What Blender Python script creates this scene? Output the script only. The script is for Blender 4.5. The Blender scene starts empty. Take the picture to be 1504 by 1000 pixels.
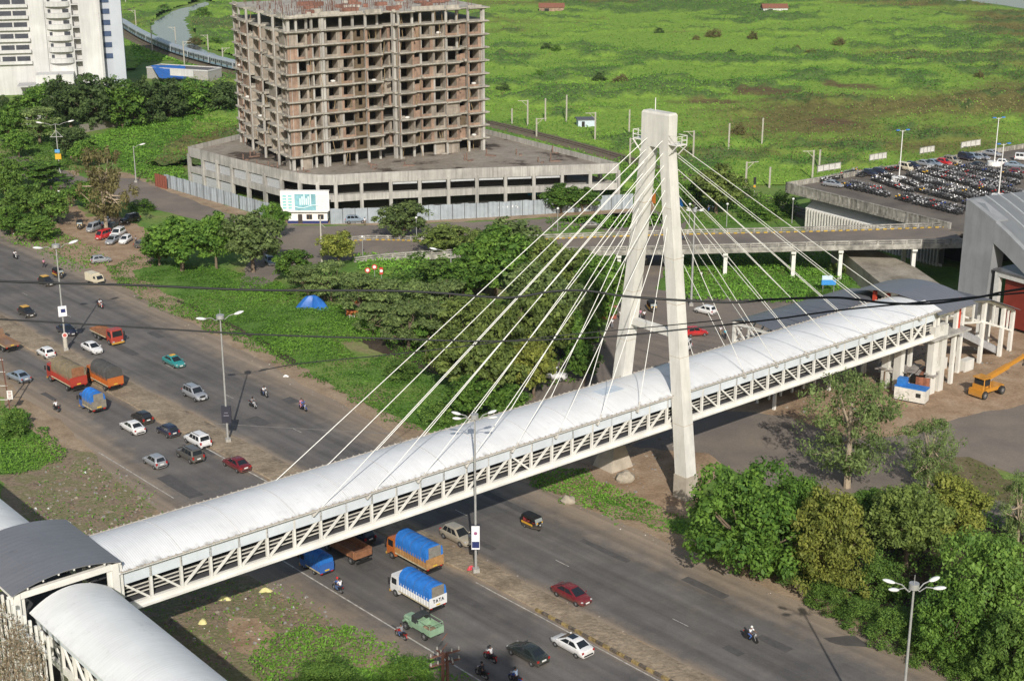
import bpy, math, random
import numpy as np
from mathutils import Vector, Matrix
R = math.radians
random.seed(7)
rng = np.random.default_rng(7)
sc = bpy.context.scene
COL = sc.collection
FPX, PITCH, CAMH = 2160.0, R(18.0), 75.0
SUN_EL, SUN_AZ = 31.7, 4.5      # shadows run 4.5 degrees left of +Y

# ---------------------------------------------------------------- camera, sun, sky
cam = bpy.data.cameras.new('camera'); camo = bpy.data.objects.new('camera', cam); COL.objects.link(camo)
camo.location = (0, 0, CAMH); camo.rotation_euler = (R(90) - PITCH, 0, 0)
cam.sensor_width = 36; cam.lens = 36 * FPX / 1504.0; cam.clip_start = 0.5; cam.clip_end = 9000
sc.camera = camo
w = bpy.data.worlds.new('World'); sc.world = w; w.use_nodes = True
nt = w.node_tree; sky = nt.nodes.new('ShaderNodeTexSky'); sky.sky_type = 'NISHITA'; sky.sun_disc = False
sky.sun_elevation = R(SUN_EL); sky.sun_rotation = R(180 - SUN_AZ); sky.air_density = 1.3; sky.dust_density = 2.0
nt.links.new(sky.outputs[0], nt.nodes['Background'].inputs[0]); nt.nodes['Background'].inputs[1].default_value = 0.095
sun = bpy.data.lights.new('sun', 'SUN'); suno = bpy.data.objects.new('sun', sun); COL.objects.link(suno)
sun.energy = 4.2; sun.angle = R(0.5); sun.color = (1.0, 0.945, 0.86)
_d = Vector((-math.sin(R(SUN_AZ)) * math.cos(R(SUN_EL)), math.cos(R(SUN_AZ)) * math.cos(R(SUN_EL)), -math.sin(R(SUN_EL))))
suno.rotation_euler = _d.to_track_quat('-Z', 'Y').to_euler()
suno.location = (60, -60, 200)
sc.view_settings.view_transform = 'Standard'; sc.view_settings.look = 'None'; sc.view_settings.exposure = 0.12; sc.view_settings.gamma = 1.0
sc.cycles.max_bounces = 6; sc.cycles.diffuse_bounces = 3; sc.cycles.transparent_max_bounces = 8

# ---------------------------------------------------------------- coordinates
def ray(px, py):
    u = (px - 752) / FPX; v = (500 - py) / FPX
    return u, math.cos(PITCH) + v * math.sin(PITCH), -math.sin(PITCH) + v * math.cos(PITCH)
def G(px, py, z=0.0):
    d = ray(px, py); t = (z - CAMH) / d[2]
    return Vector((d[0] * t, d[1] * t, z))
E_ = Vector((.764, .645, 0)).normalized(); N_ = Vector((-E_.y, E_.x, 0))      # along / across the footbridge
def B(s, t, z=0.0): return E_ * s + N_ * t + Vector((0, 0, z))
RD = Vector((-.665, .747, 0)).normalized(); RN = Vector((RD.y, -RD.x, 0))      # along / across the highway
RO = Vector((-4.0, 147.7, 0))
def RW(u, w_, z=0.0): return RO + RD * u + RN * w_ + Vector((0, 0, z))
ANG_UP = math.atan2(RD.y, RD.x); ANG_DN = ANG_UP + math.pi

# ---------------------------------------------------------------- materials
MATS = {}
def M(name, col, rough=.7, metal=0.0, var=.12, scale=2.0, bump=0.0, bscale=None, spec=.4, var2=0.0, scale2=.3, world=False, detail=4, streak=0.0, sscale=1.4):
    if name in MATS: return MATS[name]
    m = bpy.data.materials.new(name); MATS[name] = m; m.use_nodes = True
    t = m.node_tree; b = t.nodes['Principled BSDF']; L = t.links.new
    b.inputs['Roughness'].default_value = rough; b.inputs['Metallic'].default_value = metal
    b.inputs['Specular IOR Level'].default_value = spec
    c = (*col, 1)
    b.inputs['Base Color'].default_value = c; m.diffuse_color = c
    if var or bump:
        if world:
            tc = t.nodes.new('ShaderNodeNewGeometry'); src = tc.outputs['Position']
        else:
            tc = t.nodes.new('ShaderNodeTexCoord'); src = tc.outputs['Object']
        n = t.nodes.new('ShaderNodeTexNoise'); n.inputs['Scale'].default_value = scale; n.inputs['Detail'].default_value = detail; n.inputs['Roughness'].default_value = .65
        L(src, n.inputs['Vector'])
        mr = t.nodes.new('ShaderNodeMapRange'); mr.inputs[1].default_value = .3; mr.inputs[2].default_value = .7
        mr.inputs[3].default_value = 1 - var; mr.inputs[4].default_value = 1 + var
        L(n.outputs['Fac'], mr.inputs[0]); fac = mr.outputs[0]
        if var2:
            n2 = t.nodes.new('ShaderNodeTexNoise'); n2.inputs['Scale'].default_value = scale2; n2.inputs['Detail'].default_value = 3
            L(src, n2.inputs['Vector'])
            m2 = t.nodes.new('ShaderNodeMapRange'); m2.inputs[1].default_value = .35; m2.inputs[2].default_value = .65
            m2.inputs[3].default_value = 1 - var2; m2.inputs[4].default_value = 1 + var2
            L(n2.outputs['Fac'], m2.inputs[0])
            mu = t.nodes.new('ShaderNodeMath'); mu.operation = 'MULTIPLY'; L(fac, mu.inputs[0]); L(m2.outputs[0], mu.inputs[1]); fac = mu.outputs[0]
        if streak:      # rain streaks running down the face
            mp = t.nodes.new('ShaderNodeVectorMath'); mp.operation = 'MULTIPLY'; mp.inputs[1].default_value = (sscale, sscale, .07); L(src, mp.inputs[0])
            n4 = t.nodes.new('ShaderNodeTexNoise'); n4.inputs['Scale'].default_value = 1.0; n4.inputs['Detail'].default_value = 5; n4.inputs['Roughness'].default_value = .7; L(mp.outputs[0], n4.inputs['Vector'])
            m4 = t.nodes.new('ShaderNodeMapRange'); m4.inputs[1].default_value = .42; m4.inputs[2].default_value = .68; m4.inputs[3].default_value = 1.03; m4.inputs[4].default_value = 1 - streak; L(n4.outputs['Fac'], m4.inputs[0])
            mq = t.nodes.new('ShaderNodeMath'); mq.operation = 'MULTIPLY'; L(fac, mq.inputs[0]); L(m4.outputs[0], mq.inputs[1]); fac = mq.outputs[0]
        vm = t.nodes.new('ShaderNodeVectorMath'); vm.operation = 'SCALE'; vm.inputs[0].default_value = col; L(fac, vm.inputs['Scale'])
        L(vm.outputs[0], b.inputs['Base Color'])
        if bump:
            bn = t.nodes.new('ShaderNodeTexNoise'); bn.inputs['Scale'].default_value = bscale or scale * 3; bn.inputs['Detail'].default_value = 4
            L(src, bn.inputs['Vector'])
            bp = t.nodes.new('ShaderNodeBump'); bp.inputs['Strength'].default_value = bump; bp.inputs['Distance'].default_value = .1
            L(bn.outputs['Fac'], bp.inputs['Height']); L(bp.outputs[0], b.inputs['Normal'])
    return m
def mixmat(name, cols, scale, rough=.9, thr=None, attr=None, bump=.0, bscale=4.0, fine=.12, fscale=3.0, spec=.2, dist=0.15):
    """World-position noise ramp over several base colours (real colour patches), optional vertex attribute blending to a last colour."""
    if name in MATS: return MATS[name]
    m = bpy.data.materials.new(name); MATS[name] = m; m.use_nodes = True
    t = m.node_tree; b = t.nodes['Principled BSDF']; L = t.links.new
    b.inputs['Roughness'].default_value = rough; b.inputs['Specular IOR Level'].default_value = spec
    g = t.nodes.new('ShaderNodeNewGeometry')
    n = t.nodes.new('ShaderNodeTexNoise'); n.inputs['Scale'].default_value = scale; n.inputs['Detail'].default_value = 6; n.inputs['Roughness'].default_value = .62; n.inputs['Distortion'].default_value = dist
    L(g.outputs['Position'], n.inputs['Vector'])
    base = cols if attr is None else cols[:-1]
    r = t.nodes.new('ShaderNodeValToRGB'); k = len(base)
    pos = thr or [.3 + .4 * i / max(1, k - 1) for i in range(k)]
    while len(r.color_ramp.elements) < k: r.color_ramp.elements.new(.5)
    for i, c in enumerate(base):
        r.color_ramp.elements[i].position = pos[i]; r.color_ramp.elements[i].color = (*c, 1)
    L(n.outputs['Fac'], r.inputs['Fac']); out = r.outputs['Color']
    f = t.nodes.new('ShaderNodeTexNoise'); f.inputs['Scale'].default_value = fscale; f.inputs['Detail'].default_value = 5; f.inputs['Roughness'].default_value = .7
    L(g.outputs['Position'], f.inputs['Vector'])
    if attr:
        a = t.nodes.new('ShaderNodeAttribute'); a.attribute_name = attr
        n3 = t.nodes.new('ShaderNodeTexNoise'); n3.inputs['Scale'].default_value = .35; n3.inputs['Detail'].default_value = 6; n3.inputs['Roughness'].default_value = .7
        L(g.outputs['Position'], n3.inputs['Vector'])
        ad = t.nodes.new('ShaderNodeMath'); ad.operation = 'ADD'; L(a.outputs['Fac'], ad.inputs[0]); L(n3.outputs['Fac'], ad.inputs[1])
        mr = t.nodes.new('ShaderNodeMapRange'); mr.interpolation_type = 'SMOOTHSTEP'; mr.inputs[1].default_value = .55; mr.inputs[2].default_value = 1.35
        L(ad.outputs[0], mr.inputs[0])
        mx = t.nodes.new('ShaderNodeMix'); mx.data_type = 'RGBA'; L(mr.outputs[0], mx.inputs['Factor']); L(out, mx.inputs['A']); mx.inputs['B'].default_value = (*cols[-1], 1)
        out = mx.outputs['Result']
    mr2 = t.nodes.new('ShaderNodeMapRange'); mr2.inputs[1].default_value = .3; mr2.inputs[2].default_value = .7; mr2.inputs[3].default_value = 1 - fine; mr2.inputs[4].default_value = 1 + fine
    L(f.outputs['Fac'], mr2.inputs[0])
    vm = t.nodes.new('ShaderNodeVectorMath'); vm.operation = 'SCALE'; L(out, vm.inputs[0]); L(mr2.outputs[0], vm.inputs['Scale']); L(vm.outputs[0], b.inputs['Base Color'])
    if bump:
        bn = t.nodes.new('ShaderNodeTexNoise'); bn.inputs['Scale'].default_value = bscale; bn.inputs['Detail'].default_value = 5; L(g.outputs['Position'], bn.inputs['Vector'])
        bp = t.nodes.new('ShaderNodeBump'); bp.inputs['Strength'].default_value = bump; bp.inputs['Distance'].default_value = .15
        L(bn.outputs['Fac'], bp.inputs['Height']); L(bp.outputs[0], b.inputs['Normal'])
    return m
def leafmat(name, dark, light, trans=.25):
    if name in MATS: return MATS[name]
    m = bpy.data.materials.new(name); MATS[name] = m; m.use_nodes = True
    t = m.node_tree; L = t.links.new; t.nodes.remove(t.nodes['Principled BSDF'])
    a = t.nodes.new('ShaderNodeAttribute'); a.attribute_name = 'tint'
    oi = t.nodes.new('ShaderNodeObjectInfo')
    mx = t.nodes.new('ShaderNodeMix'); mx.data_type = 'RGBA'; mx.inputs['A'].default_value = (*dark, 1); mx.inputs['B'].default_value = (*light, 1)
    L(a.outputs['Fac'], mx.inputs['Factor'])
    mr = t.nodes.new('ShaderNodeMapRange'); mr.inputs[3].default_value = .8; mr.inputs[4].default_value = 1.2; L(oi.outputs['Random'], mr.inputs[0])
    vm = t.nodes.new('ShaderNodeVectorMath'); vm.operation = 'SCALE'; L(mx.outputs['Result'], vm.inputs[0]); L(mr.outputs[0], vm.inputs['Scale'])
    d = t.nodes.new('ShaderNodeBsdfPrincipled'); d.inputs['Roughness'].default_value = .6; d.inputs['Specular IOR Level'].default_value = .25; L(vm.outputs[0], d.inputs['Base Color'])
    tr = t.nodes.new('ShaderNodeBsdfTranslucent'); L(vm.outputs[0], tr.inputs['Color'])
    ms = t.nodes.new('ShaderNodeMixShader'); ms.inputs[0].default_value = trans; L(d.outputs[0], ms.inputs[1]); L(tr.outputs[0], ms.inputs[2])
    L(ms.outputs[0], t.nodes['Material Output'].inputs['Surface'])
    return m
def paint(name, col, rough=.28, metal=0.0):
    m = M('paint ' + name, col, rough=rough, metal=metal, var=.06, scale=1.5, spec=.5)
    t = m.node_tree; b = t.nodes['Principled BSDF']; L = t.links.new; b.inputs['Coat Weight'].default_value = .3
    tc = t.nodes.new('ShaderNodeTexCoord'); sx = t.nodes.new('ShaderNodeSeparateXYZ'); L(tc.outputs['Object'], sx.inputs[0])
    nz = t.nodes.new('ShaderNodeTexNoise'); nz.inputs['Scale'].default_value = 3; nz.inputs['Detail'].default_value = 4; L(tc.outputs['Object'], nz.inputs['Vector'])
    ma = t.nodes.new('ShaderNodeMath'); ma.operation = 'MULTIPLY_ADD'; ma.inputs[1].default_value = .7; L(nz.outputs['Fac'], ma.inputs[0]); L(sx.outputs['Z'], ma.inputs[2])
    mr = t.nodes.new('ShaderNodeMapRange'); mr.inputs[1].default_value = .55; mr.inputs[2].default_value = 1.15; mr.inputs[3].default_value = .5; mr.inputs[4].default_value = .04; L(ma.outputs[0], mr.inputs[0])
    mx = t.nodes.new('ShaderNodeMix'); mx.data_type = 'RGBA'; L(mr.outputs[0], mx.inputs['Factor']); L(b.inputs['Base Color'].links[0].from_socket, mx.inputs['A']); mx.inputs['B'].default_value = (.2, .165, .125, 1); L(mx.outputs['Result'], b.inputs['Base Color'])
    return m

# ---------------------------------------------------------------- mesh builder
class MB:
    def __init__(s): s.v = []; s.f = []; s.m = []; s.sm = []
    def add(s, vs, fs, mat=0, smooth=False):
        o = len(s.v); s.v += [tuple(v) for v in vs]
        for f in fs: s.f.append(tuple(i + o for i in f)); s.m.append(mat); s.sm.append(smooth)
        return s
    def box(s, c, size, rz=0.0, mat=0, rot=None):
        hx, hy, hz = (k / 2 for k in size); c = Vector(c)
        Mx = rot if rot is not None else Matrix.Rotation(rz, 3, 'Z')
        vs = [c + Mx @ Vector((x, y, z)) for z in (-hz, hz) for x, y in ((-hx, -hy), (hx, -hy), (hx, hy), (-hx, hy))]
        return s.add(vs, [(3, 2, 1, 0), (4, 5, 6, 7), (0, 1, 5, 4), (1, 2, 6, 5), (2, 3, 7, 6), (3, 0, 4, 7)], mat)
    def bar(s, a, b, wd, h=None, mat=0, up=(0, 0, 1)):
        a = Vector(a); b = Vector(b); h = h or wd; d = (b - a).normalized(); u = Vector(up)
        if abs(d.dot(u)) > .99: u = Vector((E_.x, E_.y, 0))
        x = d.cross(u).normalized() * wd / 2; y = x.cross(d).normalized() * h / 2
        vs = [p + i * x + j * y for p in (a, b) for i, j in ((-1, -1), (1, -1), (1, 1), (-1, 1))]
        return s.add(vs, [(0, 1, 2, 3), (7, 6, 5, 4), (1, 0, 4, 5), (2, 1, 5, 6), (3, 2, 6, 7), (0, 3, 7, 4)], mat)
    def tube(s, pts, r, n=8, mat=0, cap=True, smooth=True):
        pts = [Vector(p) for p in pts]; k = len(pts); rs = r if isinstance(r, (list, tuple)) else [r] * k
        rings = []; px = None
        for i, p in enumerate(pts):
            d = (pts[min(i + 1, k - 1)] - pts[max(i - 1, 0)]).normalized()
            if px is None:
                u = Vector((0, 0, 1)) if abs(d.z) < .9 else Vector((1, 0, 0)); px = (u - d * u.dot(d)).normalized()
            else: px = (px - d * px.dot(d)).normalized()
            py = d.cross(px)
            rings.append([p + (px * math.cos(a) + py * math.sin(a)) * rs[i] for a in (2 * math.pi * j / n for j in range(n))])
        return s.loft(rings, mat, cap, smooth)
    def loft(s, rings, mat=0, cap=True, smooth=False, closed=True):
        n = len(rings[0]); vs = [v for rg in rings for v in rg]; fs = []
        for i in range(len(rings) - 1):
            for j in range(n if closed else n - 1):
                k = (j + 1) % n; fs.append((i * n + j, i * n + k, (i + 1) * n + k, (i + 1) * n + j))
        if cap: fs.append(tuple(reversed(range(n)))); fs.append(tuple((len(rings) - 1) * n + j for j in range(n)))
        return s.add(vs, fs, mat, smooth)
    def prism(s, poly, z0, z1, mat=0):
        n = len(poly)
        vs = [(p[0], p[1], z0) for p in poly] + [(p[0], p[1], z1) for p in poly]
        fs = [tuple(reversed(range(n))), tuple(range(n, 2 * n))] + [(i, (i + 1) % n, (i + 1) % n + n, i + n) for i in range(n)]
        return s.add(vs, fs, mat)
    def ball(s, c, r, mat=0, nu=10, nv=6, rot=None):
        rx, ry, rz = r if isinstance(r, (tuple, list)) else (r, r, r); c = Vector(c); vs = [Vector((0, 0, -rz))]
        for i in range(1, nv):
            a = -math.pi / 2 + math.pi * i / nv
            vs += [Vector((rx * math.cos(a) * math.cos(2 * math.pi * j / nu), ry * math.cos(a) * math.sin(2 * math.pi * j / nu), rz * math.sin(a))) for j in range(nu)]
        vs.append(Vector((0, 0, rz))); fs = []
        for j in range(nu):
            k = (j + 1) % nu; fs.append((0, 1 + k, 1 + j)); fs.append((len(vs) - 1, 1 + (nv - 2) * nu + j, 1 + (nv - 2) * nu + k))
            for i in range(nv - 2): fs.append((1 + i * nu + j, 1 + i * nu + k, 1 + (i + 1) * nu + k, 1 + (i + 1) * nu + j))
        if rot is not None: vs = [rot @ v for v in vs]
        return s.add([c + v for v in vs], fs, mat, True)
    def mesh(s, name, mats, org=None, sharp=38):
        me = bpy.data.meshes.new(name); v = s.v
        if org is not None: v = [(a[0] - org[0], a[1] - org[1], a[2] - org[2]) for a in v]
        me.from_pydata(v, [], s.f)
        for m in (mats if isinstance(mats, (list, tuple)) else [mats]): me.materials.append(m)
        me.polygons.foreach_set('material_index', s.m); me.polygons.foreach_set('use_smooth', s.sm)
        if any(s.sm): me.set_sharp_from_angle(angle=R(sharp))
        me.update(); return me
    def build(s, name, mats, parent=None, org=None, sharp=38):
        if org is None and parent is not None and parent.get('_org') is not None: org = parent['_org']
        o = bpy.data.objects.new(name, s.mesh(name, mats, org, sharp)); COL.objects.link(o)
        if parent is not None: o.parent = parent
        return o
def tag(o, label=None, cat=None, group=None, kind=None):
    if label: o['label'] = label
    if cat: o['category'] = cat
    if group: o['group'] = group
    if kind: o['kind'] = kind
    return o
def thing(name, label, cat, loc=(0, 0, 0), rz=0.0, group=None, worldparts=False):
    o = bpy.data.objects.new(name, None); COL.objects.link(o); o.location = loc; o.rotation_euler = (0, 0, rz); o.empty_display_size = .5
    if worldparts: o['_org'] = list(loc)
    return tag(o, label, cat, group)
def solo(mb, name, mats, label, cat, loc=(0, 0, 0), rz=0.0, group=None, kind=None, world=False):
    """A thing that is one mesh; world=True means the mesh was built in world coordinates and its origin goes to loc."""
    o = bpy.data.objects.new(name, mb.mesh(name, mats, loc if world else None)); COL.objects.link(o)
    o.location = loc; o.rotation_euler = (0, 0, rz)
    return tag(o, label, cat, group, kind)
class Proto:
    """A kind of thing as shared mesh data: parts (name, mesh, role, subparts); stamped out as an Empty with its children."""
    def __init__(s, name): s.name = name; s.parts = []
    def part(s, name, mb, mats, role=None, parent=None, sharp=38):
        e = [name, mb.mesh(name, mats, None, sharp), role, []]
        (s.parts if parent is None else parent[3]).append(e); return e
    def put(s, label, cat, loc, rz=0.0, group=None, mats=None, name=None, scale=1.0, tilt=None):
        r = thing(name or s.name, label, cat, loc, rz, group); r.scale = (scale, scale, scale) if not isinstance(scale, (tuple, list)) else scale
        if tilt: r.rotation_euler = (tilt[0], tilt[1], rz)
        def rec(e, par):
            o = bpy.data.objects.new(e[0], e[1]); COL.objects.link(o); o.parent = par
            if mats and e[2] in mats:
                o.material_slots[0].link = 'OBJECT'; o.material_slots[0].material = mats[e[2]]
            for k in e[3]: rec(k, o)
        for e in s.parts: rec(e, r)
        return r
# ---------------------------------------------------------------- noise helpers
def vnoise(x, y, seed=0):
    xi = np.floor(x).astype(np.int64); yi = np.floor(y).astype(np.int64); xf = x - xi; yf = y - yi
    u = xf * xf * (3 - 2 * xf); v = yf * yf * (3 - 2 * yf)
    def h(a, b):
        n = (a * 374761393 + b * 668265263 + seed * 974711) & 0x7fffffff
        n = ((n ^ (n >> 13)) * 1274126177) & 0x7fffffff
        return ((n ^ (n >> 16)) & 0xffff) / 65535.0
    return (h(xi, yi) * (1 - u) + h(xi + 1, yi) * u) * (1 - v) + (h(xi, yi + 1) * (1 - u) + h(xi + 1, yi + 1) * u) * v
def fbm(x, y, o=4, seed=0):
    s = 0; a = .5; t = 0
    for i in range(o): s = s + a * vnoise(x * 2 ** i, y * 2 ** i, seed + i); t += a; a *= .55
    return s / t
def inpoly(x, y, poly):
    x = np.asarray(x); y = np.asarray(y); c = np.zeros(x.shape, bool); n = len(poly); j = n - 1
    for i in range(n):
        xi, yi = poly[i][0], poly[i][1]; xj, yj = poly[j][0], poly[j][1]
        c ^= ((yi > y) != (yj > y)) & (x < (xj - xi) * (y - yi) / ((yj - yi) or 1e-9) + xi); j = i
    return c
def rough_edge(poly, step=1.2, amp=.5, seed=1):
    out = []; n = len(poly)
    for i in range(n):
        a = Vector(poly[i][:2]); b = Vector(poly[(i + 1) % n][:2]); k = max(1, int((b - a).length / step)); nn = Vector((-(b - a).y, (b - a).x)).normalized()
        for j in range(k):
            p = a.lerp(b, j / k); o = (float(fbm(np.array([p.x * .35]), np.array([p.y * .35]), 4, seed)[0]) - .5) * 4 * amp
            out.append(p + nn * o)
    return out
def sheet(name, poly, z, mat, amp=.5, step=1.2, seed=1, kind='structure', label=None):
    p = rough_edge(poly, step, amp, seed) if amp else [Vector(q[:2]) for q in poly]
    m = MB(); m.add([(q.x, q.y, z) for q in p], [tuple(range(len(p)))])
    o = m.build(name, mat); 
    if o.data.polygons[0].normal.z < 0: o.data.flip_normals()
    return tag(o, label, None, None, kind)
def PX(lst, z=0): return [G(a, b, z) for a, b in lst]
def quads(name, P, X, Y, tint, mats, midx=None):
    """Many separate leaf-sized rhombs as one mesh: centres P, half axes X and Y, per-face tint."""
    n = len(P); V = np.empty((n, 4, 3), np.float32); V[:, 0] = P - X; V[:, 1] = P - Y * .9; V[:, 2] = P + X; V[:, 3] = P + Y * .9
    me = bpy.data.meshes.new(name); me.vertices.add(4 * n); me.vertices.foreach_set('co', V.ravel()); me.loops.add(4 * n); me.loops.foreach_set('vertex_index', np.arange(4 * n, dtype=np.int32))
    me.polygons.add(n); me.polygons.foreach_set('loop_start', np.arange(0, 4 * n, 4, dtype=np.int32)); me.polygons.foreach_set('loop_total', np.full(n, 4, np.int32))
    for m in (mats if isinstance(mats, (list, tuple)) else [mats]): me.materials.append(m)
    if midx is not None: me.polygons.foreach_set('material_index', np.asarray(midx, np.int32))
    a = me.attributes.new('tint', 'FLOAT', 'FACE'); a.data.foreach_set('value', np.clip(tint, 0, 1).astype(np.float32))
    me.update(calc_edges=True); me.validate(); return me
def leafaxes(n, Nrm, size, aspect=.6):
    """Random half axes perpendicular to (jittered) normals."""
    t = rng.normal(size=(n, 3)); Nrm = Nrm / (np.linalg.norm(Nrm, axis=1, keepdims=True) + 1e-9)
    X = np.cross(Nrm, t); X /= (np.linalg.norm(X, axis=1, keepdims=True) + 1e-9); Y = np.cross(Nrm, X)
    s = np.asarray(size).reshape(-1, 1) if np.ndim(size) else size
    return X * s, Y * s * aspect
def meshobj(name, me, label=None, cat=None, kind=None, loc=(0, 0, 0), parent=None, group=None):
    o = bpy.data.objects.new(name, me); COL.objects.link(o); o.location = loc; o.parent = parent
    return tag(o, label, cat, group, kind)
# ================================================================ THE GROUND
GRASS = [(.045, .085, .016), (.075, .14, .025), (.12, .13, .045)]
gmat = mixmat('ground weeds and soil', [(.075, .14, .025), (.105, .2, .038), (.16, .22, .055), (.24, .2, .11)], .06, thr=[.32, .46, .58, .68], bump=.5, bscale=2.2, fine=.3, fscale=1.3)
m = MB(); m.add([(-1500, -60, 0), (1800, -60, 0), (1800, 4500, 0), (-1500, 4500, 0)], [(0, 1, 2, 3)]); tag(m.build('ground', gmat), kind='structure')
dirt = mixmat('dry dirt', [(.2, .145, .095), (.3, .222, .148), (.37, .285, .2)], .25, bump=.5, bscale=3.0, fine=.22, fscale=2.5)
dirtred = mixmat('reddish dirt', [(.22, .15, .095), (.32, .225, .148), (.39, .295, .21)], .3, bump=.6, bscale=3.0, fine=.25, fscale=2.5)
asph = mixmat('worn asphalt', [(.1, .094, .09), (.124, .116, .11), (.15, .139, .129), (.27, .215, .16)], .12, thr=[.35, .5, .65], attr='dust', bump=.12, bscale=8.0, fine=.1, fscale=4.0, rough=.85, spec=.3)
def streaks(m):
    t = m.node_tree; L = t.links.new; b = t.nodes['Principled BSDF']; src = b.inputs['Base Color'].links[0].from_socket
    g = t.nodes.new('ShaderNodeNewGeometry'); cb = t.nodes.new('ShaderNodeCombineXYZ')
    for ax, v, k in ((0, RD, .02), (1, RN, .75)):
        d = t.nodes.new('ShaderNodeVectorMath'); d.operation = 'DOT_PRODUCT'; d.inputs[1].default_value = (v.x * k, v.y * k, 0); L(g.outputs['Position'], d.inputs[0]); L(d.outputs['Value'], cb.inputs[ax])
    n = t.nodes.new('ShaderNodeTexNoise'); n.inputs['Scale'].default_value = 1.0; n.inputs['Detail'].default_value = 5; L(cb.outputs[0], n.inputs['Vector'])
    mr = t.nodes.new('ShaderNodeMapRange'); mr.inputs[1].default_value = .3; mr.inputs[2].default_value = .7; mr.inputs[3].default_value = .76; mr.inputs[4].default_value = 1.2; L(n.outputs['Fac'], mr.inputs[0])
    vm = t.nodes.new('ShaderNodeVectorMath'); vm.operation = 'SCALE'; L(src, vm.inputs[0]); L(mr.outputs[0], vm.inputs['Scale']); L(vm.outputs[0], b.inputs['Base Color'])
streaks(asph)
asph2 = mixmat('dusty asphalt', [(.15, .13, .114), (.19, .162, .138), (.24, .198, .158)], .12, bump=.15, bscale=7.0, fine=.12, fscale=3.0, rough=.9)
whiteline = M('worn road paint', (.42, .4, .36), rough=.8, var=.5, scale=1.6, world=True)
soil = mixmat('dark soil', [(.035, .028, .02), (.06, .046, .033), (.1, .075, .05)], .35, bump=.6, bscale=3.0, fine=.25)

# dirt shoulders beneath the highway
sheet('dirt_shoulder', [RW(-75, 25), RW(-20, 24.5), RW(10, 24.5), RW(45, 22), RW(80, 25), RW(130, 31), RW(230, 33), RW(230, -16), RW(110, -16), RW(80, -17), RW(55, -21.5), RW(20, -22.5), RW(-10, -22), RW(-75, -24)], .006, dirt, amp=1.0, step=1.5, seed=3)
def strip(name, left, right, us, z, mat, dustf, nc=16):
    """Road strip with cross columns and a 'dust' value per vertex."""
    m = MB(); vs = []; du = []
    for i, u in enumerate(us):
        a = left(u); b = right(u)
        for j in range(nc + 1):
            f = j / nc; w_ = a + (b - a) * f
            if j in (0, nc): w_ += (float(fbm(np.array([u * .3]), np.array([j * 9.1]), 4, 5)[0]) - .5) * 2.0
            p = RW(u, w_, z); vs.append(p); du.append(dustf(u, w_))
    n = nc + 1
    m.add(vs, [(i * n + j, i * n + j + 1, (i + 1) * n + j + 1, (i + 1) * n + j) for i in range(len(us) - 1) for j in range(nc)])
    o = m.build(name, mat); at_ = o.data.attributes.new('dust', 'FLOAT', 'POINT'); at_.data.foreach_set('value', du)
    if o.data.polygons[0].normal.z < 0: o.data.flip_normals()
    return tag(o, kind='structure')
us = [-75 + 2.0 * i for i in range(155)]
def lerp(xs, ys): return lambda u: float(np.interp(u, xs, ys))
medL = lerp([-60, 0, 25, 60, 220], [-1.0, -1.0, -3.0, -3.4, -3.2]); medR = lerp([-60, 0, 40, 220], [2.4, 2.3, 1.5, 1.2])
farE = lerp([-75, -20, 10, 40, 70, 110, 150, 230], [20.6, 21.2, 21.2, 18.3, 21.0, 24.0, 27, 29]); nearE = lerp([-75, 0, 22, 50, 75, 100, 230], [-19.5, -18.8, -19.6, -17.5, -13.8, -12.6, -12.5])
def dustN(u, w_):
    e = max(0, 1 - abs(w_ - nearE(u)) / 7.0) * .85; c = max(0, 1 - abs(w_ - medL(u)) / 1.6) * .85; return max(e, c, .1)
def dustF(u, w_):
    e = max(0, 1 - abs(farE(u) - w_) / 8.5) * .9; c = max(0, 1 - abs(w_ - medR(u)) / 1.8) * .8; return max(e, c, .1)
strip('carriageway_near', nearE, medL, us, .02, asph, dustN)
strip('carriageway_far', medR, farE, us, .02, asph, dustF)
# painted lines
def line(name, u0, u1, w_, wd=.16, z=.026, w1=None):
    m = MB(); k = max(2, int(abs(u1 - u0) / 1.5)); vs = []
    for i in range(k + 1):
        u = u0 + (u1 - u0) * i / k; c = w_ if w1 is None else w_ + (w1 - w_) * i / k
        j = (float(vnoise(np.array([u * .8]), np.array([w_]), 9)[0]) - .5) * .05
        vs += [RW(u, c - wd / 2 + j, z), RW(u, c + wd / 2 + j, z)]
    m.add(vs, [(2 * i, 2 * i + 1, 2 * i + 3, 2 * i + 2) for i in range(k)]); o = m.build(name, whiteline)
    if o.data.polygons[0].normal.z < 0: o.data.flip_normals()
    tag(o, kind='structure')
line('road_marking', -60, 34, -14.6, .17); line('road_marking', 40, 60, -15.2, .13)
line('road_marking', 23, 56, -3.75, .2); line('road_marking', -45, -2, -1.7, .14)
for u in range(-60, 160, 18): line('road_marking', u, u + 2.2, 8.6 + .01 * u, .09)
m = MB(); a = RW(59, 1.8, .026); b_ = RW(39, 18.4, .026); d = (b_ - a).normalized(); n_ = Vector((-d.y, d.x, 0)) * .12
m.add([a - n_, b_ - n_, b_ + n_, a + n_], [(0, 1, 2, 3)]); tag(m.build('road_marking', M('faint road paint', (.21, .195, .175), rough=.85, var=.3, world=True)), kind='structure')
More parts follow.
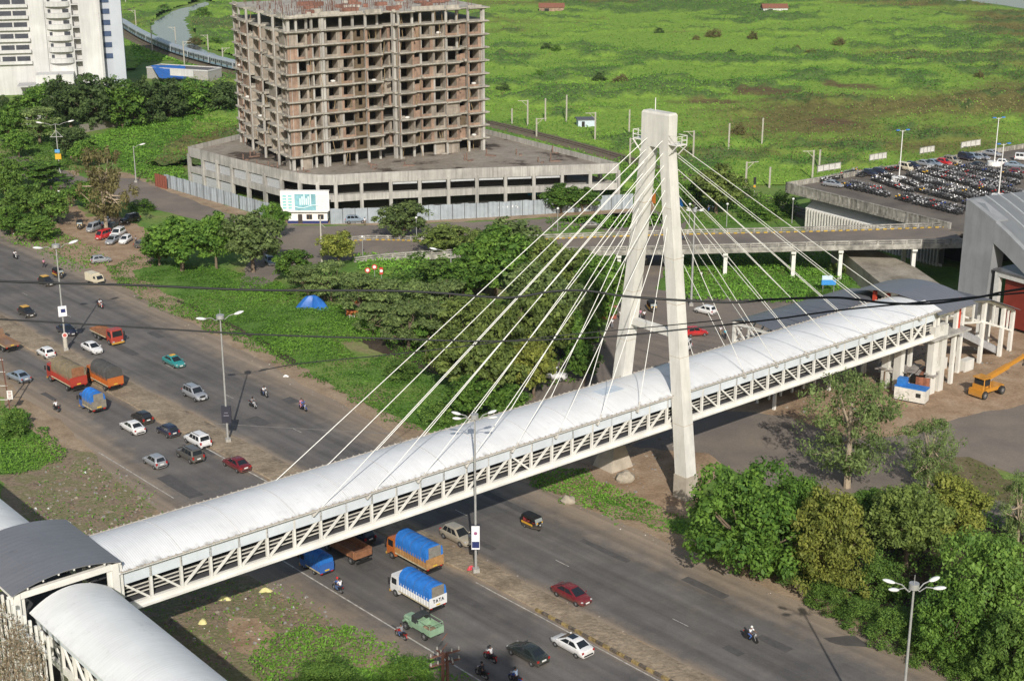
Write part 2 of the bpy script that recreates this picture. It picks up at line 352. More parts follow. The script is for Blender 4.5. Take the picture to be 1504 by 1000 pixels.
# dark repairs and oil stains (real stains of the asphalt)
patch = mixmat('patched asphalt', [(.07, .064, .06), (.1, .092, .084)], .5, fine=.1, rough=.85)
for i, (pp, s_) in enumerate((([(1210, 938), (1255, 934), (1282, 950), (1240, 948)], .25),)):
    sheet('asphalt_patch', PX(pp), .024 + .001 * i, patch, amp=s_, step=.6, seed=20 + i)
tarp_ = M('tar patch', (.085, .08, .077), rough=.85, var=.2, scale=1.2, world=True); gq = random.Random(4)
for i in range(22):
    u, w_ = gq.uniform(-45, 120), gq.choice((gq.uniform(-16, -4), gq.uniform(4, 16))); lu, lw = gq.uniform(2, 9), gq.uniform(.5, 2.4)
    sheet('tar_patch', [RW(u, w_), RW(u + lu, w_ + gq.uniform(-.2, .2)), RW(u + lu, w_ + lw), RW(u, w_ + lw)], .0215 + .0001 * i, tarp_, amp=.1, step=.5, seed=80 + i)
# median: raised kerbed island of rubble and dust
medmat = mixmat('median dust', [(.18, .142, .1), (.27, .215, .152), (.34, .275, .2)], .3, bump=.9, bscale=2.2, fine=.3, fscale=2.0)
m = MB(); vs = []; hs = []
us2 = [-75 + .8 * i for i in range(370)]
prof = [(0, 0), (.02, .14), (.25, .2), (.5, .3), (.75, .2), (.98, .14), (1, 0)]
for u in us2:
    for f, h in prof:
        w_ = medL(u) + .05 + (medR(u) - medL(u) - .1) * f; nz = float(fbm(np.array([u * .6]), np.array([w_ * .9]), 3, 11)[0]) - .5
        vs.append(RW(u, w_, .015 + (h * .9 + (.22 * nz if 0 < f < 1 else 0))))
m.add(vs, [(i * 7 + j, i * 7 + j + 1, (i + 1) * 7 + j + 1, (i + 1) * 7 + j) for i in range(len(us2) - 1) for j in range(6)], smooth=True)
o = m.build('median', medmat)
if o.data.polygons[3].normal.z < 0: o.data.flip_normals()
tag(o, kind='structure')
# kerb stones in faded yellow and black along the near side of the median
ky = M('faded yellow kerb paint', (.26, .19, .08), rough=.9, var=.6, scale=2.5); kb = M('grimy black kerb paint', (.11, .09, .07), rough=.9, var=.5, scale=2.5)
m = MB(); k = 0; u = -60.0
while u < -11:
    m.bar(RW(u, medL(u) - .12 + random.uniform(-.03, .03), .16), RW(u + .92, medL(u + .9) - .12, .16), .26, .32, mat=k % 2); u += 1.0; k += 1
tag(m.build('kerb', [ky, kb]), kind='structure')

# ---- other roads, tracks and yards, drawn on the ground from the photograph's plan
sheet('service_road', PX([(120, 262), (200, 262), (255, 285), (330, 312), (400, 330), (480, 333), (620, 329), (760, 324), (960, 310), (1000, 318), (960, 332), (800, 340), (700, 346), (620, 352), (585, 356), (560, 374), (480, 388), (420, 392), (395, 420), (352, 432), (360, 395), (380, 360), (330, 335), (240, 310), (150, 290)]), .016, asph2, amp=.5, seed=31)
sheet('dirt_path', PX([(120, 250), (205, 255), (260, 280), (400, 322), (560, 325), (760, 316), (960, 300), (960, 310), (760, 322), (560, 331), (400, 330), (260, 295), (180, 275)]), .012, dirt, amp=.6, seed=32)
sheet('dirt_yard', PX([(75, 318), (105, 300), (130, 318), (180, 318), (215, 338), (240, 362), (222, 392), (160, 404), (100, 384), (60, 375), (80, 345)]), .012, dirtred, amp=1.0, seed=33)
sheet('dirt_path', PX([(95, 250), (115, 250), (108, 280), (112, 302), (90, 310), (82, 280)]), .01, dirt, amp=.6, seed=34)
sheet('side_road', PX([(0, 232), (40, 228), (75, 245), (120, 262), (160, 285), (120, 290), (80, 268), (40, 262), (0, 285)]), .012, asph2, amp=1.0, seed=35)
sheet('side_road', PX([(820, 322), (930, 310), (1010, 320), (975, 400), (962, 425), (1085, 440), (1300, 430), (1300, 470), (1120, 500), (1060, 560), (930, 575), (760, 610), (700, 600), (780, 555), (880, 500), (900, 470), (935, 400), (960, 360), (890, 340)]), .016, asph2, amp=.6, seed=36)
sheet('dirt_yard', PX([(770, 705), (850, 640), (940, 590), (1080, 560), (1300, 500), (1504, 450), (1580, 460), (1580, 640), (1400, 640), (1290, 665), (1080, 660), (1040, 700), (1020, 760), (960, 760), (870, 725)]), .012, dirtred, amp=.9, seed=37)
sheet('side_road', PX([(930, 655), (1040, 606), (1110, 604), (1160, 612), (1230, 640), (1330, 640), (1420, 612), (1580, 580), (1580, 690), (1504, 700), (1400, 672), (1504, 740), (1580, 800), (1504, 790), (1400, 735), (1290, 720), (1180, 735), (1090, 700), (1040, 668)]), .02, asph2, amp=.6, seed=38)
sheet('dirt_patch', PX([(1330, 690), (1420, 672), (1504, 710), (1504, 745), (1410, 725)]), .024, mixmat('weedy dirt', [(.09, .1, .03), (.14, .12, .06), (.2, .15, .1)], .35, fine=.25), amp=.9, seed=39)
sheet('rubble_ground', PX([(95, 660), (150, 672), (195, 690), (222, 730), (245, 775), (160, 800), (60, 790), (0, 745), (0, 700), (60, 690)]), .012, mixmat('rubble soil', [(.12, .095, .065), (.25, .19, .135), (.17, .165, .08), (.33, .26, .19)], .4, bump=.9, bscale=2.5, fine=.3), amp=.8, seed=40)
sheet('rubble_ground', PX([(180, 900), (330, 842), (430, 850), (480, 885), (530, 930), (560, 960), (420, 1010), (220, 1010)]), .011, MATS['rubble soil'], amp=.8, seed=41)
sheet('soil_patch', PX([(330, 900), (390, 905), (400, 930), (380, 960), (340, 950)]), .015, dirtred, amp=.8, seed=42)
sheet('soil_patch', PX([(150, 800), (260, 870), (330, 930), (420, 1010), (150, 1010), (0, 1000), (0, 800)]), .009, soil, amp=.6, seed=43)  # darker ground colour below the walkways, the lower right trees and the grove
sheet('soil_patch', PX([(1090, 800), (1200, 850), (1300, 900), (1420, 970), (1504, 1000), (1600, 1000), (1600, 750), (1400, 740), (1200, 740), (1080, 760)]), .009, soil, amp=.6, seed=44)
sheet('soil_patch', PX([(520, 500), (620, 470), (760, 520), (880, 470), (900, 520), (850, 570), (740, 600), (620, 540)]), .009, soil, amp=.8, seed=45)
sheet('drain_ditch', PX([(262, 440), (300, 455), (380, 496), (420, 520), (438, 533), (425, 534), (372, 498), (290, 458), (258, 443)]), .02, soil, amp=.25, seed=46)
# railway bed and rails behind the building
ballast = mixmat('ballast', [(.11, .09, .06), (.15, .12, .09), (.13, .14, .06)], .6, bump=.6, bscale=4, fine=.3)
def railway(name, pts, wd, z=.02):
    P = [G(a, b) for a, b in pts]; Q = []
    for i in range(len(P) - 1):
        for j in range(8): Q.append(P[i].lerp(P[i + 1], j / 8))
    Q.append(P[-1])
    for _ in range(12): Q = [Q[0]] + [(Q[i - 1] + Q[i] * 2 + Q[i + 1]) / 4 for i in range(1, len(Q) - 1)] + [Q[-1]]
    N2 = []
    for i in range(len(Q)):
        d = (Q[min(i + 1, len(Q) - 1)] - Q[max(0, i - 1)]).normalized(); N2.append(Vector((-d.y, d.x, 0)))
    m = MB()
    vs = []
    for q, n in zip(Q, N2): vs += [q - n * wd + Vector((0, 0, .012)), q - n * wd * .75 + Vector((0, 0, .45)), q + n * wd * .75 + Vector((0, 0, .45)), q + n * wd + Vector((0, 0, .012))]
    m.add(vs, [(4 * i + j, 4 * i + j + 1, 4 * i + j + 5, 4 * i + j + 4) for i in range(len(Q) - 1) for j in range(3)])
    o = m.build(name, ballast)
    if o.data.polygons[1].normal.z < 0: o.data.flip_normals()
    tag(o, kind='structure')
    r = MB()
    for off in ([-2.9, -1.2, 1.2, 2.9] if wd > 4.5 else [-.85, .85]):
        for i in range(len(Q) - 1): r.bar(Q[i] + N2[i] * off + Vector((0, 0, .53)), Q[i + 1] + N2[i + 1] * off + Vector((0, 0, .53)), .1, .16)
    tag(r.build('railway_track', M('rusty rail', (.12, .08, .06), rough=.5, metal=.5)), kind='structure')
    return Q
RAILQ = railway('railway_bed', [(120, 28), (172, 40), (200, 60), (235, 74), (290, 92), (350, 107), (440, 128), (600, 158), (720, 182), (800, 202), (870, 221), (920, 236), (1010, 262), (1110, 292), (1200, 320)], 3.4)
railway('railway_bed', [(185, 16), (200, 10), (225, 3), (260, -6)], 3.0)
# creek far away and the channel beside the train
water = M('muddy creek water', (.09, .1, .11), rough=.12, var=.1, scale=.02, world=True, spec=.5, bump=.05, bscale=.6)
sheet('creek', [G(1330, -8), G(1392, 1), G(1450, 5), G(1520, 16), G(1600, 22), Vector((900, 900, 0)), Vector((1500, 2500, 0)), Vector((-300, 3500, 0)), Vector((-100, 2500, 0)), Vector((120, 1500, 0)), G(1300, -30)], .05, water, amp=2.0, step=14, seed=50)
sheet('channel', PX([(222, 44), (226, 34), (240, 24), (262, 14), (282, 9), (300, 3), (310, 6), (278, 18), (272, 30), (276, 46), (282, 62), (300, 74), (350, 92), (352, 100), (290, 80), (262, 72), (235, 62)]), .05, water, amp=1.2, step=4, seed=51)
# ================================================================ THE CABLE-STAYED FOOTBRIDGE
white = M('white painted steel', (.7, .685, .64), rough=.55, var=.07, scale=.8, var2=.06, scale2=.25)
cream = M('cream painted concrete', (.62, .605, .56), rough=.8, streak=.16, sscale=1.0, var=.08, scale=.5, var2=.07, scale2=.15, bump=.06, bscale=6)
fasc = M('pale blue fascia sheet', (.6, .645, .69), rough=.45, var=.09, scale=.35, var2=.06)
darkdeck = M('dark walkway floor', (.06, .06, .065), rough=.8)
greysteel = M('dark grey sheet', (.1, .1, .105), rough=.5, var=.1, scale=.5)
def roofmat(name, col, rib_axis, freq, dirt_=.38, rough=.5):
    m = M(name, col, rough=rough, var=.05, scale=.35, var2=.05, scale2=.12)
    t = m.node_tree; L = t.links.new; b = t.nodes['Principled BSDF']
    tc = t.nodes.new('ShaderNodeTexCoord'); dp = t.nodes.new('ShaderNodeVectorMath'); dp.operation = 'DOT_PRODUCT'; dp.inputs[1].default_value = rib_axis
    L(tc.outputs['Object'], dp.inputs[0]); mu = t.nodes.new('ShaderNodeMath'); mu.operation = 'MULTIPLY'; mu.inputs[1].default_value = freq * 2 * math.pi; L(dp.outputs['Value'], mu.inputs[0])
    si = t.nodes.new('ShaderNodeMath'); si.operation = 'SINE'; L(mu.outputs[0], si.inputs[0])
    bp = t.nodes.new('ShaderNodeBump'); bp.inputs['Strength'].default_value = .22; bp.inputs['Distance'].default_value = .03; L(si.outputs[0], bp.inputs['Height']); L(bp.outputs[0], b.inputs['Normal'])
    # rain streaks and laps of the sheets
    ax2 = Vector((-rib_axis[1], rib_axis[0], 0)); d2 = t.nodes.new('ShaderNodeVectorMath'); d2.operation = 'DOT_PRODUCT'; d2.inputs[1].default_value = (ax2.x * .2, ax2.y * .2, 0); L(tc.outputs['Object'], d2.inputs[0])
    d1 = t.nodes.new('ShaderNodeMath'); d1.operation = 'MULTIPLY'; d1.inputs[1].default_value = 6.5; L(dp.outputs['Value'], d1.inputs[0])
    cx_ = t.nodes.new('ShaderNodeCombineXYZ'); L(d1.outputs[0], cx_.inputs[0]); L(d2.outputs['Value'], cx_.inputs[1])
    n5 = t.nodes.new('ShaderNodeTexNoise'); n5.inputs['Scale'].default_value = 1.0; n5.inputs['Detail'].default_value = 6; n5.inputs['Roughness'].default_value = .7; L(cx_.outputs[0], n5.inputs['Vector'])
    m5 = t.nodes.new('ShaderNodeMapRange'); m5.inputs[1].default_value = .35; m5.inputs[2].default_value = .7; m5.inputs[3].default_value = 1.03; m5.inputs[4].default_value = .9; L(n5.outputs['Fac'], m5.inputs[0])
    v5 = t.nodes.new('ShaderNodeVectorMath'); v5.operation = 'SCALE'; L(b.inputs['Base Color'].links[0].from_socket, v5.inputs[0]); L(m5.outputs[0], v5.inputs['Scale']); L(v5.outputs[0], b.inputs['Base Color'])
    # dirt streaks where water drains along the ribs
    a = t.nodes.new('ShaderNodeAttribute'); a.attribute_name = 'edge'
    nb_ = t.nodes.new('ShaderNodeTexNoise'); nb_.inputs['Scale'].default_value = .5; nb_.inputs['Detail'].default_value = 8; nb_.inputs['Roughness'].default_value = .75; L(tc.outputs['Object'], nb_.inputs['Vector'])
    mb2 = t.nodes.new('ShaderNodeMapRange'); mb2.inputs[1].default_value = .58; mb2.inputs[2].default_value = .72; mb2.inputs[3].default_value = 1; mb2.inputs[4].default_value = .8; L(nb_.outputs['Fac'], mb2.inputs[0])
    vb2 = t.nodes.new('ShaderNodeVectorMath'); vb2.operation = 'SCALE'; L(b.inputs['Base Color'].links[0].from_socket, vb2.inputs[0]); L(mb2.outputs[0], vb2.inputs['Scale']); L(vb2.outputs[0], b.inputs['Base Color'])
    nz = t.nodes.new('ShaderNodeTexNoise'); nz.inputs['Scale'].default_value = 1.1; nz.inputs['Detail'].default_value = 6; L(tc.outputs['Object'], nz.inputs['Vector'])
    mm = t.nodes.new('ShaderNodeMath'); mm.operation = 'MULTIPLY'; L(a.outputs['Fac'], mm.inputs[0]); L(nz.outputs['Fac'], mm.inputs[1])
    mr = t.nodes.new('ShaderNodeMapRange'); mr.inputs[1].default_value = .38; mr.inputs[2].default_value = .72; mr.inputs[4].default_value = dirt_ * 2.2; L(mm.outputs[0], mr.inputs[0])
    mx = t.nodes.new('ShaderNodeMix'); mx.data_type = 'RGBA'; src = b.inputs['Base Color'].links[0].from_socket
    L(mr.outputs[0], mx.inputs['Factor']); L(src, mx.inputs['A']); mx.inputs['B'].default_value = (.16, .14, .11, 1); L(mx.outputs['Result'], b.inputs['Base Color'])
    return m
roofw = roofmat('white ribbed roof sheet', (.72, .725, .725), (E_.x, E_.y, 0), 4.5)
roofw2 = roofmat('white ribbed walkway sheet', (.72, .73, .72), (N_.x, N_.y, 0), 3.0, dirt_=.1)
roofg = roofmat('grey ribbed roof sheet', (.17, .172, .187), (N_.x, N_.y, 0), 1.3, dirt_=.1, rough=.4)
def barrel(name, mats, parent, frm, s0, s1, t0, t1, ze, rise, step=1.0, gap=None, nseg=14, thick=.08, clip=None):
    """Arched sheet roof: axis along frm's first coordinate."""
    m = MB(); ns = max(1, int(round((s1 - s0) / step))); rows = []; ed = []
    for i in range(ns + 1):
        s_ = s0 + (s1 - s0) * i / ns
        for lay in (0, 1):
            for j in range(nseg + 1):
                f = j / nseg; t_ = t0 + (t1 - t0) * f; z = ze + rise * (1 - (2 * f - 1) ** 2) - lay * thick
                rows.append(frm(s_, t_, z)); ed.append(max(0, 1 - min(f, 1 - f) * 5) if lay == 0 else 0)
    n = nseg + 1; st_ = 2 * n; fs = []
    for i in range(ns):
        for j in range(nseg):
            a = i * st_ + j; fs.append((a, a + st_, a + st_ + 1, a + 1)); b_ = a + n; fs.append((b_ + 1, b_ + st_ + 1, b_ + st_, b_))
        for j in (0, nseg):
            a = i * st_ + j; q = (a, a + n, a + n + st_, a + st_); fs.append(q if j == 0 else q[::-1])
    for i in (0, ns):
        for j in range(nseg):
            a = i * st_ + j; q = (a, a + 1, a + 1 + n, a + n); fs.append(q if i == 0 else q[::-1])
    m.add(rows, fs, smooth=True); o = m.build(name, mats, parent)
    # make sure the sheet faces up
    if o.data.polygons[nseg].normal.z < 0 and o.data.polygons[0].normal.z < 0: o.data.flip_normals()
    at_ = o.data.attributes.new('edge', 'FLOAT', 'POINT'); at_.data.foreach_set('value', ed)
    return o
PS, PT = 124.8, 120.9                       # pylon centre in bridge coordinates
br = thing('cable_stayed_footbridge', 'long white arched-roof footbridge hung by cables from a tall A-shaped pylon over the highway', 'footbridge', B(PS, PT), worldparts=True)
S0, S1, TN, TF, ZB, ZE = 51.2, 179.6, 117.0, 124.8, 8.7, 12.85
barrel('roof', roofw, br, lambda a, b_, z: B(a, b_, z), S0 - .2, S1 + .6, TN - .75, TF + .75, ZE + .1, 1.0, step=1.6)
# seams of the roof sheets, small upstands and a pale repair sheet
for s_ in [S0 + 6.3 * k for k in range(1, 21)]:
    sm_ = MB()
    for j in range(14):
        f0, f1 = j / 14, (j + 1) / 14; z0 = ZE + .12 + 1.0 * (1 - (2 * f0 - 1) ** 2); z1 = ZE + .12 + 1.0 * (1 - (2 * f1 - 1) ** 2)
        sm_.bar(B(s_, TN - .75 + (TF - TN + 1.5) * f0, z0), B(s_, TN - .75 + (TF - TN + 1.5) * f1, z1), .05, .03)
    sm_.build('roof_seam', M('grimy roof seam', (.52, .51, .49), rough=.8, var=.2), br)
pq = MB()
for s0_, f0, f1 in ((117.6, .42, .62), (100.8, .1, .22)):
    z0, z1 = (ZE + .13 + 1.0 * (1 - (2 * f - 1) ** 2) for f in (f0, f1)); pq.bar(B(s0_, TN - .75 + (TF - TN + 1.5) * f0, z0), B(s0_, TN - .75 + (TF - TN + 1.5) * f1, z1), 3.6, .03); 
    break
pq.build('repair_sheet', M('bluish repair sheet', (.5, .56, .62), rough=.5), br)
eg = MB()
for t_ in (TN - .72, TF + .72):
    eg.bar(B(S0, t_, ZE + .14), B(S1 + .5, t_, ZE + .14), .1, .1)
    k = S0
    while k < S1:
        eg.box(B(k, t_, ZE + .2), (.12, .2, .16), math.atan2(E_.y, E_.x)); k += .8
eg.build('eave_gutter', M('weathered eave trim', (.42, .38, .33), rough=.85, var=.3, scale=2), br)
dk = MB(); dk.box(B((S0 + S1) / 2, (TN + TF) / 2, ZB + .55), (S1 - S0, TF - TN - .5, .22), math.atan2(E_.y, E_.x)); dk.build('walkway_deck', darkdeck, br)
for t_ in (TN, TF):
    sg = -1 if t_ == TN else 1
    fa = MB(); ns = int((S1 - S0) / 3.15)
    for i in range(ns + 1):
        a = S0 + 3.15 * i; b_ = min(a + 3.13, S1)
        if b_ - a < .3: continue
        fa.bar(B(a, t_ + sg * .12, ZE - .95), B(b_, t_ + sg * .12, ZE - .95), .06, 1.0)
    fa.build('fascia_panel', fasc, br)
    c = MB(); c.bar(B(S0 - .2, t_, ZE - .2), B(S1 + .2, t_, ZE - .2), .3, .48); c.build('top_chord', white, br)
    c = MB(); c.bar(B(S0 - .2, t_, ZB + .3), B(S1 + .2, t_, ZB + .3), .36, .6); c.bar(B(S0, t_ + sg * .3, ZB + .06), B(S1, t_ + sg * .3, ZB + .06), .5, .1); c.build('bottom_chord', white, br)
    for i in range(ns + 2):
        s_ = min(S0 + 3.15 * i, S1)
        MB().bar(B(s_, t_, ZB + .6), B(s_, t_, ZE - .45), .3, .26).build('truss_post', white, br)
        if s_ + 3 < S1:
            lo, hi = ZB + .6, ZE - 1.3
            mode = '\\' if (s_ < 57 or s_ > PS) else '/'
            if 96 < s_ < 99.5 or s_ > 170 and i % 3 == 0: mode = 'x'
            if mode in '\\x': MB().bar(B(s_ + .25, t_, hi), B(s_ + 2.9, t_, lo), .24, .2).build('truss_diagonal', white, br)
            if mode in '/x': MB().bar(B(s_ + .25, t_, lo), B(s_ + 2.9, t_, hi), .23, .19).build('truss_diagonal', white, br)
    h = MB()
    for z in (ZB + 1.15, ZB + 1.55, ZB + 1.95): h.bar(B(S0, t_ - sg * .45, z), B(S1, t_ - sg * .45, z), .1, .1)
    h.build('handrail', M('pale handrail', (.55, .53, .48), rough=.6), br)
# floor beams under the deck
for i in range(int((S1 - S0) / 3.15) + 1): MB().bar(B(S0 + 3.15 * i, TN + .18, ZB + .2), B(S0 + 3.15 * i, TF - .18, ZB + .2), .2, .36).build('floor_beam', white, br)
# pylon: two leaning legs, head block, cross beam, plinths, platforms
py_ = MB(); angE = math.atan2(E_.y, E_.x)
hd = MB()
def dleg(z): return 6.35 - (z - 3.2) * .1225
def ring(t_, z, a, b_): return [B(PS + x * a / 2, PT + t_ + y * b_ / 2, z) for x, y in ((-1, -1), (1, -1), (1, 1), (-1, 1))]
pyl = None
hd.loft([ring(0, 43.0, 1.42, 4.5), ring(0, 46.9, 1.42, 4.5), ring(0, 47.15, 1.2, 4.2)])
pyl = hd.build('pylon', cream, br)
for sg in (-1, 1):
    l = MB(); l.loft([ring(sg * dleg(3.0), 3.0, 1.75, 1.95), ring(sg * dleg(14), 14, 1.62, 1.8), ring(sg * dleg(30), 30, 1.5, 1.6), ring(sg * (2.25 - .72), 43.02, 1.4, 1.44)])
    l.build('pylon_leg', cream, pyl, org=br['_org'])
    pl = MB(); w5 = 2.2 if sg < 0 else 4.0; pl.loft([ring(sg * 6.5, -.3, w5, w5 * .9 + .2), ring(sg * 6.4, 3.05, 2.0, 2.15)]); pl.build('plinth', M('stained plinth concrete', (.42, .37, .3), rough=.9, var=.2, scale=.6, bump=.2), pyl, org=br['_org'])
    pf = MB(); tt = sg * 2.95
    pf.box(B(PS + .15, PT + tt, 43.6), (1.7, 1.4, .12), angE)
    for ds in (-.7, 1.0):
        pf.bar(B(PS + ds, PT + sg * 2.25, 42.2), B(PS + ds, PT + sg * 3.6, 43.5), .12, .12)
    for z in (44.1, 44.65):
        pf.bar(B(PS - .7, PT + sg * 3.6, z), B(PS + 1.0, PT + sg * 3.6, z), .06); pf.bar(B(PS - .7, PT + sg * 2.3, z), B(PS - .7, PT + sg * 3.6, z), .06); pf.bar(B(PS + 1.0, PT + sg * 2.3, z), B(PS + 1.0, PT + sg * 3.6, z), .06)
    for ds in (-.7, .15, 1.0): pf.bar(B(PS + ds, PT + sg * 3.6, 43.65), B(PS + ds, PT + sg * 3.6, 44.68), .07)
    pf.build('maintenance_platform', white, pyl, org=br['_org'])
cb = MB(); cb.bar(B(PS, PT - 4.0, 20.6), B(PS, PT + 4.0, 20.6), .9, .8); cb.build('cross_beam', cream, pyl, org=br['_org'])
rod = MB(); rod.tube([B(PS + .3, PT + 1, 47.1), B(PS + .3, PT + 1, 48.6)], .06, 6); rod.build('lightning_rod', white, pyl, org=br['_org'])
cj = MB()
for sg in (-1, 1):
    for z in (9.5, 18, 24.5, 30, 36):
        w0 = float(np.interp(z, [3, 14, 30, 43], [1.75, 1.62, 1.5, 1.4])); w1 = float(np.interp(z, [3, 14, 30, 43], [1.95, 1.8, 1.6, 1.44]))
        cj.loft([ring(sg * (dleg(z)), z, w0 + .015, w1 + .03), ring(sg * dleg(z), z + .05, w0 + .015, w1 + .03)])
cj.build('casting_joint', M('rusty joint stain', (.45, .36, .26), rough=.9, var=.3), pyl, org=br['_org'])
cabm = M('white cable sheath', (.78, .77, .73), rough=.5, var=.05)
stm = M('grey anchor steel', (.5, .48, .44), rough=.6)
LA = [72.3 + 6.55 * i for i in range(8)]; RA = [175.2 - 6.3 * i for i in range(7)]
for side, anchors in ((-1, LA), (1, RA)):
    for sg, t_ in ((-1, TN - .1), (1, TF + .1)):
        for i, a in enumerate(anchors):
            z = 43.9 - 1.45 * i; top = B(PS + side * .7, PT + sg * (dleg(z) - .1), z)
            bot = B(a, t_ + sg * .45, ZE - .35)
            k = MB(); k.tube([top, bot], .044, 8)
            c = k.build('cable', cabm, br)
            q = MB(); d = (top - bot).normalized(); q.tube([bot - d * .25, bot + d * 1.1], .1, 8); q.bar(bot - d * .1, B(a, t_, ZE - .3), .3, .3)
            q.build('anchor', stm, c, org=br['_org'])
# junction canopy and the side walkways running along the road
def BW(a, b_, z): return B(b_, a, z)          # axis along n
def walkway(label, t0, t1, posts):
    w_ = thing('covered_walkway', label, 'walkway', B(46, (t0 + t1) / 2), worldparts=True, group='white arched walkways meeting the footbridge')
    barrel('roof', roofw2, w_, BW, t0, t1, 42.1, 49.7, 12.35, 1.35, step=1.4)
    for s_ in (42.7, 49.1):
        sg = -1 if s_ < 46 else 1
        c = MB(); c.bar(B(s_, t0, 12.1), B(s_, t1, 12.1), .28, .42); c.build('top_chord', white, w_)
        c = MB(); c.bar(B(s_, t0, 8.75), B(s_, t1, 8.75), .34, .6); c.build('bottom_chord', white, w_)
        f = MB(); f.bar(B(s_ + sg * .1, t0, 11.55), B(s_ + sg * .1, t1, 11.55), .05, .7); f.build('fascia_panel', fasc, w_)
        t_ = t1 - .3
        while t_ > t0 + .2:
            MB().bar(B(s_, t_, 9.0), B(s_, t_, 11.9), .26, .24).build('truss_post', white, w_)
            if t_ - 2.4 > t0: MB().bar(B(s_, t_ - 2.2, 9.1), B(s_, t_ - .2, 11.2), .2, .18).build('truss_diagonal', white, w_)
            t_ -= 2.4
        h = MB()
        for z in (9.6, 10.1): h.bar(B(s_ - sg * .4, t0, z), B(s_ - sg * .4, t1, z), .09, .09)
        h.build('handrail', MATS['pale handrail'], w_)
    d = MB(); d.box(B(45.9, (t0 + t1) / 2, 8.95), (6.1, t1 - t0, .2), angE); d.build('walkway_deck', darkdeck, w_)
    for t_ in posts:
        for s_ in (43.4, 48.4):
            q = MB(); q.bar(B(s_, t_, 0), B(s_, t_, 8.45), .7, .7); q.build('support_column', cream, w_)
walkway('covered white walkway with ribbed arched roof running down past the grey junction canopy', 62, 115.6, (112, 98, 82, 68))
walkway('covered white walkway leaving the grey junction canopy towards the photo\'s left edge', 128.2, 190, (131, 146, 162, 178))
jn = thing('junction_canopy', 'dark grey curved sheet roof on white columns where the three walkways meet', 'canopy', B(46, 122), worldparts=True)
barrel('roof', roofg, jn, BW, 116.0, 128.0, 40.9, 51.2, 14.2, .85, step=1.5)
for s_, t_ in ((41.4, 116.6), (50.7, 116.6), (50.7, 127.5), (41.4, 127.5)):
    q = MB(); q.bar(B(s_, t_, 0), B(s_, t_, 14.05), .62, .62); q.bar(B(s_ - .36, t_, .1), B(s_ - .36, t_, 14.0), .1, .8); q.bar(B(s_ + .36, t_, .1), B(s_ + .36, t_, 14.0), .1, .8); q.build('column', white, jn)
for a, b_ in (((41.4, 116.6), (50.7, 116.6)), ((41.4, 127.5), (50.7, 127.5)), ((41.4, 116.6), (41.4, 127.5)), ((50.7, 116.6), (50.7, 127.5))):
    q = MB(); q.bar(B(*a, 13.75), B(*b_, 13.75), .45, .6); q.build('edge_beam', white, jn)
for k in range(8): MB().bar(B(40.9 + k * 1.45, 116.0, 14.15 + .85 * (1 - (2 * (k * 1.45) / 10.3 - 1) ** 2) - .12), B(40.9 + k * 1.45, 128, 14.15 + .85 * (1 - (2 * (k * 1.45) / 10.3 - 1) ** 2) - .12), .12, .16).build('purlin', white, jn)
d = MB(); d.box(B(46, 122, 8.9), (9.3, 11, .3), angE); d.build('floor', darkdeck, jn)
# ================================================================ BUILDINGS
conc = M('raw grey concrete', (.4, .385, .355), rough=.9, streak=.4, var=.14, scale=.5, var2=.12, scale2=.12, bump=.1, bscale=5)
concw = M('light concrete edge', (.38, .355, .305), rough=.9, streak=.35, var=.15, scale=.6, var2=.12, scale2=.2)
brick = M('bare red brick', (.28, .19, .14), streak=.35, rough=.9, var=.25, scale=.9, var2=.2, scale2=.25)
brick2 = M('mortar smeared brick', (.3, .26, .215), streak=.4, rough=.9, var=.22, scale=.8, var2=.15, scale2=.3)
stain = M('mouldy stained wall', (.115, .085, .055), rough=.95, var=.35, scale=.8)
darkin = M('painted shade and black parts', (.03, .028, .026), rough=.95, var=.2)  # near black puts the interior shade into the colour; also used for black parts
slabroof = mixmat('weathered roof slab', [(.07, .055, .045), (.22, .19, .155), (.28, .25, .21), (.2, .15, .12)], .09, thr=[.4, .45, .6, .7], bump=.3, bscale=2.0, fine=.2, fscale=.8)
# ---- the unfinished tower on its two-storey podium
TC = Vector((-49.8, 329.9, 0)); tr = Vector((math.cos(R(31)), math.sin(R(31)), 0)); tl = Vector((math.cos(R(116.5)), math.sin(R(116.5)), 0))
nr = Vector((tr.y, -tr.x, 0)); nl = Vector((-tl.y, tl.x, 0))
tw = thing('unfinished_building', 'unfinished ten-storey concrete and brick tower block with empty window openings on a wide podium', 'building', TC, worldparts=True)
# bays of the two visible faces: width, outward offset, kind (W window, N narrow brick, C pier, D wide opening, S stained shaft, O deep opening)
RB = [(2.0, 0, 'B'), (2.6, 0, 'W'), (1.2, -.7, 'N'), (1.9, -.7, 'D'), (1.2, -.4, 'C'), (3.6, -.6, 'W'), (3.1, -.6, 'W'), (2.6, -1.0, 'S'), (3.9, 0, 'D'), (3.2, -2.4, 'D'), (.8, -1.2, 'C'), (3.9, .2, 'D'), (1.9, -.9, 'N'), (3.3, -.7, 'W'), (2.9, -.7, 'W'), (3.4, 0, 'W'), (2.2, -1.3, 'N'), (3.5, .1, 'W'), (.9, .1, 'C')]
k = 50.4 / sum(b[0] for b in RB); RB = [(b[0] * k, b[1], b[2]) for b in RB]
LB = [(1.6, -.2, 'B'), (3.4, .2, 'W'), (2.4, -1.6, 'N'), (4.2, .9, 'D'), (3.0, -.8, 'W'), (2.2, -1.6, 'N'), (4.4, 1.0, 'D'), (3.2, -.6, 'W'), (2.4, -1.6, 'N'), (4.4, .9, 'D'), (3.6, -.5, 'W'), (3.2, .2, 'W'), (1.0, 0, 'C')]
k = 41.0 / sum(b[0] for b in LB); LB = [(b[0] * k, b[1], b[2]) for b in LB]
SLZ = [42.5 - 3.1 * i for i in range(11)]                     # slab tops
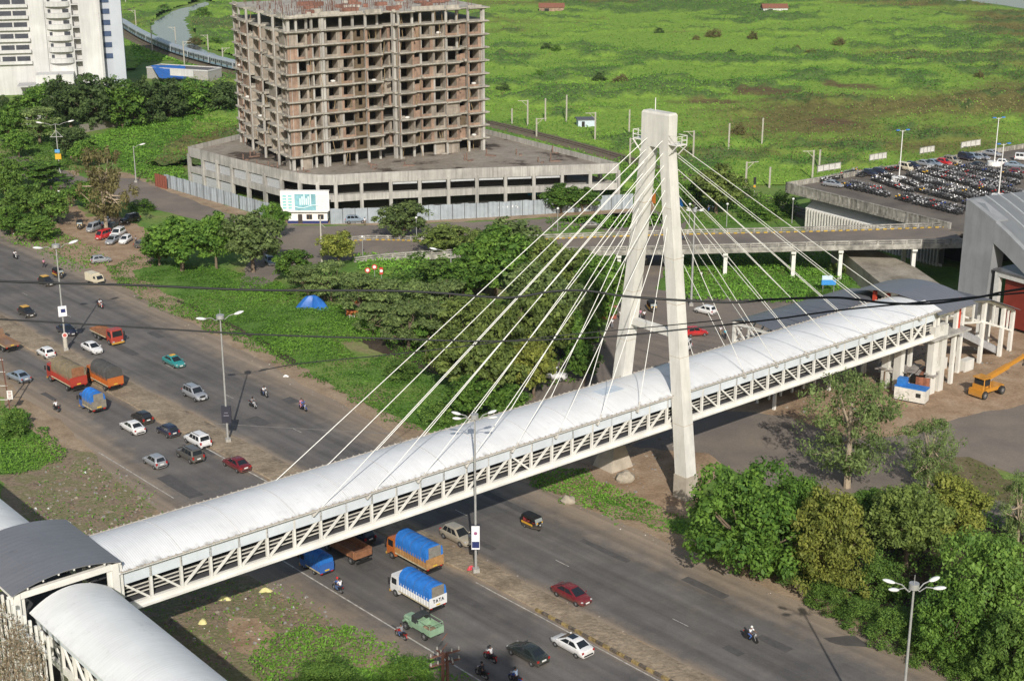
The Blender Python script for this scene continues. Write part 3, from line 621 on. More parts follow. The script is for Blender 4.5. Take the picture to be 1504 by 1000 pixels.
def outline(over):
    p = []; x = 0
    for wd, off, kd in RB:
        p += [TC + tr * x + nr * (off + over), TC + tr * (x + wd) + nr * (off + over)]; x += wd
    p[0] = p[0] - tr * over; p[-1] = p[-1] + tr * over
    p += [TC + tr * (x + over) + tl * 41, TC + tl * (41 + over) + tr * 0]
    x = 41.0; q = []
    for wd, off, kd in reversed(LB):
        q += [TC + tl * x + nl * (off + over), TC + tl * (x - wd) + nl * (off + over)]; x -= wd
    q[-1] = q[-1] - tl * over
    return p[:-1] + q
for i, z in enumerate(SLZ):
    s_ = MB(); s_.prism(outline(.85 if i else .95), z - .26, z)
    s_.prism(outline(.35), z - .52, z - .24)
    s_.build('floor_slab', concw, tw)
def wallpiece(m, o, d, n, x0, x1, z0, z1, off, th, mat):
    a = o + d * x0 + n * (off - th / 2); b_ = o + d * x1 + n * (off - th / 2)
    m.bar(Vector((a.x, a.y, (z0 + z1) / 2)), Vector((b_.x, b_.y, (z0 + z1) / 2)), th, z1 - z0, mat)
def face_floor(bays, o, d, n, z0, z1, lvl, seed):
    m = MB(); x = 0; rd = random.Random(seed); runs = [m]
    for bi, (wd, off, kd) in enumerate(bays):
        g = random.Random(bi * 7 + 3)
        mt = 0 if g.random() < .55 else 1
        if 1 < lvl < 10 and rd.random() < .07: x += wd; m = MB(); runs.append(m); continue      # bay still open
        if kd in 'WD' and rd.random() < .05: kd = 'B'
        if rd.random() < .12: mt = 1 - mt
        if lvl == 10:          # ground storey over the podium: mostly open bays
            if kd in 'WB' and rd.random() < .4: wallpiece(m, o, d, n, x, x + wd, z0, z1, off - .3, .2, mt)
        elif kd == 'B': wallpiece(m, o, d, n, x, x + wd, z0, z1, off, .22, mt)
        elif kd in 'WD':
            ww = wd * (.68 if kd == 'W' else .8); ww *= rd.uniform(.88, 1.06); l0 = x + (wd - ww) * min(.9, max(.1, (.35 if bi % 2 else .6) + rd.uniform(-.15, .15))); sill = .5 if kd == 'W' else .05; top = 2.42
            wallpiece(m, o, d, n, x, l0, z0, z1, off, .22, mt); wallpiece(m, o, d, n, l0 + ww, x + wd, z0, z1, off, .22, 1 if rd.random() < .4 else mt)
            if kd == 'W': wallpiece(m, o, d, n, l0, l0 + ww, z0, z0 + sill, off, .22, mt)
            wallpiece(m, o, d, n, l0, l0 + ww, z0 + top, z1, off, .22, 1)
            # jambs and a partition going in
            for xx in (l0 - .11, l0 + ww + .11):
                a = o + d * xx + n * (off - .2); b_ = o + d * xx + n * (off - 3.2)
                m.bar(Vector((a.x, a.y, (z0 + z1) / 2)), Vector((b_.x, b_.y, (z0 + z1) / 2)), .15, z1 - z0, 1)
            if rd.random() < .1:      # a heap of pale bags on the sill
                c = o + d * (l0 + ww / 2) + n * (off - .2); m.ball((c.x, c.y, z0 + sill + .2), (.6, .35, .3), 3)
        elif kd == 'N': wallpiece(m, o, d, n, x, x + wd, z0, z1 - (.0 if rd.random() < .6 else 1.0), off, .2, 0 if rd.random() < .7 else 2)
        elif kd == 'S':
            wallpiece(m, o, d, n, x, x + wd * .4, z0, z1, off, .2, 2); wallpiece(m, o, d, n, x + wd * .75, x + wd, z0, z1, off, .2, 2); wallpiece(m, o, d, n, x + wd * .4, x + wd * .75, z0, z0 + .9, off, .2, 2)
        x += wd
    return [q for q in runs if q.v]
for i in range(1, 11):
    zt = SLZ[i] - .52; zb = (SLZ[i + 1] if i < 10 else 8.3)
    for bays, o_, d_, n_ in ((RB, TC, tr, nr), (LB, TC, tl, nl)):
        for q in face_floor(bays, o_, d_, n_, zb, zt, i, i * 13 + (1 if bays is RB else 2)): q.build('brick_wall', [brick, brick2, stain, M('pale cement bags', (.6, .58, .55))], tw)
for bays, o_, d_, n_ in ((RB, TC, tr, nr), (LB, TC, tl, nl)):
    x = 0
    for bi, (wd, off, kd) in enumerate(bays):
        c = MB(); a = o_ + d_ * (x + (.25 if bi else .3)) + n_ * (off - .3)
        c.bar(Vector((a.x, a.y, 8.3)), Vector((a.x, a.y, 42.0)), .5, .5, up=d_)
        if kd == 'C':
            a = o_ + d_ * (x + wd / 2) + n_ * (off - .1); c.bar(Vector((a.x, a.y, 8.3)), Vector((a.x, a.y, 42.0)), .9, .6, up=d_)
        c.build('column', conc, tw); x += wd
ins = MB(); ic = TC + tr * 25 + tl * 20.5
o_ = [TC + tr * 5 + tl * 5, TC + tr * 45.5 + tl * 5, TC + tr * 45.5 + tl * 36, TC + tr * 5 + tl * 36]; ins.prism(o_, 8.3, 39.0); ins.build('core_wall', darkin, tw)  # core painted near black to stand for the shade inside
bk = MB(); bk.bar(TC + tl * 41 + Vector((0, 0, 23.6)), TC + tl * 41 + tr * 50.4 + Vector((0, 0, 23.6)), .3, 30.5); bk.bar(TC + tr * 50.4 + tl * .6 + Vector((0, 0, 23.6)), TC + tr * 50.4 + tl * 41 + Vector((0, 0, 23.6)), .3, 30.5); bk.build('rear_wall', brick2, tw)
up = MB()                                                       # the top: parapets, formwork, stubs of columns
for bays, o2, d_, n_ in ((RB, TC, tr, nr), (LB, TC, tl, nl)):
    x = 0
    for wd, off, kd in bays:
        if random.random() < .75: wallpiece(up, o2, d_, n_, x, x + wd, 42.5, 42.5 + random.choice((.35, .5, .8)), off + .3, .15, 0)
        x += wd
for _ in range(26):
    a = TC + tr * random.uniform(4, 47) + tl * random.uniform(2, 30); up.box((a.x, a.y, 42.5 + .4), (random.uniform(.5, 4), random.uniform(.4, 2), random.uniform(.4, 1.2)), random.random(), random.choice((0, 1, 1)))
tag(up.build('formwork', [concw, M('rusty shuttering', (.22, .11, .08), rough=.9, var=.3)], tw), kind='stuff')
pr = MB(); gp = random.Random(9)       # props, bamboo poles and rubbish left on the floors
for _ in range(170):
    lv = gp.randrange(0, 11); z0 = SLZ[lv + 1] if lv < 10 else 8.3; z1 = SLZ[lv] - .5
    a = TC + (tr * gp.uniform(1, 49) + nr * gp.uniform(-1.6, .5) if gp.random() < .7 else tl * gp.uniform(1, 40) + nl * gp.uniform(-1.6, .6))
    if gp.random() < .6: pr.bar((a.x, a.y, z0), (a.x + gp.uniform(-.6, .6), a.y, z1), .1)
    else: pr.box((a.x, a.y, z0 + .2), (gp.uniform(.4, 1.6), gp.uniform(.3, .7), gp.uniform(.2, .6)), gp.random() * 3, 1)
tag(pr.build('site_clutter', [M('bamboo prop', (.3, .22, .12), rough=.9), M('builders rubbish', (.32, .29, .25), rough=.95, var=.3)], tw), kind='stuff')
rb = MB()
for _ in range(260):
    if random.random() < .6: a = TC + tr * random.uniform(0, 50) + tl * random.uniform(.3, 22)
    else: a = TC + tr * random.uniform(0, 20) + tl * random.uniform(.3, 40)
    rb.bar((a.x, a.y, 42.5), (a.x + random.uniform(-.15, .15), a.y + random.uniform(-.15, .15), 42.5 + random.uniform(.8, 2.2)), .09)
tag(rb.build('rebar', M('rusty rebar', (.16, .09, .07), rough=.9), tw), kind='stuff')
# ---- podium
PP = [G(*p, 9.45) for p in ((277, 216), (340, 232), (413, 249.5), (440, 254.5), (466, 257), (492, 257), (530, 254.5), (700, 247), (908, 240))] + [Vector((1.4, 366.0, 0)), Vector((-7, 378, 0)), Vector((-55, 396, 0))]
PP = [Vector((p.x, p.y, 0)) for p in PP]
PZ = 8.3
pf = MB(); cx = sum((p.x for p in PP)) / len(PP); cy = sum((p.y for p in PP)) / len(PP); cc = Vector((cx, cy, 0))
pf.prism([(p.x, p.y) for p in PP], PZ - .5, PZ); pf.build('podium_roof', slabroof, tw)
fl = MB(); fl.prism([(p.x, p.y) for p in PP], 4.0, 4.35); fl.build('podium_floor', conc, tw)
for i in range(len(PP)):
    a, b_ = PP[i], PP[(i + 1) % len(PP)]; d = (b_ - a).normalized(); n = Vector((d.y, -d.x, 0))
    q = MB(); o2 = n * .12
    q.bar(a + o2 + Vector((0, 0, PZ + .05)), b_ + o2 + Vector((0, 0, PZ + .05)), .28, 2.3); q.build('parapet', conc, tw)
    if i < 9:
        q = MB(); q.bar(a + o2 + Vector((0, 0, 4.15)), b_ + o2 + Vector((0, 0, 4.15)), .3, 1.5); q.build('spandrel', conc, tw)
        L_ = (b_ - a).length; nb = max(1, int(round(L_ / 6.6)))
        for j in range(nb + (0 if i < 8 else 1)):
            p = a + d * (L_ * j / nb); c = MB(); c.bar(p + n * .05 + Vector((0, 0, 0)), p + n * .05 + Vector((0, 0, PZ - .5)), .75, .75, up=d); c.build('column', conc, tw)
        sh = MB()
        for j in range(nb):
            if i == 7 and j in (0, 1, 2, 5) or i == 6 and j in (1, 2, 3):
                p = a + d * (L_ * (j + .08) / nb); p2 = a + d * (L_ * (j + .92) / nb); sh.bar(p + Vector((0, 0, 6.9)), p2 + Vector((0, 0, 6.9)), .08, .55)
        if i in (0, 1):
            for j in range(nb):
                for z in (2.0, 6.0):
                    if random.random() < .8:
                        p = a + d * (L_ * (j + .1) / nb) - n * .2; p2 = a + d * (L_ * (j + .9) / nb) - n * .2; sh.bar(p + Vector((0, 0, z)), p2 + Vector((0, 0, z)), .1, 2.2)
        if sh.v: sh.build('shutter', M('pale grey shutter', (.42, .43, .44), rough=.6), tw)
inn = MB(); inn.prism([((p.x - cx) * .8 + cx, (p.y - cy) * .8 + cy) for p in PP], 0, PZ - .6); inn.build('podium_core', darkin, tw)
cl = MB()
for k in range(40):
    a = cc + Vector((random.uniform(-30, 44), random.uniform(-42, 10), 0))
    if not inpoly(np.array([a.x]), np.array([a.y]), [(p.x, p.y) for p in PP])[0] or (a - TC).dot(nl) < 1 and (a - TC).dot(nr) < 1 and (a - TC).dot(tr) < 53: continue
    cl.bar((a.x, a.y, PZ), (a.x, a.y, PZ + random.uniform(.7, 2.0)), .22)
    cl.box((a.x + 1, a.y - .6, PZ + .12), (random.uniform(.5, 3), random.uniform(.3, 1), .24), random.random() * 3)
tag(cl.build('building_clutter', M('rusty starter bars', (.2, .13, .1), rough=.9, var=.3), tw), kind='stuff')
# ---- corrugated hoarding fence round the site
cor = M('grey corrugated sheet', (.33, .37, .4), rough=.5, var=.1, scale=.6, var2=.1, scale2=.15, metal=.1)
def corrugated(m, a, b_, h, pitch=.5, amp=.07, mat=0, top=.12):
    d = (b_ - a).normalized(); n = Vector((d.y, -d.x, 0)); L_ = (b_ - a).length; k = max(2, int(L_ / pitch)); vs = []; ht = h
    for i in range(k + 1):
        if i % 3 == 0: ht = h + random.uniform(-top, top)
        p = a + d * (L_ * i / k) + n * (amp if i % 2 else -amp); vs += [Vector((p.x, p.y, .02)), Vector((p.x, p.y, ht))]
    m.add(vs, [(2 * i, 2 * i + 2, 2 * i + 3, 2 * i + 1) for i in range(k)], mat)
def fence(label, pts, h):
    P = [Vector(p) if len(p) == 3 else Vector((*p, 0)) for p in pts]
    f = thing('hoarding_fence', label, 'fence', P[0], worldparts=True)
    m = MB()
    for a, b_ in zip(P, P[1:]): corrugated(m, a, b_, h)
    m.build('corrugated_sheet', cor, f)
    ps = MB()
    for a, b_ in zip(P, P[1:]):
        k = max(1, int((b_ - a).length / 2.6)); d = (b_ - a) / k; n = Vector((d.y, -d.x, 0)).normalized()
        for i in range(k): q = a + d * i + n * .11; ps.bar(q, q + Vector((0, 0, h + .1)), .09)
    ps.build('fence_frame', M('dark fence joint', (.1, .1, .1), rough=.8), f)
    return f
fence('grey corrugated hoarding left of the unfinished podium, ending at a rust red gate', [(-84.5, 351.5), (-72.2, 338.3), (-62, 327.5), (-51.3, 316.5)], 3.3)
ff = fence('long grey corrugated hoarding in front of the podium behind a silver car', [(-39.6, 312.9), (-28.8, 314.0), (-7.9, 318.6), (7.4, 322.5), (27.5, 328.0)], 3.4)
wm = MB()
for k in range(22):
    f = .33 + k * .0105 + (.06 if k > 9 else 0); p = Vector((-28.8, 314.0, 0)).lerp(Vector((7.4, 322.5, 0)), f + .22); wm.box((p.x, p.y - .14, 2.1 + random.uniform(-.15, .15)), (.22, .03, random.uniform(.2, .5)), .23)
wm.build('painted_marking', M('white paint scrawl', (.7, .7, .7), rough=.8), ff)
gt = MB(); corrugated(gt, Vector((-87.0, 352.4, 0)), Vector((-83.2, 348.6, 0)), 3.2); solo(gt, 'site_gate', M('rusty red gate', (.22, .07, .045), rough=.7, var=.25), 'rust red corrugated gate at the left end of the grey hoarding', 'gate', (-85, 350.5, 0), world=True)
# ---- site office with hoarding board
so = thing('site_office', 'small white site office with navy base and a wide display board over its roof', 'site office', (-44.6, 313.4, 0), worldparts=True)
w1 = M('white render', (.74, .73, .7), rough=.8, var=.06); navy = M('navy band', (.02, .03, .12), rough=.6)
q = MB(); q.box((-44.6, 314.9, 1.45), (8.7, 3.0, 2.5)); q.build('wall', w1, so)
q = MB(); q.box((-44.6, 314.88, .25), (8.76, 3.02, .75)); q.build('base_band', navy, so)
q = MB(); q.box((-44.6, 314.6, 2.78), (9.2, 3.9, .16)); q.build('roof', w1, so)
q = MB(); q.box((-46.2, 313.36, 1.05), (.95, .1, 2.05)); q.build('door', M('dark door', (.05, .04, .035)), so)
for x in (-44.2, -41.7):
    q = MB(); q.box((x, 313.36, 1.5), (1.25, .1, 1.1)); wn = q.build('window', M('brown window frame', (.16, .1, .06)), so)
    q = MB(); q.box((x - .3, 313.29, 1.5), (.5, .04, .9)); q.box((x + .3, 313.29, 1.5), (.5, .04, .9)); q.build('pane', M('window glass', (.03, .035, .04), rough=.1, var=0), wn, org=so['_org'])
q = MB(); q.box((-45.0, 313.1, 5.0), (10.6, .3, 4.2)); q.box((-45.0, 313.5, 7.2), (10.6, 1.2, .25)); bd = q.build('display_board', w1, so)
q = MB(); q.box((-44.9, 312.92, 4.85), (4.6, .05, 3.6)); q.build('picture', M('teal picture print', (.2, .4, .45), rough=.5, var=.3, scale=.7), bd, org=so['_org'])
q = MB()
for k in range(6): q.box((-46.0 + k * .45, 312.88, 5.0 + (k % 3) * .2), (.3, .03, 1.5 + (k % 3) * .4))
for k in range(6): q.tube([(-47.1 + k * .9, 312.87, 3.9 - .35 * math.sin(k)), (-46.2 + k * .9, 312.87, 3.9 - .35 * math.sin(k + 1))], .1, 6)
q.build('picture_detail', M('pale print', (.62, .75, .76), rough=.5), bd, org=so['_org'])
q = MB()
for k in range(5):
    for j in range(2): q.box((-49.4 + j * 1.2, 312.92, 3.6 + k * .65), (.8, .05, .4))
q.build('picture_panel', M('aqua print', (.25, .55, .55), rough=.5, var=.3, scale=2), bd, org=so['_org'])
q = MB()
for k in range(7): q.box((-41.2, 312.92, 3.5 + k * .45), (2.6 - .3 * (k % 3), .04, .1))
q.build('printed_lines', M('faint grey print', (.5, .52, .54), rough=.6), bd, org=so['_org'])
# ---- white residential tower, top left
wt = thing('apartment_tower', 'tall white residential tower with banded balconies at the upper left behind dark trees', 'building', (-170, 500, 0), worldparts=True)
ww = M('weathered white plaster', (.52, .52, .515), streak=.14, rough=.8, var=.07, scale=.12, var2=.08, scale2=.06); wb = M('bluish white plaster', (.4, .43, .48), rough=.7, var=.08, scale=.1)
wdk = M('dark window strip', (.05, .055, .07), rough=.35, var=.3, scale=.4); wblue = M('blue glazed strip', (.06, .09, .16), rough=.2, var=.2, scale=.3)
WA = Vector((-181.0, 497, 0)); wd_ = Vector((math.cos(R(14)), math.sin(R(14)), 0)); wn_ = Vector((wd_.y, -wd_.x, 0)); HT = 74.0; ST = 3.75
def mpx(u): return 10.02 + .761 * u
def blk(x0, x1, depth, off, z0, z1, mat, name, mb=None):
    x0, x1 = mpx(x0), mpx(x1); a = WA + wd_ * x0 + wn_ * off; b_ = WA + wd_ * x1 + wn_ * off; c = b_ - wn_ * depth; d = a - wn_ * depth
    m = mb or MB(); m.prism([(a.x, a.y), (b_.x, b_.y), (c.x, c.y), (d.x, d.y)], z0, z1)
    return m if mb else m.build(name, mat, wt)
blk(-30, 13.0, 16, 0, 0, HT, ww, 'wall'); blk(13.0, 19.5, 16, .9, 0, HT, ww, 'wall'); blk(19.5, 31, 16, .3, 0, HT, ww, 'wall'); blk(31, 34, 14, -2.2, 0, HT, ww, 'wall'); blk(34, 42.4, 16, 1.2, 0, HT, ww, 'wall'); blk(43.4, 47.4, 12, -2.4, 0, HT, wb, 'wall'); blk(47.4, 52.4, 16, 1.0, 0, HT, wb, 'wall'); blk(42.4, 43.4, 14, 2.0, 0, HT, M('grey downpipe shaft', (.42, .42, .42)), 'pipe_shaft')
for i in range(int(HT / ST)):
    z = 3.0 + i * ST
    if z < 8 or z > 66: continue
    for x0, x1 in ((-13, -8), (-7.5, -1), (0, 5.6), (6.2, 11.8)):
        f = blk(x0, x1, .1, .1, z + .8, z + 2.3, wdk, 'window')
    b = MB(); a = WA + wd_ * mpx(-16) + wn_ * .55; c = WA + wd_ * mpx(12.6) + wn_ * .55; b.bar(a + Vector((0, 0, z + .25)), c + Vector((0, 0, z + .25)), 1.1, 1.0); b.build('balcony', ww, wt)
    a = WA + wd_ * mpx(25.2) + wn_ * .1; b = MB(); n = 12; b.prism([(a.x + wd_.x * 4.1 * math.cos(t) + wn_.x * 1.9 * math.sin(t), a.y + wd_.y * 4.1 * math.cos(t) + wn_.y * 1.9 * math.sin(t)) for t in [math.pi * j / n for j in range(n + 1)]], z - .2, z + 1.35); b.build('balcony', ww, wt)
    blk(27.2, 29.8, .1, .42, z + 1.5, z + 2.7, wdk, 'window'); blk(21.0, 22.2, .1, .42, z + 1.5, z + 2.6, wdk, 'window')
    blk(31, 34, 3.0, 1.2, z + .2, z + .5, ww, 'landing')
    blk(43.6, 47.2, .1, -2.2, z + .5, z + 2.2, wblue, 'window')
blk(14, 30, 9, 9, 0, 7.5, ww, 'entrance_block'); blk(6, 16, 8, 8.6, 3.6, 4.1, M('grey porch roof', (.4, .4, .41)), 'porch_roof')
# ---- low building with blue tarpaulin behind the trees
lb = thing('shed', 'long low flat-roofed shed with pale parapet beside the railway', 'shed', G(262, 118), rz=-.38)
q = MB(); q.box((0, 4, 1.9), (26, 9, 3.8)); q.build('wall', M('grey shed plaster', (.34, .33, .31), rough=.9, var=.2), lb)
q = MB(); q.box((0, 4, 3.9), (25.4, 8.4, .2)); q.build('roof', M('dark bitumen roof', (.12, .11, .11)), lb)
q = MB(); [q.box(c, s_) for c, s_ in (((0, -.5, 4.0), (26.2, .3, .5)), ((0, 8.5, 4.0), (26.2, .3, .5)), ((13, 4, 4.0), (.3, 9, .5)), ((-13, 4, 4.0), (.3, 9, .5)))]; q.build('parapet', ww, lb)
tarpm = M('bright blue tarpaulin', (.02, .12, .42), rough=.45, var=.2, scale=.8, bump=.25, bscale=1.5)
def tarp(label, verts, th, loc=None, name='tarpaulin', mat=None, nu=12, nv=8, sag=.5, seed=1):
    """A draped sheet through four corner points, wrinkled, as a real thin cloth."""
    a, b_, c, d = [Vector(v) for v in verts]; m = MB(); vs = []
    for i in range(nu + 1):
        for j in range(nv + 1):
            f, g = i / nu, j / nv; p = a.lerp(b_, f).lerp(d.lerp(c, f), g)
            wv = (float(fbm(np.array([f * 6 + seed]), np.array([g * 5 + seed * 3]), 3, seed)[0]) - .5)
            vs.append(p + Vector((0, 0, wv * sag - .3 * sag * (math.sin(f * math.pi) * math.sin(g * math.pi)))))
    n = nv + 1; k = len(vs)
    fs = [(i * n + j, (i + 1) * n + j, (i + 1) * n + j + 1, i * n + j + 1) for i in range(nu) for j in range(nv)]
    vs2 = [v - Vector((0, 0, th)) for v in vs]
    m.add(vs + vs2, fs + [tuple(x + k for x in f[::-1]) for f in fs], smooth=True)
    return solo(m, name, mat or tarpm, label, 'tarpaulin', loc or tuple(a), world=True)
p0 = G(222, 96, 4.6); p1 = G(272, 97, 4.7)
tarp('big bright blue tarpaulin draped over the shed by the railway', [p0, p1, G(274, 117, 2.2), G(234, 115, 2.6)], .05, sag=.5, seed=3)
q = MB(); q.box((0, 0, 0), (9.5, .3, 2.4)); solo(q, 'sign_board', ww, 'blank pale board standing beside the blue tarpaulin on the shed', 'board', G(267, 107, 5.2), -.38)
# compound wall at the foot of the far trees
q = MB()
WP = [G(118, 196), G(150, 190), G(190, 181), G(225, 175), G(262, 166), G(300, 158), G(345, 152)]
for a, b_ in zip(WP, WP[1:]): q.bar(a + Vector((0, 0, 1.2)), b_ + Vector((0, 0, 1.2)), .3, 2.4)
solo(q, 'compound_wall', M('grimy compound wall', (.24, .22, .19), rough=.95, var=.3, scale=.3), 'long grimy grey compound wall below the dark trees', 'wall', tuple(WP[2]), world=True)
q = MB(); a, b_ = G(28, 186), G(82, 176); q.bar(a + Vector((0, 0, 1)), b_ + Vector((0, 0, 1)), .3, 2.0)
q.bar(a + Vector((0, 0, 2.1)), b_ + Vector((0, 0, 2.1)), .4, .2); solo(q, 'compound_wall', ww, 'pale boundary wall half hidden by bushes below the white tower', 'wall', tuple(a), world=True)
# ---- far huts
def hut(label, px, w_, d_, h_, wallc, roofc, rz=0.2, gable=False):
    t = thing('hut', label, 'hut', G(*px), rz)
    q = MB(); q.box((0, 0, h_ / 2), (w_, d_, h_)); q.build('wall', wallc, t)
    q = MB()
    if gable: q.loft([[(x, -d_ / 2 - .4, h_), (x, d_ / 2 + .4, h_), (x, 0, h_ + d_ * .35)] for x in (-w_ / 2 - .4, w_ / 2 + .4)])
    else: q.box((0, 0, h_ + .12), (w_ + .8, d_ + .8, .24))
    q.build('roof', roofc, t)
    q = MB(); q.box((-w_ * .2, -d_ / 2 - .03, h_ * .4), (w_ * .18, .08, h_ * .8)); q.build('door', darkin, t)
tile = M('red clay roof', (.2, .085, .055), rough=.85, var=.2)
hut('red tiled hut alone in the far marsh', (810, 17), 13, 6, 2.2, brick, tile, .0, True); hut('far red roofed hut beside a white gable in the marsh', (1137, 18), 13, 6, 2.2, ww, tile, .05, True)
hut('small pale blue hut with dark flat roof beside the railway', (860, 186), 5.0, 4.0, 2.3, M('pale blue wash', (.5, .58, .66)), M('dark slate roof', (.1, .1, .12)), .1)
# ---- ramp road on piers rising to the roof car park
rp = thing('ramp_road', 'elevated concrete ramp with post-and-rail parapets rising on white piers to the rooftop car park', 'ramp', G(1000, 350, 5), worldparts=True)
NE = [(520, 378, 1.0), (560, 372.5, 1.2), (690, 364, 2.8), (820, 363, 4.4), (1000, 360, 5.9), (1200, 354.5, 7.4), (1420, 350, 9.4)]
FE = [(500, 350, 1.0), (540, 344, 1.2), (690, 350, 2.8), (820, 343, 4.4), (1000, 337, 5.9), (1200, 333, 7.4), (1395, 326, 9.4)]
def dens(E): 
    P = [G(*e) for e in E]; out = []
    for a, b_ in zip(P, P[1:]):
        for j in range(6): out.append(a.lerp(b_, j / 6))
    out.append(P[-1])
    for _ in range(6): out = [out[0]] + [(out[i - 1] + out[i] * 2 + out[i + 1]) / 4 for i in range(1, len(out) - 1)] + [out[-1]]
    return out
NEd, FEd = dens(NE), dens(FE); PH = .95
m = MB(); rings = [[a - Vector((0, 0, PH)), b_ - Vector((0, 0, PH)), b_ - Vector((0, 0, PH + .9)), a - Vector((0, 0, PH + .9))] for a, b_ in zip(NEd, FEd)]
m.loft(rings); m.build('ramp_deck', asph2, rp)
wpar = M('grimy white parapet', (.28, .268, .24), rough=.9, var=.5, scale=.9, var2=.3)
for ed, sg in ((NEd, -1), (FEd, 1)):
    q = MB()
    for a, b_ in zip(ed, ed[1:]):
        q.bar(a - Vector((0, 0, .12)), b_ - Vector((0, 0, .12)), .28, .24); q.bar(a - Vector((0, 0, .55)), b_ - Vector((0, 0, .55)), .18, .2)
        q.bar(a - Vector((0, 0, PH + .35)), b_ - Vector((0, 0, PH + .35)), .34, 1.0)
    q.build('parapet', wpar, rp)
    acc = 0
    for i in range(len(ed) - 1):
        L_ = (ed[i + 1] - ed[i]).length; x = -acc
        while x + 2.6 <= L_:
            x += 2.6; p = ed[i].lerp(ed[i + 1], x / L_); c = MB(); c.box(p - Vector((0, 0, .5)), (.3, .36, 1.0)); c.build('parapet_post', wpar, rp)
        acc = L_ - x
q = MB()
for i in range(len(FEd) - 1):
    a, b_ = FEd[i] + Vector((0, -.5, -PH + .12)), FEd[i + 1] + Vector((0, -.5, -PH + .12)); nn = max(1, int((b_ - a).length / 1.1))
    for j in range(nn): q.bar(a.lerp(b_, j / nn), a.lerp(b_, (j + .5) / nn), .22, .22, mat=0)
tag(q.build('kerb_blocks', [M('yellow kerb', (.45, .3, .05), rough=.8, var=.3)], rp), kind='stuff')
wpier = M('white pier', (.68, .67, .63), rough=.75, var=.08)
for px in (905, 998, 1080, 1160, 1243, 1331):
    i = min(range(len(NEd)), key=lambda k: abs(752 + FPX * NEd[k].x / (NEd[k].y * math.cos(PITCH) - (NEd[k].z - CAMH) * math.sin(PITCH)) - px))
    a, b_ = NEd[i], FEd[i]; z = a.z - PH - .9
    for f in (.1, .9):
        p = a.lerp(b_, f); c = MB(); c.bar(Vector((p.x, p.y, 0)), Vector((p.x, p.y, z - .5)), .9, .7, up=(1, 0, 0)); c.build('pier', wpier, rp)
    c = MB(); c.bar(Vector((a.x, a.y, z - .25)), Vector((b_.x, b_.y, z - .25)), .9, .5); c.build('cross_head', wpier, rp)
# ---- roof car park
cp = thing('car_park', 'raised concrete car park deck with stained post parapet over white louvres', 'car park', G(1156, 268, 8.5), worldparts=True)
P0 = G(1156, 268, 9.6); ca = (G(1470, 217, 9.6) - P0).normalized(); cb_ = (G(1395, 327, 9.6) - P0).normalized()
DZ = 8.55
def CPt(a, b_, z=0.0): return Vector((P0.x, P0.y, 0)) + ca * a + cb_ * b_ + Vector((0, 0, z))
deckm = mixmat('car park deck', [(.1, .085, .075), (.15, .13, .11), (.18, .155, .13)], .15, fine=.12)
q = MB(); q.prism([tuple(CPt(*c)[:2]) for c in ((.3, .3), (.3, 45), (-2, 46), (10, 60), (150, 60), (150, .3))], DZ - .9, DZ); q.build('deck_slab', deckm, cp)
parm = M('stained parapet concrete', (.32, .3, .26), streak=.7, sscale=2.5, rough=.95, var=.4, scale=.7, var2=.2, scale2=.2)
for a, b_ in ((CPt(0, 0), CPt(0, 44.5)), (CPt(0, 0), CPt(150, 0))):
    q = MB()
    q.bar(a + Vector((0, 0, 9.5)), b_ + Vector((0, 0, 9.5)), .4, .22); q.bar(a + Vector((0, 0, 8.55)), b_ + Vector((0, 0, 8.55)), .25, 1.7); q.bar(a + Vector((0, 0, 7.65)), b_ + Vector((0, 0, 7.65)), .5, .5)
    q.build('parapet', parm, cp)
    n = int((b_ - a).length / 2.6)
    for i in range(n + 1):
        p = a.lerp(b_, i / n); c = MB(); c.box(p + Vector((0, 0, 8.6)), (.42, .42, 2.0), math.atan2(ca.y, ca.x)); c.build('parapet_post', wpar, cp)
for a in range(4, 150, 12):
    for b_ in (4, 16, 28, 40):
        c = MB(); p = CPt(a, b_); c.tube([p, p + Vector((0, 0, DZ - .9))], .45, 10); c.build('column', conc, cp)
lv = MB()
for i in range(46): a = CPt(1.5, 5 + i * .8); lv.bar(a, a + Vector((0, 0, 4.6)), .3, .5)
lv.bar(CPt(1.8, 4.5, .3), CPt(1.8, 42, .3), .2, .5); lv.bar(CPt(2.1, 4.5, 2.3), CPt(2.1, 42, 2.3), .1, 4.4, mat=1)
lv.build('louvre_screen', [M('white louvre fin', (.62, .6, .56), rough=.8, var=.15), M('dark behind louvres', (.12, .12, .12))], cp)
q = MB(); a, b_ = CPt(1.6, 4.4), CPt(1.6, 42); q.add([a + Vector((0, 0, 4.65)), b_ + Vector((0, 0, 4.65)), b_ + ca * 3.0 + Vector((0, 0, 6.4)), a + ca * 3.0 + Vector((0, 0, 6.4)), a + Vector((0, 0, 4.5)), b_ + Vector((0, 0, 4.5)), b_ + ca * 3.0 + Vector((0, 0, 6.2)), a + ca * 3.0 + Vector((0, 0, 6.2))], [(0, 1, 2, 3), (7, 6, 5, 4), (0, 4, 5, 1), (1, 5, 6, 2), (2, 6, 7, 3), (3, 7, 4, 0)]); q.build('sloping_canopy', w1, cp)
bw = MB(); bw.bar(CPt(8, 3, 3.8), CPt(8, 44, 3.8), .3, 7.6); bw.bar(CPt(8, 44, 3.8), CPt(60, 58, 3.8), .3, 7.6); bw.build('inner_wall', darkin, cp)
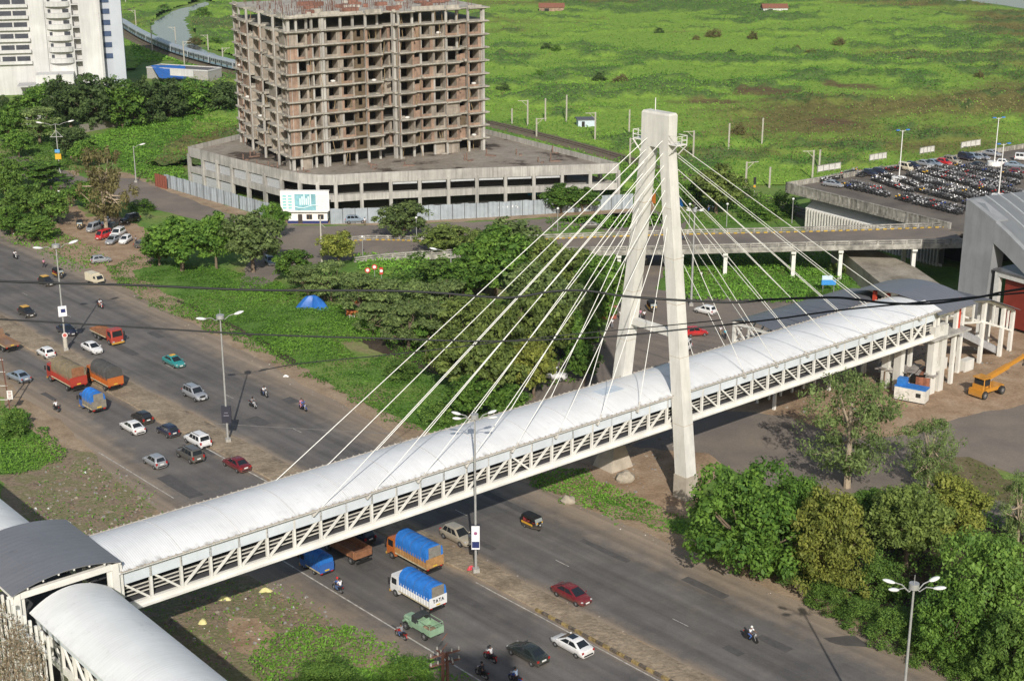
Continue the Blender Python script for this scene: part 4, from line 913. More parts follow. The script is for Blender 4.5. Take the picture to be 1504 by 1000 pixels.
# white framed hoardings seen from behind along the far parapet
boards = [(1217, 252, 7.2), (1289, 236, 5.6), (1361, 226, 5.0), (1425, 217, 7.0)]
for k, (px, py, wd) in enumerate(boards):
    p = G(px, py, 9.6); t = thing('hoarding_board', ('longest white hoarding board at the left corner of the car park parapet', 'white hoarding board on the parapet behind the parked blue cars', 'narrowest white hoarding board on the far parapet', 'white hoarding board furthest along the car park parapet')[k], 'hoarding', (p.x, p.y, 9.6), math.atan2(ca.y, ca.x), 'hoardings along the car park parapet')
    q = MB(); q.box((0, 0, 1.0), (wd, .12, 1.4)); q.build('panel', M('faded white board', (.58, .57, .53), rough=.8, var=.2, scale=1.2), t)
    q = MB()
    for x in [-wd / 2 + wd * j / 4 for j in range(5)]: q.bar((x, -.12, 0), (x, -.12, 1.75), .1)
    for z in (.35, 1.7): q.bar((-wd / 2, -.12, z), (wd / 2, -.12, z), .1)
    q.build('frame', wpar, t)
# low concrete ramp beside the station
q = MB(); tp = [G(1222, 357, 4.2), G(1262, 355, 4.2), G(1345, 393, 3.6), G(1432, 452, 3.0), G(1345, 446, 3.0), G(1300, 421, 3.4)]
rings = [[v for v in tp], [Vector((v.x, v.y, -.1)) for v in tp]]; q.loft(rings); solo(q, 'concrete_ramp', mixmat('dirty ramp concrete', [(.16, .14, .11), (.3, .27, .22), (.36, .33, .28)], .2, fine=.2), 'low sloping concrete ramp with dirty top beside the station portal', 'ramp', tuple(tp[3] * 1), world=True)
# ---- station portal with arched ribbed roof
sp = thing('station_building', 'grey station building with massive portal beam, arched ribbed roof and red wall', 'building', (82.5, 250, 0), worldparts=True)
A0 = Vector((77.3, 245.2, 0)); bd_ = Vector((.534, -.845, 0)); ad_ = Vector((.845, .534, 0))
pg = M('smooth grey portal', (.25, .26, .272), streak=.15, sscale=.6, rough=.6, var=.06, scale=.3, var2=.05)
L0 = [(0, 20.6), (2, 19.9), (5, 18.6), (9, 16.6), (14, 13.7), (20, 9.6), (26, 4.5), (29, 0)]
q = MB()
def arch(off, dz): return [A0 + bd_ * x + ad_ * off + Vector((0, 0, max(0, z + dz))) for x, z in L0]
T_, U_ = arch(0, 0), arch(0, -3.6); T2, U2 = arch(2.0, 0), arch(2.0, -3.6)
q.loft([[a, b_, c, d] for a, b_, c, d in zip(T_, U_, U2, T2)])
q.build('portal_beam', pg, sp)
q = MB(); q.loft([[A0 + bd_ * x + ad_ * y + Vector((0, 0, z)) for x, y in ((0, .02), (w_, .02), (w_, 3.0), (0, 3.0))] for z, w_ in ((0, 6.0), (18.0, 6.6), (20.5, .6))]); q.build('portal_leg', pg, sp)
q = MB(); q.add([p + Vector((0, 0, .06)) for p in arch(1.0, 0)] + [p + Vector((0, 0, .3)) for p in arch(40, -1.5)], [(i, i + 1, i + 9, i + 8) for i in range(7)]); q.add([p + Vector((0, 0, -.1)) for p in arch(1.0, 0)] + [p + Vector((0, 0, .14)) for p in arch(40, -1.5)], [(i + 8, i + 9, i + 1, i) for i in range(7)])
rf = q.build('roof', M('grey roof sheet', (.17, .18, .19), rough=.5, var=.08, scale=.4), sp)
for i in range(1, 12):
    off = 1.5 + i * 3.2; v = [A0 + bd_ * x + ad_ * off + Vector((0, 0, max(0, z - 1.5 * (off - 1) / 39) + .2)) for x, z in L0]; q = MB(); q.tube(v, .16, 6); q.build('roof_rib', M('pale roof rib', (.3, .32, .34), rough=.5), rf, org=sp['_org'])
q = MB(); c = A0 + bd_ * 12 + ad_ * 1.2; q.bar(c - bd_ * 3 + Vector((0, 0, 4.6)), c + bd_ * 26 + Vector((0, 0, 4.6)), .4, 8.0, up=(0, 0, 1)); q.build('red_wall', M('red wall panel', (.2, .03, .018), rough=.6, var=.15, scale=.4), sp)
q = MB(); c2 = c - ad_ * .6
for x in (-4.2, 9.0): q.bar(c2 + bd_ * x, c2 + bd_ * x + Vector((0, 0, 9.6)), .9, .9)
q.bar(c2 + bd_ * -4.6 + Vector((0, 0, 9.2)), c2 + bd_ * 26 + Vector((0, 0, 9.2)), .9, .8); q.build('white_frame', M('grey white frame', (.5, .5, .48), rough=.7), sp)
q = MB(); a, b_ = c - bd_ * 5, c + bd_ * 26; q.prism([tuple(v[:2]) for v in (a - ad_ * 1.2, b_ - ad_ * 1.2, b_ + ad_ * 12, a + ad_ * 12)], 9.65, 10.0); q.build('flat_roof', M('wet dark roof', (.12, .12, .125), rough=.4, var=.3, scale=.5), sp)
q = MB(); q.bar(A0 + bd_ * 7 + ad_ * 6 + Vector((0, 0, 5)), A0 + bd_ * 30 + ad_ * 24 + Vector((0, 0, 5)), .5, 10); q.build('inner_wall', darkin, sp)
# ---- canopy and stairs at the station end of the bridge
ec = thing('end_canopy', 'grey ribbed arched canopy over the station end of the footbridge', 'canopy', B(182, 123), worldparts=True)
barrel('roof', roofmat('grey ribbed canopy sheet', (.15, .155, .175), (E_.x, E_.y, 0), 1.2, dirt_=.1, rough=.4), ec, lambda a, b_, z: B(a, b_, z), 178.6, 188.0, 115.6, 131.8, 12.7, 1.6, step=1.5)
redp = M('red painted post', (.5, .06, .03), rough=.6)
for s_, t_ in ((180, 128), (186.5, 128), (186.5, 117.5), (180.3, 125.8)):
    q = MB(); q.bar(B(s_, t_, 8.2), B(s_, t_, 13.4), .5, .5); q.build('red_post', redp, ec)
q = MB(); q.box(B(183.3, 122.5, 8.6), (9.4, 13, .3), angE); q.build('floor', conc, ec)
for s_, t_ in ((180, 117), (180, 129), (187, 129)):
    q = MB(); q.bar(B(s_, t_, 0), B(s_, t_, 8.4), .6, .6); q.build('column', cream, ec)
ps_ = thing('stair_roof', 'dark grey ribbed stair roof on white lattice frame beside the footbridge', 'stair roof', B(168, 131), worldparts=True)
barrel('roof', roofg2 if False else roofmat('dark ribbed stair sheet', (.12, .125, .14), (E_.x, E_.y, 0), 1.2, dirt_=.1, rough=.4), ps_, lambda a, b_, z: B(a, b_, z), 156.6, 182.5, 127.0, 136.0, 11.4, .9, step=1.5)
for s_ in (157, 169.5, 182):
    for t_ in (127.4, 135.6):
        q = MB(); q.bar(B(s_, t_, 0), B(s_, t_, 11.4), .4, .4); q.build('column', white, ps_)
    q = MB()
    for z in (8.2, 11.1): q.bar(B(s_, 127.4, z), B(s_, 135.6, z), .35, .35)
    for k in range(3):
        a = 127.4 + 2.73 * k; q.bar(B(s_, a, 8.3), B(s_, a + 2.7, 11), .22, .22); q.bar(B(s_, a, 8.2), B(s_, a, 11.1), .22, .22)
    q.build('end_truss', white, ps_)
for t_ in (127.4, 135.6):
    q = MB(); q.bar(B(157, t_, 11.1), B(182, t_, 11.1), .3, .35); q.bar(B(157, t_, 8.2), B(182, t_, 8.2), .3, .35); q.build('side_beam', white, ps_)
    for k in range(9):
        q = MB(); q.bar(B(157 + 2.78 * k, t_, 8.3), B(159.6 + 2.78 * k, t_, 11), .2, .2); q.build('truss_diagonal', white, ps_)
q = MB(); q.box(B(169.5, 131.5, 8.1), (25, 8, .25), angE); q.build('floor', darkdeck, ps_)
# stairs down on the right with white frames
sw = thing('staircase', 'white steel staircase frame with stepped soffit descending to the station yard', 'staircase', (70, 214, 0), worldparts=True)
cols = [((62.5, 206.4), 11.6), ((66.3, 209.8), 11.9), ((68.8, 214.8), 11.4), ((73.6, 219.4), 10.2), ((77.8, 222.7), 8.2), ((80.3, 225.5), 6.8)]
off = Vector((-2.6, 3.4, 0))
for (p, h) in cols:
    for o2 in (Vector((0, 0, 0)), off):
        v = Vector((*p, 0)) + o2; q = MB(); q.bar(v, v + Vector((0, 0, h)), .55, .55); q.build('column', white, sw)
for (p, h), (p2, h2) in zip(cols, cols[1:]):
    for o2 in (Vector((0, 0, 0)), off):
        a, b_ = Vector((*p, h)) + o2, Vector((*p2, h2)) + o2; q = MB(); q.bar(a, b_, .35, .4); q.bar(a - Vector((0, 0, 3.4)), b_ - Vector((0, 0, 3.4)), .25, .3); q.build('beam', white, sw)
    a, b_ = Vector((*p, h)), Vector((*p2, h2)); c = a.lerp(b_, .5); q = MB(); q.bar(c - Vector((0, 0, 3.3)), c, .25, .25); q.build('mullion', white, sw)
for (p, h) in cols:
    a = Vector((*p, h)); q = MB(); q.bar(a, a + off, .3, .35); q.build('cross_beam', white, sw)
q = MB(); a, b_ = Vector((66.5, 212.0, 8.5)), Vector((78.5, 224.2, .6)); d = (b_ - a) / 26; n = Vector((-.713, .701, 0))
for i in range(26): q.bar(a + d * i + n * .1, a + d * i + n * 3.2, .62, .32)
q.bar(a + n * .1 - Vector((0, 0, .5)), b_ + n * .1 - Vector((0, 0, .5)), .12, .9); q.bar(a + n * 3.2 - Vector((0, 0, .5)), b_ + n * 3.2 - Vector((0, 0, .5)), .12, .9)
q.build('flight', M('galvanised sheet', (.45, .46, .48), rough=.4, metal=.3, var=.15), sw)
q = MB(); q.bar(Vector((*cols[2][0], 12.3)) + off * -.15, Vector((*cols[5][0], 7.0)) + off * -.15, .2, .2)
q2 = MB(); r0 = [Vector((*c[0], c[1] + .35)) for c in cols[2:]]; q2.loft([[v + off * -.3, v + off * 1.3, v + off * 1.3 + Vector((0, 0, .1)), v + off * -.3 + Vector((0, 0, .1))] for v in r0]); q2.build('roof_sheet', MATS['dark ribbed stair sheet'], sw)
q = MB()
for x, y in ((66.5, 216.5), (70.5, 216.0)): q.box((x, y, .9), (2.4, 1.2, 1.8), .7)
q.build('stair_plinth', cream, sw)
# cream H frames carrying the bridge end
for k, (x, y, h) in enumerate(((62.8, 206.2, 10.4), (56.8, 207.4, 8.6))):
    hf = thing('pier_frame', ('tall cream H-shaped pier frame at the station end of the bridge', 'lower cream pier frame behind the tin shed under the bridge')[k], 'pier', (x, y, 0), math.atan2(N_.y, N_.x) if k else angE)
    for d in (-1.05, 1.05):
        q = MB(); q.bar((d, 0, 0), (d, 0, h), 1.0, 1.2, up=(1, 0, 0)); q.build('leg', cream, hf)
    for z in (h * .35, h - 1.3):
        q = MB(); q.box((0, 0, z), (1.12, .8, .7)); q.build('tie_beam', cream, hf)
# lattice of the lower stair under the bridge
ls = thing('stair_frame', 'small white lattice stair frame standing in the dirt under the bridge', 'stair frame', G(1150, 590), worldparts=True)
a, b_ = G(1112, 592), G(1196, 566); n = N_ * 2.2
for o2 in (Vector((0, 0, 0)), n):
    for z in (.9, 2.6): q = MB(); q.bar(a + o2 + Vector((0, 0, z)), b_ + o2 + Vector((0, 0, z)), .22, .25); q.build('beam', white, ls)
    for k in range(6):
        p = a.lerp(b_, k / 5) + o2; q = MB(); q.bar(p, p + Vector((0, 0, 2.7)), .3, .3); q.build('post', white, ls)
        if k < 5: p2 = a.lerp(b_, (k + 1) / 5) + o2; q = MB(); q.bar(p + Vector((0, 0, 1.0)), p2 + Vector((0, 0, 2.5)), .16, .16); q.build('brace', white, ls)
q = MB(); q.add([a + Vector((0, 0, 1.1)), b_ + Vector((0, 0, 1.1)), b_ + n + Vector((0, 0, 1.1)), a + n + Vector((0, 0, 1.1)), a + Vector((0, 0, .9)), b_ + Vector((0, 0, .9)), b_ + n + Vector((0, 0, .9)), a + n + Vector((0, 0, .9))], [(0, 1, 2, 3), (7, 6, 5, 4), (0, 4, 5, 1), (1, 5, 6, 2), (2, 6, 7, 3), (3, 7, 4, 0)]); q.build('landing', darkdeck, ls)
# rusty tin shed and generator below the bridge end
td = thing('tin_shed', 'ramshackle tin shed with rusty corrugated roof beside the generator', 'shed', G(1336, 568), -.45)
q = MB(); tin = M('mottled rusty tin', (.32, .29, .27), rough=.7, var=.4, scale=.8, var2=.2); rt = M('rust patch tin', (.25, .1, .06), rough=.9, var=.3)
for x in np.arange(-4.6, 4.2, .6): q.box((x, 0, 2.95 + .12 * math.sin(x * 3)), (.58, 5.4, .06), rot=Matrix.Rotation(-.06, 3, 'X'), mat=1 if random.random() < .3 else 0)
q.build('roof', [tin, rt], td)
q = MB(); corrugated(q, Vector((3.3, -2.4, 0)), Vector((3.3, 2.2, 0)), 2.6); corrugated(q, Vector((1.2, -2.4, 0)), Vector((3.3, -2.4, 0)), 2.6, mat=1); corrugated(q, Vector((-3.4, 2.2, 0)), Vector((3.3, 2.2, 0)), 2.5); q.build('wall', [cor, rt], td)
for x in (-3.4, 0): q = MB(); q.bar((x, -2.3, 0), (x, -2.3, 2.7), .14, .14); q.build('post', M('weathered timber', (.18, .12, .08), rough=.9), td)
ge = thing('generator', 'white generator set with bright blue top standing in front of the tin shed', 'generator', G(1338, 588), .42 - 1.0)
q = MB(); q.box((0, 0, 1.15), (4.6, 1.9, 1.9)); q.build('body', M('dirty white enamel', (.62, .6, .55), rough=.5, var=.15), ge)
gb = M('generator blue', (.03, .17, .5), rough=.5, var=.15)
q = MB(); q.box((0, 0, 2.17), (4.65, 1.95, .16)); q.build('top', gb, ge); q = MB(); q.box((-1.5, .1, 2.75), (1.3, 1.2, 1.0)); q.build('silencer', gb, ge)
q = MB(); q.box((0, 0, .12), (4.4, 1.7, .24)); q.build('skid', darkin, ge)
for x in (-1.1, .35): q = MB(); q.box((x, -.97, 1.25), (1.1, .06, 1.2)); q.build('door', MATS['dirty white enamel'], ge)
q = MB(); q.box((1.3, -1.0, 1.3), (.7, .06, .6)); q.build('grille', darkin, ge)
# ---- the building the photograph is taken from: it throws its shadow across the lower road
vb = thing('apartment_building', 'tall pale apartment block behind the viewpoint casting shadow on the lower road', 'building', (0, -10, 0), worldparts=True)
for nm, x0, x1, z in (('wall', -12, 3.2, 79.4), ('stair_tower', 3.2, 10.6, 82.5), ('wall', 10.6, 26, 73.5)):
    q = MB(); q.box(((x0 + x1) / 2, -9, z / 2), (x1 - x0, 12, z)); q.build(nm, ww, vb)
    for k in range(18, 25):
        for x in np.arange(x0 + 2, x1 - 1.5, 4.2): q = MB(); q.box((x, -2.98, k * 3.05 + 1.6), (1.6, .1, 1.4)); q.build('window', wdk, vb)
# ================================================================ VEHICLES
tyre = M('tyre rubber', (.018, .018, .018), rough=.9, var=.1); rimm = M('wheel rim', (.4, .4, .41), rough=.35, metal=.6, var=.1)
glass = M('car glass', (.018, .022, .026), rough=.06, var=0, spec=.6); hl = M('headlamp glass', (.4, .4, .4), rough=.15, var=0); tlm = M('tail lamp', (.35, .02, .015), rough=.25, var=0)
blk_ = M('black plastic', (.02, .02, .02), rough=.6, var=.1); platew = M('white number plate', (.7, .7, .68), rough=.5, var=.05); platey = M('yellow number plate', (.6, .42, .05), rough=.5, var=.05)
PAINT = {k: paint(k, c, r_, m_) for k, (c, r_, m_) in {
 'white': ((.72, .72, .72), .3, 0), 'cream': ((.62, .56, .42), .4, 0), 'silver': ((.36, .38, .41), .3, .3), 'bluesilver': ((.27, .34, .42), .3, .3), 'grey': ((.13, .125, .115), .3, .3), 'darkgreen': ((.025, .035, .035), .25, .2), 'black': ((.012, .012, .014), .2, 0), 'navy': ((.015, .022, .05), .22, .1), 'maroon': ((.16, .012, .02), .25, .1), 'red': ((.5, .015, .02), .3, 0), 'teal': ((.02, .24, .24), .35, 0), 'taxiblack': ((.015, .015, .016), .35, 0), 'yellow': ((.62, .33, .02), .4, 0), 'orange': ((.45, .12, .02), .5, 0), 'lorryred': ((.36, .04, .025), .5, 0), 'green': ((.2, .34, .22), .6, 0), 'brown': ((.22, .13, .08), .7, 0), 'blue': ((.03, .12, .4), .4, 0), 'crane': ((.5, .22, .02), .55, 0), 'beige': ((.4, .36, .29), .35, .2)}.items()}
def wheelparts(P, x, y, r, wd, side):
    m = MB(); prof = [(r * .72, -wd / 2), (r * .95, -wd / 2), (r, -wd * .3), (r, wd * .3), (r * .95, wd / 2), (r * .72, wd / 2)]; n = 16
    m.loft([[Vector((x + q * math.cos(2 * math.pi * j / n), y + yy, r + q * math.sin(2 * math.pi * j / n))) for j in range(n)] for q, yy in prof], smooth=True)
    e = P.part('wheel', m, tyre)
    k = MB(); k.loft([[Vector((x + q * math.cos(2 * math.pi * j / n), y + side * yy, r + q * math.sin(2 * math.pi * j / n))) for j in range(n)] for q, yy in ((r * .68, wd * .3), (r * .66, wd * .52), (r * .5, wd * .46), (r * .2, wd * .58))], smooth=True)
    P.part('rim', k, rimm, parent=e)
def carproto(kind):
    P = Proto('parked_car')
    sp_ = {'sedan': dict(L=4.5, W=1.74, H=1.46, st=[(-2.25, .62, .74), (-2.15, .9, .82), (-1.75, 1.0, .86), (-1.0, .97, .87), (1.0, .93, .87), (1.6, .82, .85), (2.05, .7, .78), (2.25, .55, .66)], cab=(-1.9, 1.38, -1.0, .3, .93)),
           'hatch': dict(L=3.75, W=1.64, H=1.52, st=[(-1.87, .6, .72), (-1.8, .92, .78), (-1.3, .96, .81), (.8, .93, .82), (1.35, .85, .8), (1.7, .72, .74), (1.87, .56, .64)], cab=(-1.74, .98, -1.42, .25, .92)),
           'suv': dict(L=4.5, W=1.8, H=1.78, st=[(-2.2, .65, .8), (-2.12, 1.05, .86), (-1.6, 1.08, .89), (1.0, 1.06, .89), (1.7, 1.0, .87), (2.1, .86, .82), (2.25, .62, .72)], cab=(-2.02, 1.1, -1.78, .45, 1.03)),
           'van': dict(L=3.7, W=1.5, H=1.85, st=[(-1.85, .65, .68), (-1.8, 1.05, .73), (-1.2, 1.06, .75), (1.2, 1.03, .75), (1.6, .95, .73), (1.85, .7, .66)], cab=(-1.78, 1.62, -1.7, .98, 1.0)),
           'jeep': dict(L=4.3, W=1.75, H=1.85, st=[(-2.1, .7, .84), (-2.05, 1.08, .86), (-1.0, 1.1, .86), (.85, 1.08, .86), (1.0, 1.05, .74), (1.9, 1.0, .7), (2.05, .75, .68)], cab=(-2.03, .95, -1.95, .62, 1.05)),
           'crossover': dict(L=4.5, W=1.82, H=1.7, st=[(-2.2, .62, .76), (-2.1, 1.0, .85), (-1.5, 1.05, .88), (1.0, 1.02, .89), (1.65, .94, .87), (2.1, .78, .8), (2.25, .58, .7)], cab=(-1.95, 1.2, -1.5, .35, .99))}[kind]
    m = MB(); rings = []; zb = .24 if kind not in ('suv', 'jeep') else .32
    for x, zt, w_ in sp_['st']:
        hh = zt - zb; half = [(-w_ * .84, zb), (-w_ * .97, zb + hh * .25), (-w_, zb + hh * .6), (-w_ * .97, zt - hh * .1), (-w_ * .84, zt - .01), (-w_ * .4, zt + .035)]
        ring = [Vector((x, y, z)) for y, z in half] + [Vector((x, -y, z)) for y, z in reversed(half)]; rings.append(ring)
    m.loft(rings, smooth=True)
    xr, xf, xr2, xf2, zc = sp_['cab']; H = sp_['H']; wb, wr = sp_['W'] / 2 * .92, sp_['W'] / 2 * .72
    if kind in ('suv', 'van', 'jeep'): wr = sp_['W'] / 2 * .82
    def plan(x0, x1, w_, z, c): return [Vector(p) for p in ((x0 + c, -w_, z), (x1 - c, -w_, z), (x1, -w_ + c, z), (x1, w_ - c, z), (x1 - c, w_, z), (x0 + c, w_, z), (x0, w_ - c, z), (x0, -w_ + c, z))]
    m.loft([plan(xr, xf, wb, zc - .04, .1), plan(xr2, xf2, wr, H - .06, .12), plan(xr2 + .12, xf2 - .1, wr - .12, H - .005, .12), plan(xr2 + .4, xf2 - .35, wr - .35, H + .012, .1)], smooth=True)
    P.part('body', m, PAINT['white'], 'paint', sharp=42)
    def quad_(name, pts, n_off, role=None):
        pts = [Vector(p) for p in pts]; n = (pts[1] - pts[0]).cross(pts[2] - pts[0]).normalized(); 
        if n.dot(Vector(n_off)) < 0: n = -n
        m = MB(); a = [p + n * .018 for p in pts]; b_ = [p - n * .02 for p in pts]; m.loft([b_, a]); return m
    def S(sd, f, g):      # point on the cabin side: f along, g up
        a = Vector((xr + .1 + (xf - xr - .2) * f, sd * wb, zc - .04)); b_ = Vector((xr2 + .12 + (xf2 - xr2 - .24) * f, sd * wr, H - .06)); return a.lerp(b_, g)
    for sd in (-1, 1):
        m = MB()
        cuts = [(.07, .49), (.53, .92)] if kind in ('sedan', 'hatch') else [(.05, .31), (.35, .63), (.67, .94)]
        for f0, f1 in cuts:
            q = quad_('w', [S(sd, f0, .2), S(sd, f1, .2), S(sd, min(f1, .96), .92), S(sd, f0, .92)], (0, sd, 0)); m.add(q.v, q.f)
        P.part('side_window', m, glass)
    def Fq(x0, x1, g0, g1, wi):
        a = Vector((x0, 0, zc - .04)); b_ = Vector((x1, 0, H - .06)); lo, hi = a.lerp(b_, g0), a.lerp(b_, g1); w0, w1 = (wb + (wr - wb) * g0 - wi), (wb + (wr - wb) * g1 - wi)
        return [lo + Vector((0, -w0, 0)), lo + Vector((0, w0, 0)), hi + Vector((0, w1, 0)), hi + Vector((0, -w1, 0))]
    P.part('windscreen', quad_('w', Fq(xf, xf2, .1, .94, .13), (1, 0, .5)), glass); P.part('rear_window', quad_('w', Fq(xr, xr2, .22, .92, .15), (-1, 0, .4)), glass)
    L2 = sp_['st'][-1][0]; wz = sp_['st'][-2]; zr = .62 if kind in ('sedan', 'hatch') else .75
    for sd in (-1, 1):
        a = MB(); a.ball((L2 - .16, sd * wz[2] * .8, zr), (.14, .15, .08), nu=8, nv=5); P.part('headlight', a, hl)
        a = MB(); a.box((sp_['st'][0][0] + .1, sd * sp_['st'][0][2] * .92, zr + .14), (.16, .22, .2 if kind in ('sedan',) else .34)); P.part('tail_light', a, tlm)
        a = MB(); a.ball((xf - .28, sd * (wb + .12), zc + .08), (.07, .11, .08), nu=8, nv=5); P.part('mirror', a, PAINT['white'], 'paint')
    a = MB(); a.box((L2 - .02, 0, .42), (.1, 1.1, .12)); a.box((sp_['st'][0][0] + .02, 0, .42), (.1, 1.15, .14)); P.part('bumper_trim', a, blk_)
    a = MB(); a.box((L2 + .02, 0, .46), (.05, .5, .13)); P.part('number_plate', a, platew); a = MB(); a.box((sp_['st'][0][0] - .02, 0, .72), (.05, .5, .14)); P.part('number_plate', a, platew)
    r = .3 if kind in ('sedan', 'hatch', 'van') else .36; wx = sp_['L'] / 2 * .62; tw_ = sp_['W'] / 2 - .12
    for x in (-wx, wx * 1.02):
        for sd in (-1, 1): wheelparts(P, x, sd * tw_, r, .2, sd)
    if kind in ('suv', 'jeep'):
        a = MB(); [a.bar((xr2 + .2, sd * (wr - .15), H + .05), (xf2 - .3, sd * (wr - .15), H + .05), .05) for sd in (-1, 1)]; P.part('roof_rail', a, blk_)
        a = MB(); a.tube([(L2 - .1, -.5, .8), (L2 + .01, -.5, .8)], .01, 6); a.box((L2 - .06, 0, .8), (.1, .8, .25)); P.part('grille', a, blk_)
    return P
CARS = {k: carproto(k) for k in ('sedan', 'hatch', 'suv', 'van', 'jeep', 'crossover')}
roofy = MB(); roofy.loft([[Vector(p) for p in ((-1.3, -.58, 1.505), (.15, -.58, 1.505), (.15, .58, 1.505), (-1.3, .58, 1.505))], [Vector(p) for p in ((-1.15, -.5, 1.56), (.05, -.5, 1.56), (.05, .5, 1.56), (-1.15, .5, 1.56))]]); roofy_me = roofy.mesh('taxi_roof', PAINT['yellow'])
GZ = .024
def at_(px, py, zc=.7, z=GZ): p = G(px, py, zc); return (p.x, p.y, z)
def car(kind, col, px, py, ang, label, group=None, zc=.7, z=GZ, name=None, cat='car', scale=1.0):
    o = CARS[kind].put(label, cat, at_(px, py, zc + z - GZ if z > 1 else zc, z), ang, group, {'paint': PAINT[col]}, name or {'sedan': 'sedan_car', 'hatch': 'hatchback_car', 'suv': 'sport_utility_car', 'van': 'minivan', 'jeep': 'jeep', 'crossover': 'crossover_car'}[kind], scale * (1.0 if z > 1 else 1.06))
    return o
gN = 'vehicles driving away on the near carriageway'; gO = 'vehicles coming along the far carriageway'
U, D = ANG_UP, ANG_DN
def taxi_roof(o):
    k = bpy.data.objects.new('yellow_roof', roofy_me); COL.objects.link(k); k.parent = o; return o
for a in (('hatch', 'white', 67, 517, U, 'white hatchback between the flat lorry and the tan covered lorry'), ('sedan', 'bluesilver', 27, 552, U + .1, 'pale blue sedan near the left photo edge by the lattice pole'), ('hatch', 'black', 208, 612, U, 'black hatchback beside the white sedan in the queue'), ('sedan', 'white', 194, 626, U, 'white sedan in the queue next to a black hatchback'), ('hatch', 'navy', 246, 631, U, 'dark navy hatchback ahead of the white people carrier'), ('suv', 'white', 290, 646, U, 'white tall people carrier with red tail lights beside the median'), ('suv', 'grey', 279, 667, U, 'grey-brown estate car behind the white people carrier'), ('hatch', 'silver', 227, 676, U, 'silver hatchback alone on the outer lane'), ('sedan', 'maroon', 347, 680, U, 'maroon sedan nearest the median before the bridge'), ('sedan', 'darkgreen', 775, 957, U, 'dark green sedan beside the white sunroof sedan'), ('sedan', 'white', 840, 945, U, 'white sedan with black sunroof beside the kerb stones'), ('hatch', 'navy', 530, 784, U, 'dark car in the shadow right under the bridge')):
    car(*a, gN)
so_ = [o for o in bpy.data.objects if o.get('label', '').startswith('white sedan with black sunroof')][0]
q = MB(); q.box((-.15, 0, 1.47), (.75, .8, .03)); k = bpy.data.objects.new('sunroof', q.mesh('sunroof', glass)); COL.objects.link(k); k.parent = so_
for a in (('sedan', 'navy', 98, 484, D, 'dark blue car beside the median lamp with a round sign'), ('sedan', 'white', 135, 510, D, 'white sedan following the red flatbed lorry'), ('suv', 'silver', 286, 578, D, 'silver-grey jeep-like wagon with roof rack on the far carriageway'), ('crossover', 'beige', 672, 786, D, 'silver-beige crossover beside the lamp with a white advert'), ('sedan', 'maroon', 840, 871, D, 'dark red sedan alone on the far carriageway')):
    car(*a, gO)
for a in (('sedan', 'teal', 255, 530, D, 'teal taxi with small yellow roof sign on the far carriageway'),):
    o = car(*a, gO, name='taxi', cat='taxi'); q = MB(); q.box((-.3, 0, 1.52), (.5, .8, .14)); k = bpy.data.objects.new('roof_sign', q.mesh('roof_sign', PAINT['yellow'])); COL.objects.link(k); k.parent = o
for a in (('hatch', 'taxiblack', 68, 413, D, 'black and yellow taxi passing the cream van'), ('hatch', 'taxiblack', 39, 458, D, 'black and yellow taxi on the lane nearest the median at left')):
    taxi_roof(car(*a, gO, name='taxi', cat='taxi'))
gP = 'cars parked in the dirt yard'
for a in (('van', 'silver', 138, 335, -1.9, 'silver van second from the left in the dirt yard'), ('hatch', 'white', 152, 326, -1.75, 'white car at the back of the dirt yard'), ('sedan', 'darkgreen', 163, 333, -1.75, 'dark green car behind the red van'), ('van', 'red', 152, 346, -2.0, 'bright red van in the dirt yard'), ('suv', 'white', 173, 343, -1.75, 'white estate car behind two white hatchbacks'), ('sedan', 'silver', 166, 352, -1.75, 'white pickup-like car with dark bed at the front of the yard'), ('hatch', 'white', 184, 352, -1.7, 'white hatchback at the front right of the yard'), ('suv', 'black', 191, 322, -2.2, 'black car in the tree shade of the yard'), ('hatch', 'grey', 211, 360, -.4, 'small dark car half hidden by the spreading tree')):
    car(*a, gP)
for a in (('hatch', 'silver', 148, 381, .5, 'silver-white car leaving the dirt yard onto the highway'), ('suv', 'bluesilver', 522, 323, .15, 'silver-blue jeep parked before the grey hoarding'), ('hatch', 'bluesilver', 397, 383, -1.2, 'blue-grey car on the lane left of the white pole'), ('hatch', 'white', 1036, 455, 2.4, 'white hatchback parked by the grass under the ramp'), ('hatch', 'red', 1022, 487, .25, 'bright red hatchback in the station forecourt'), ('jeep', 'white', 1003, 512, -2.0, 'white jeep behind the near pylon leg'), ('jeep', 'white', 812, 551, -.3, 'abandoned white pickup in the shade of the thicket'), ('sedan', 'grey', 868, 331, .1, 'grey car on the service road behind the cables')):
    car(*a)
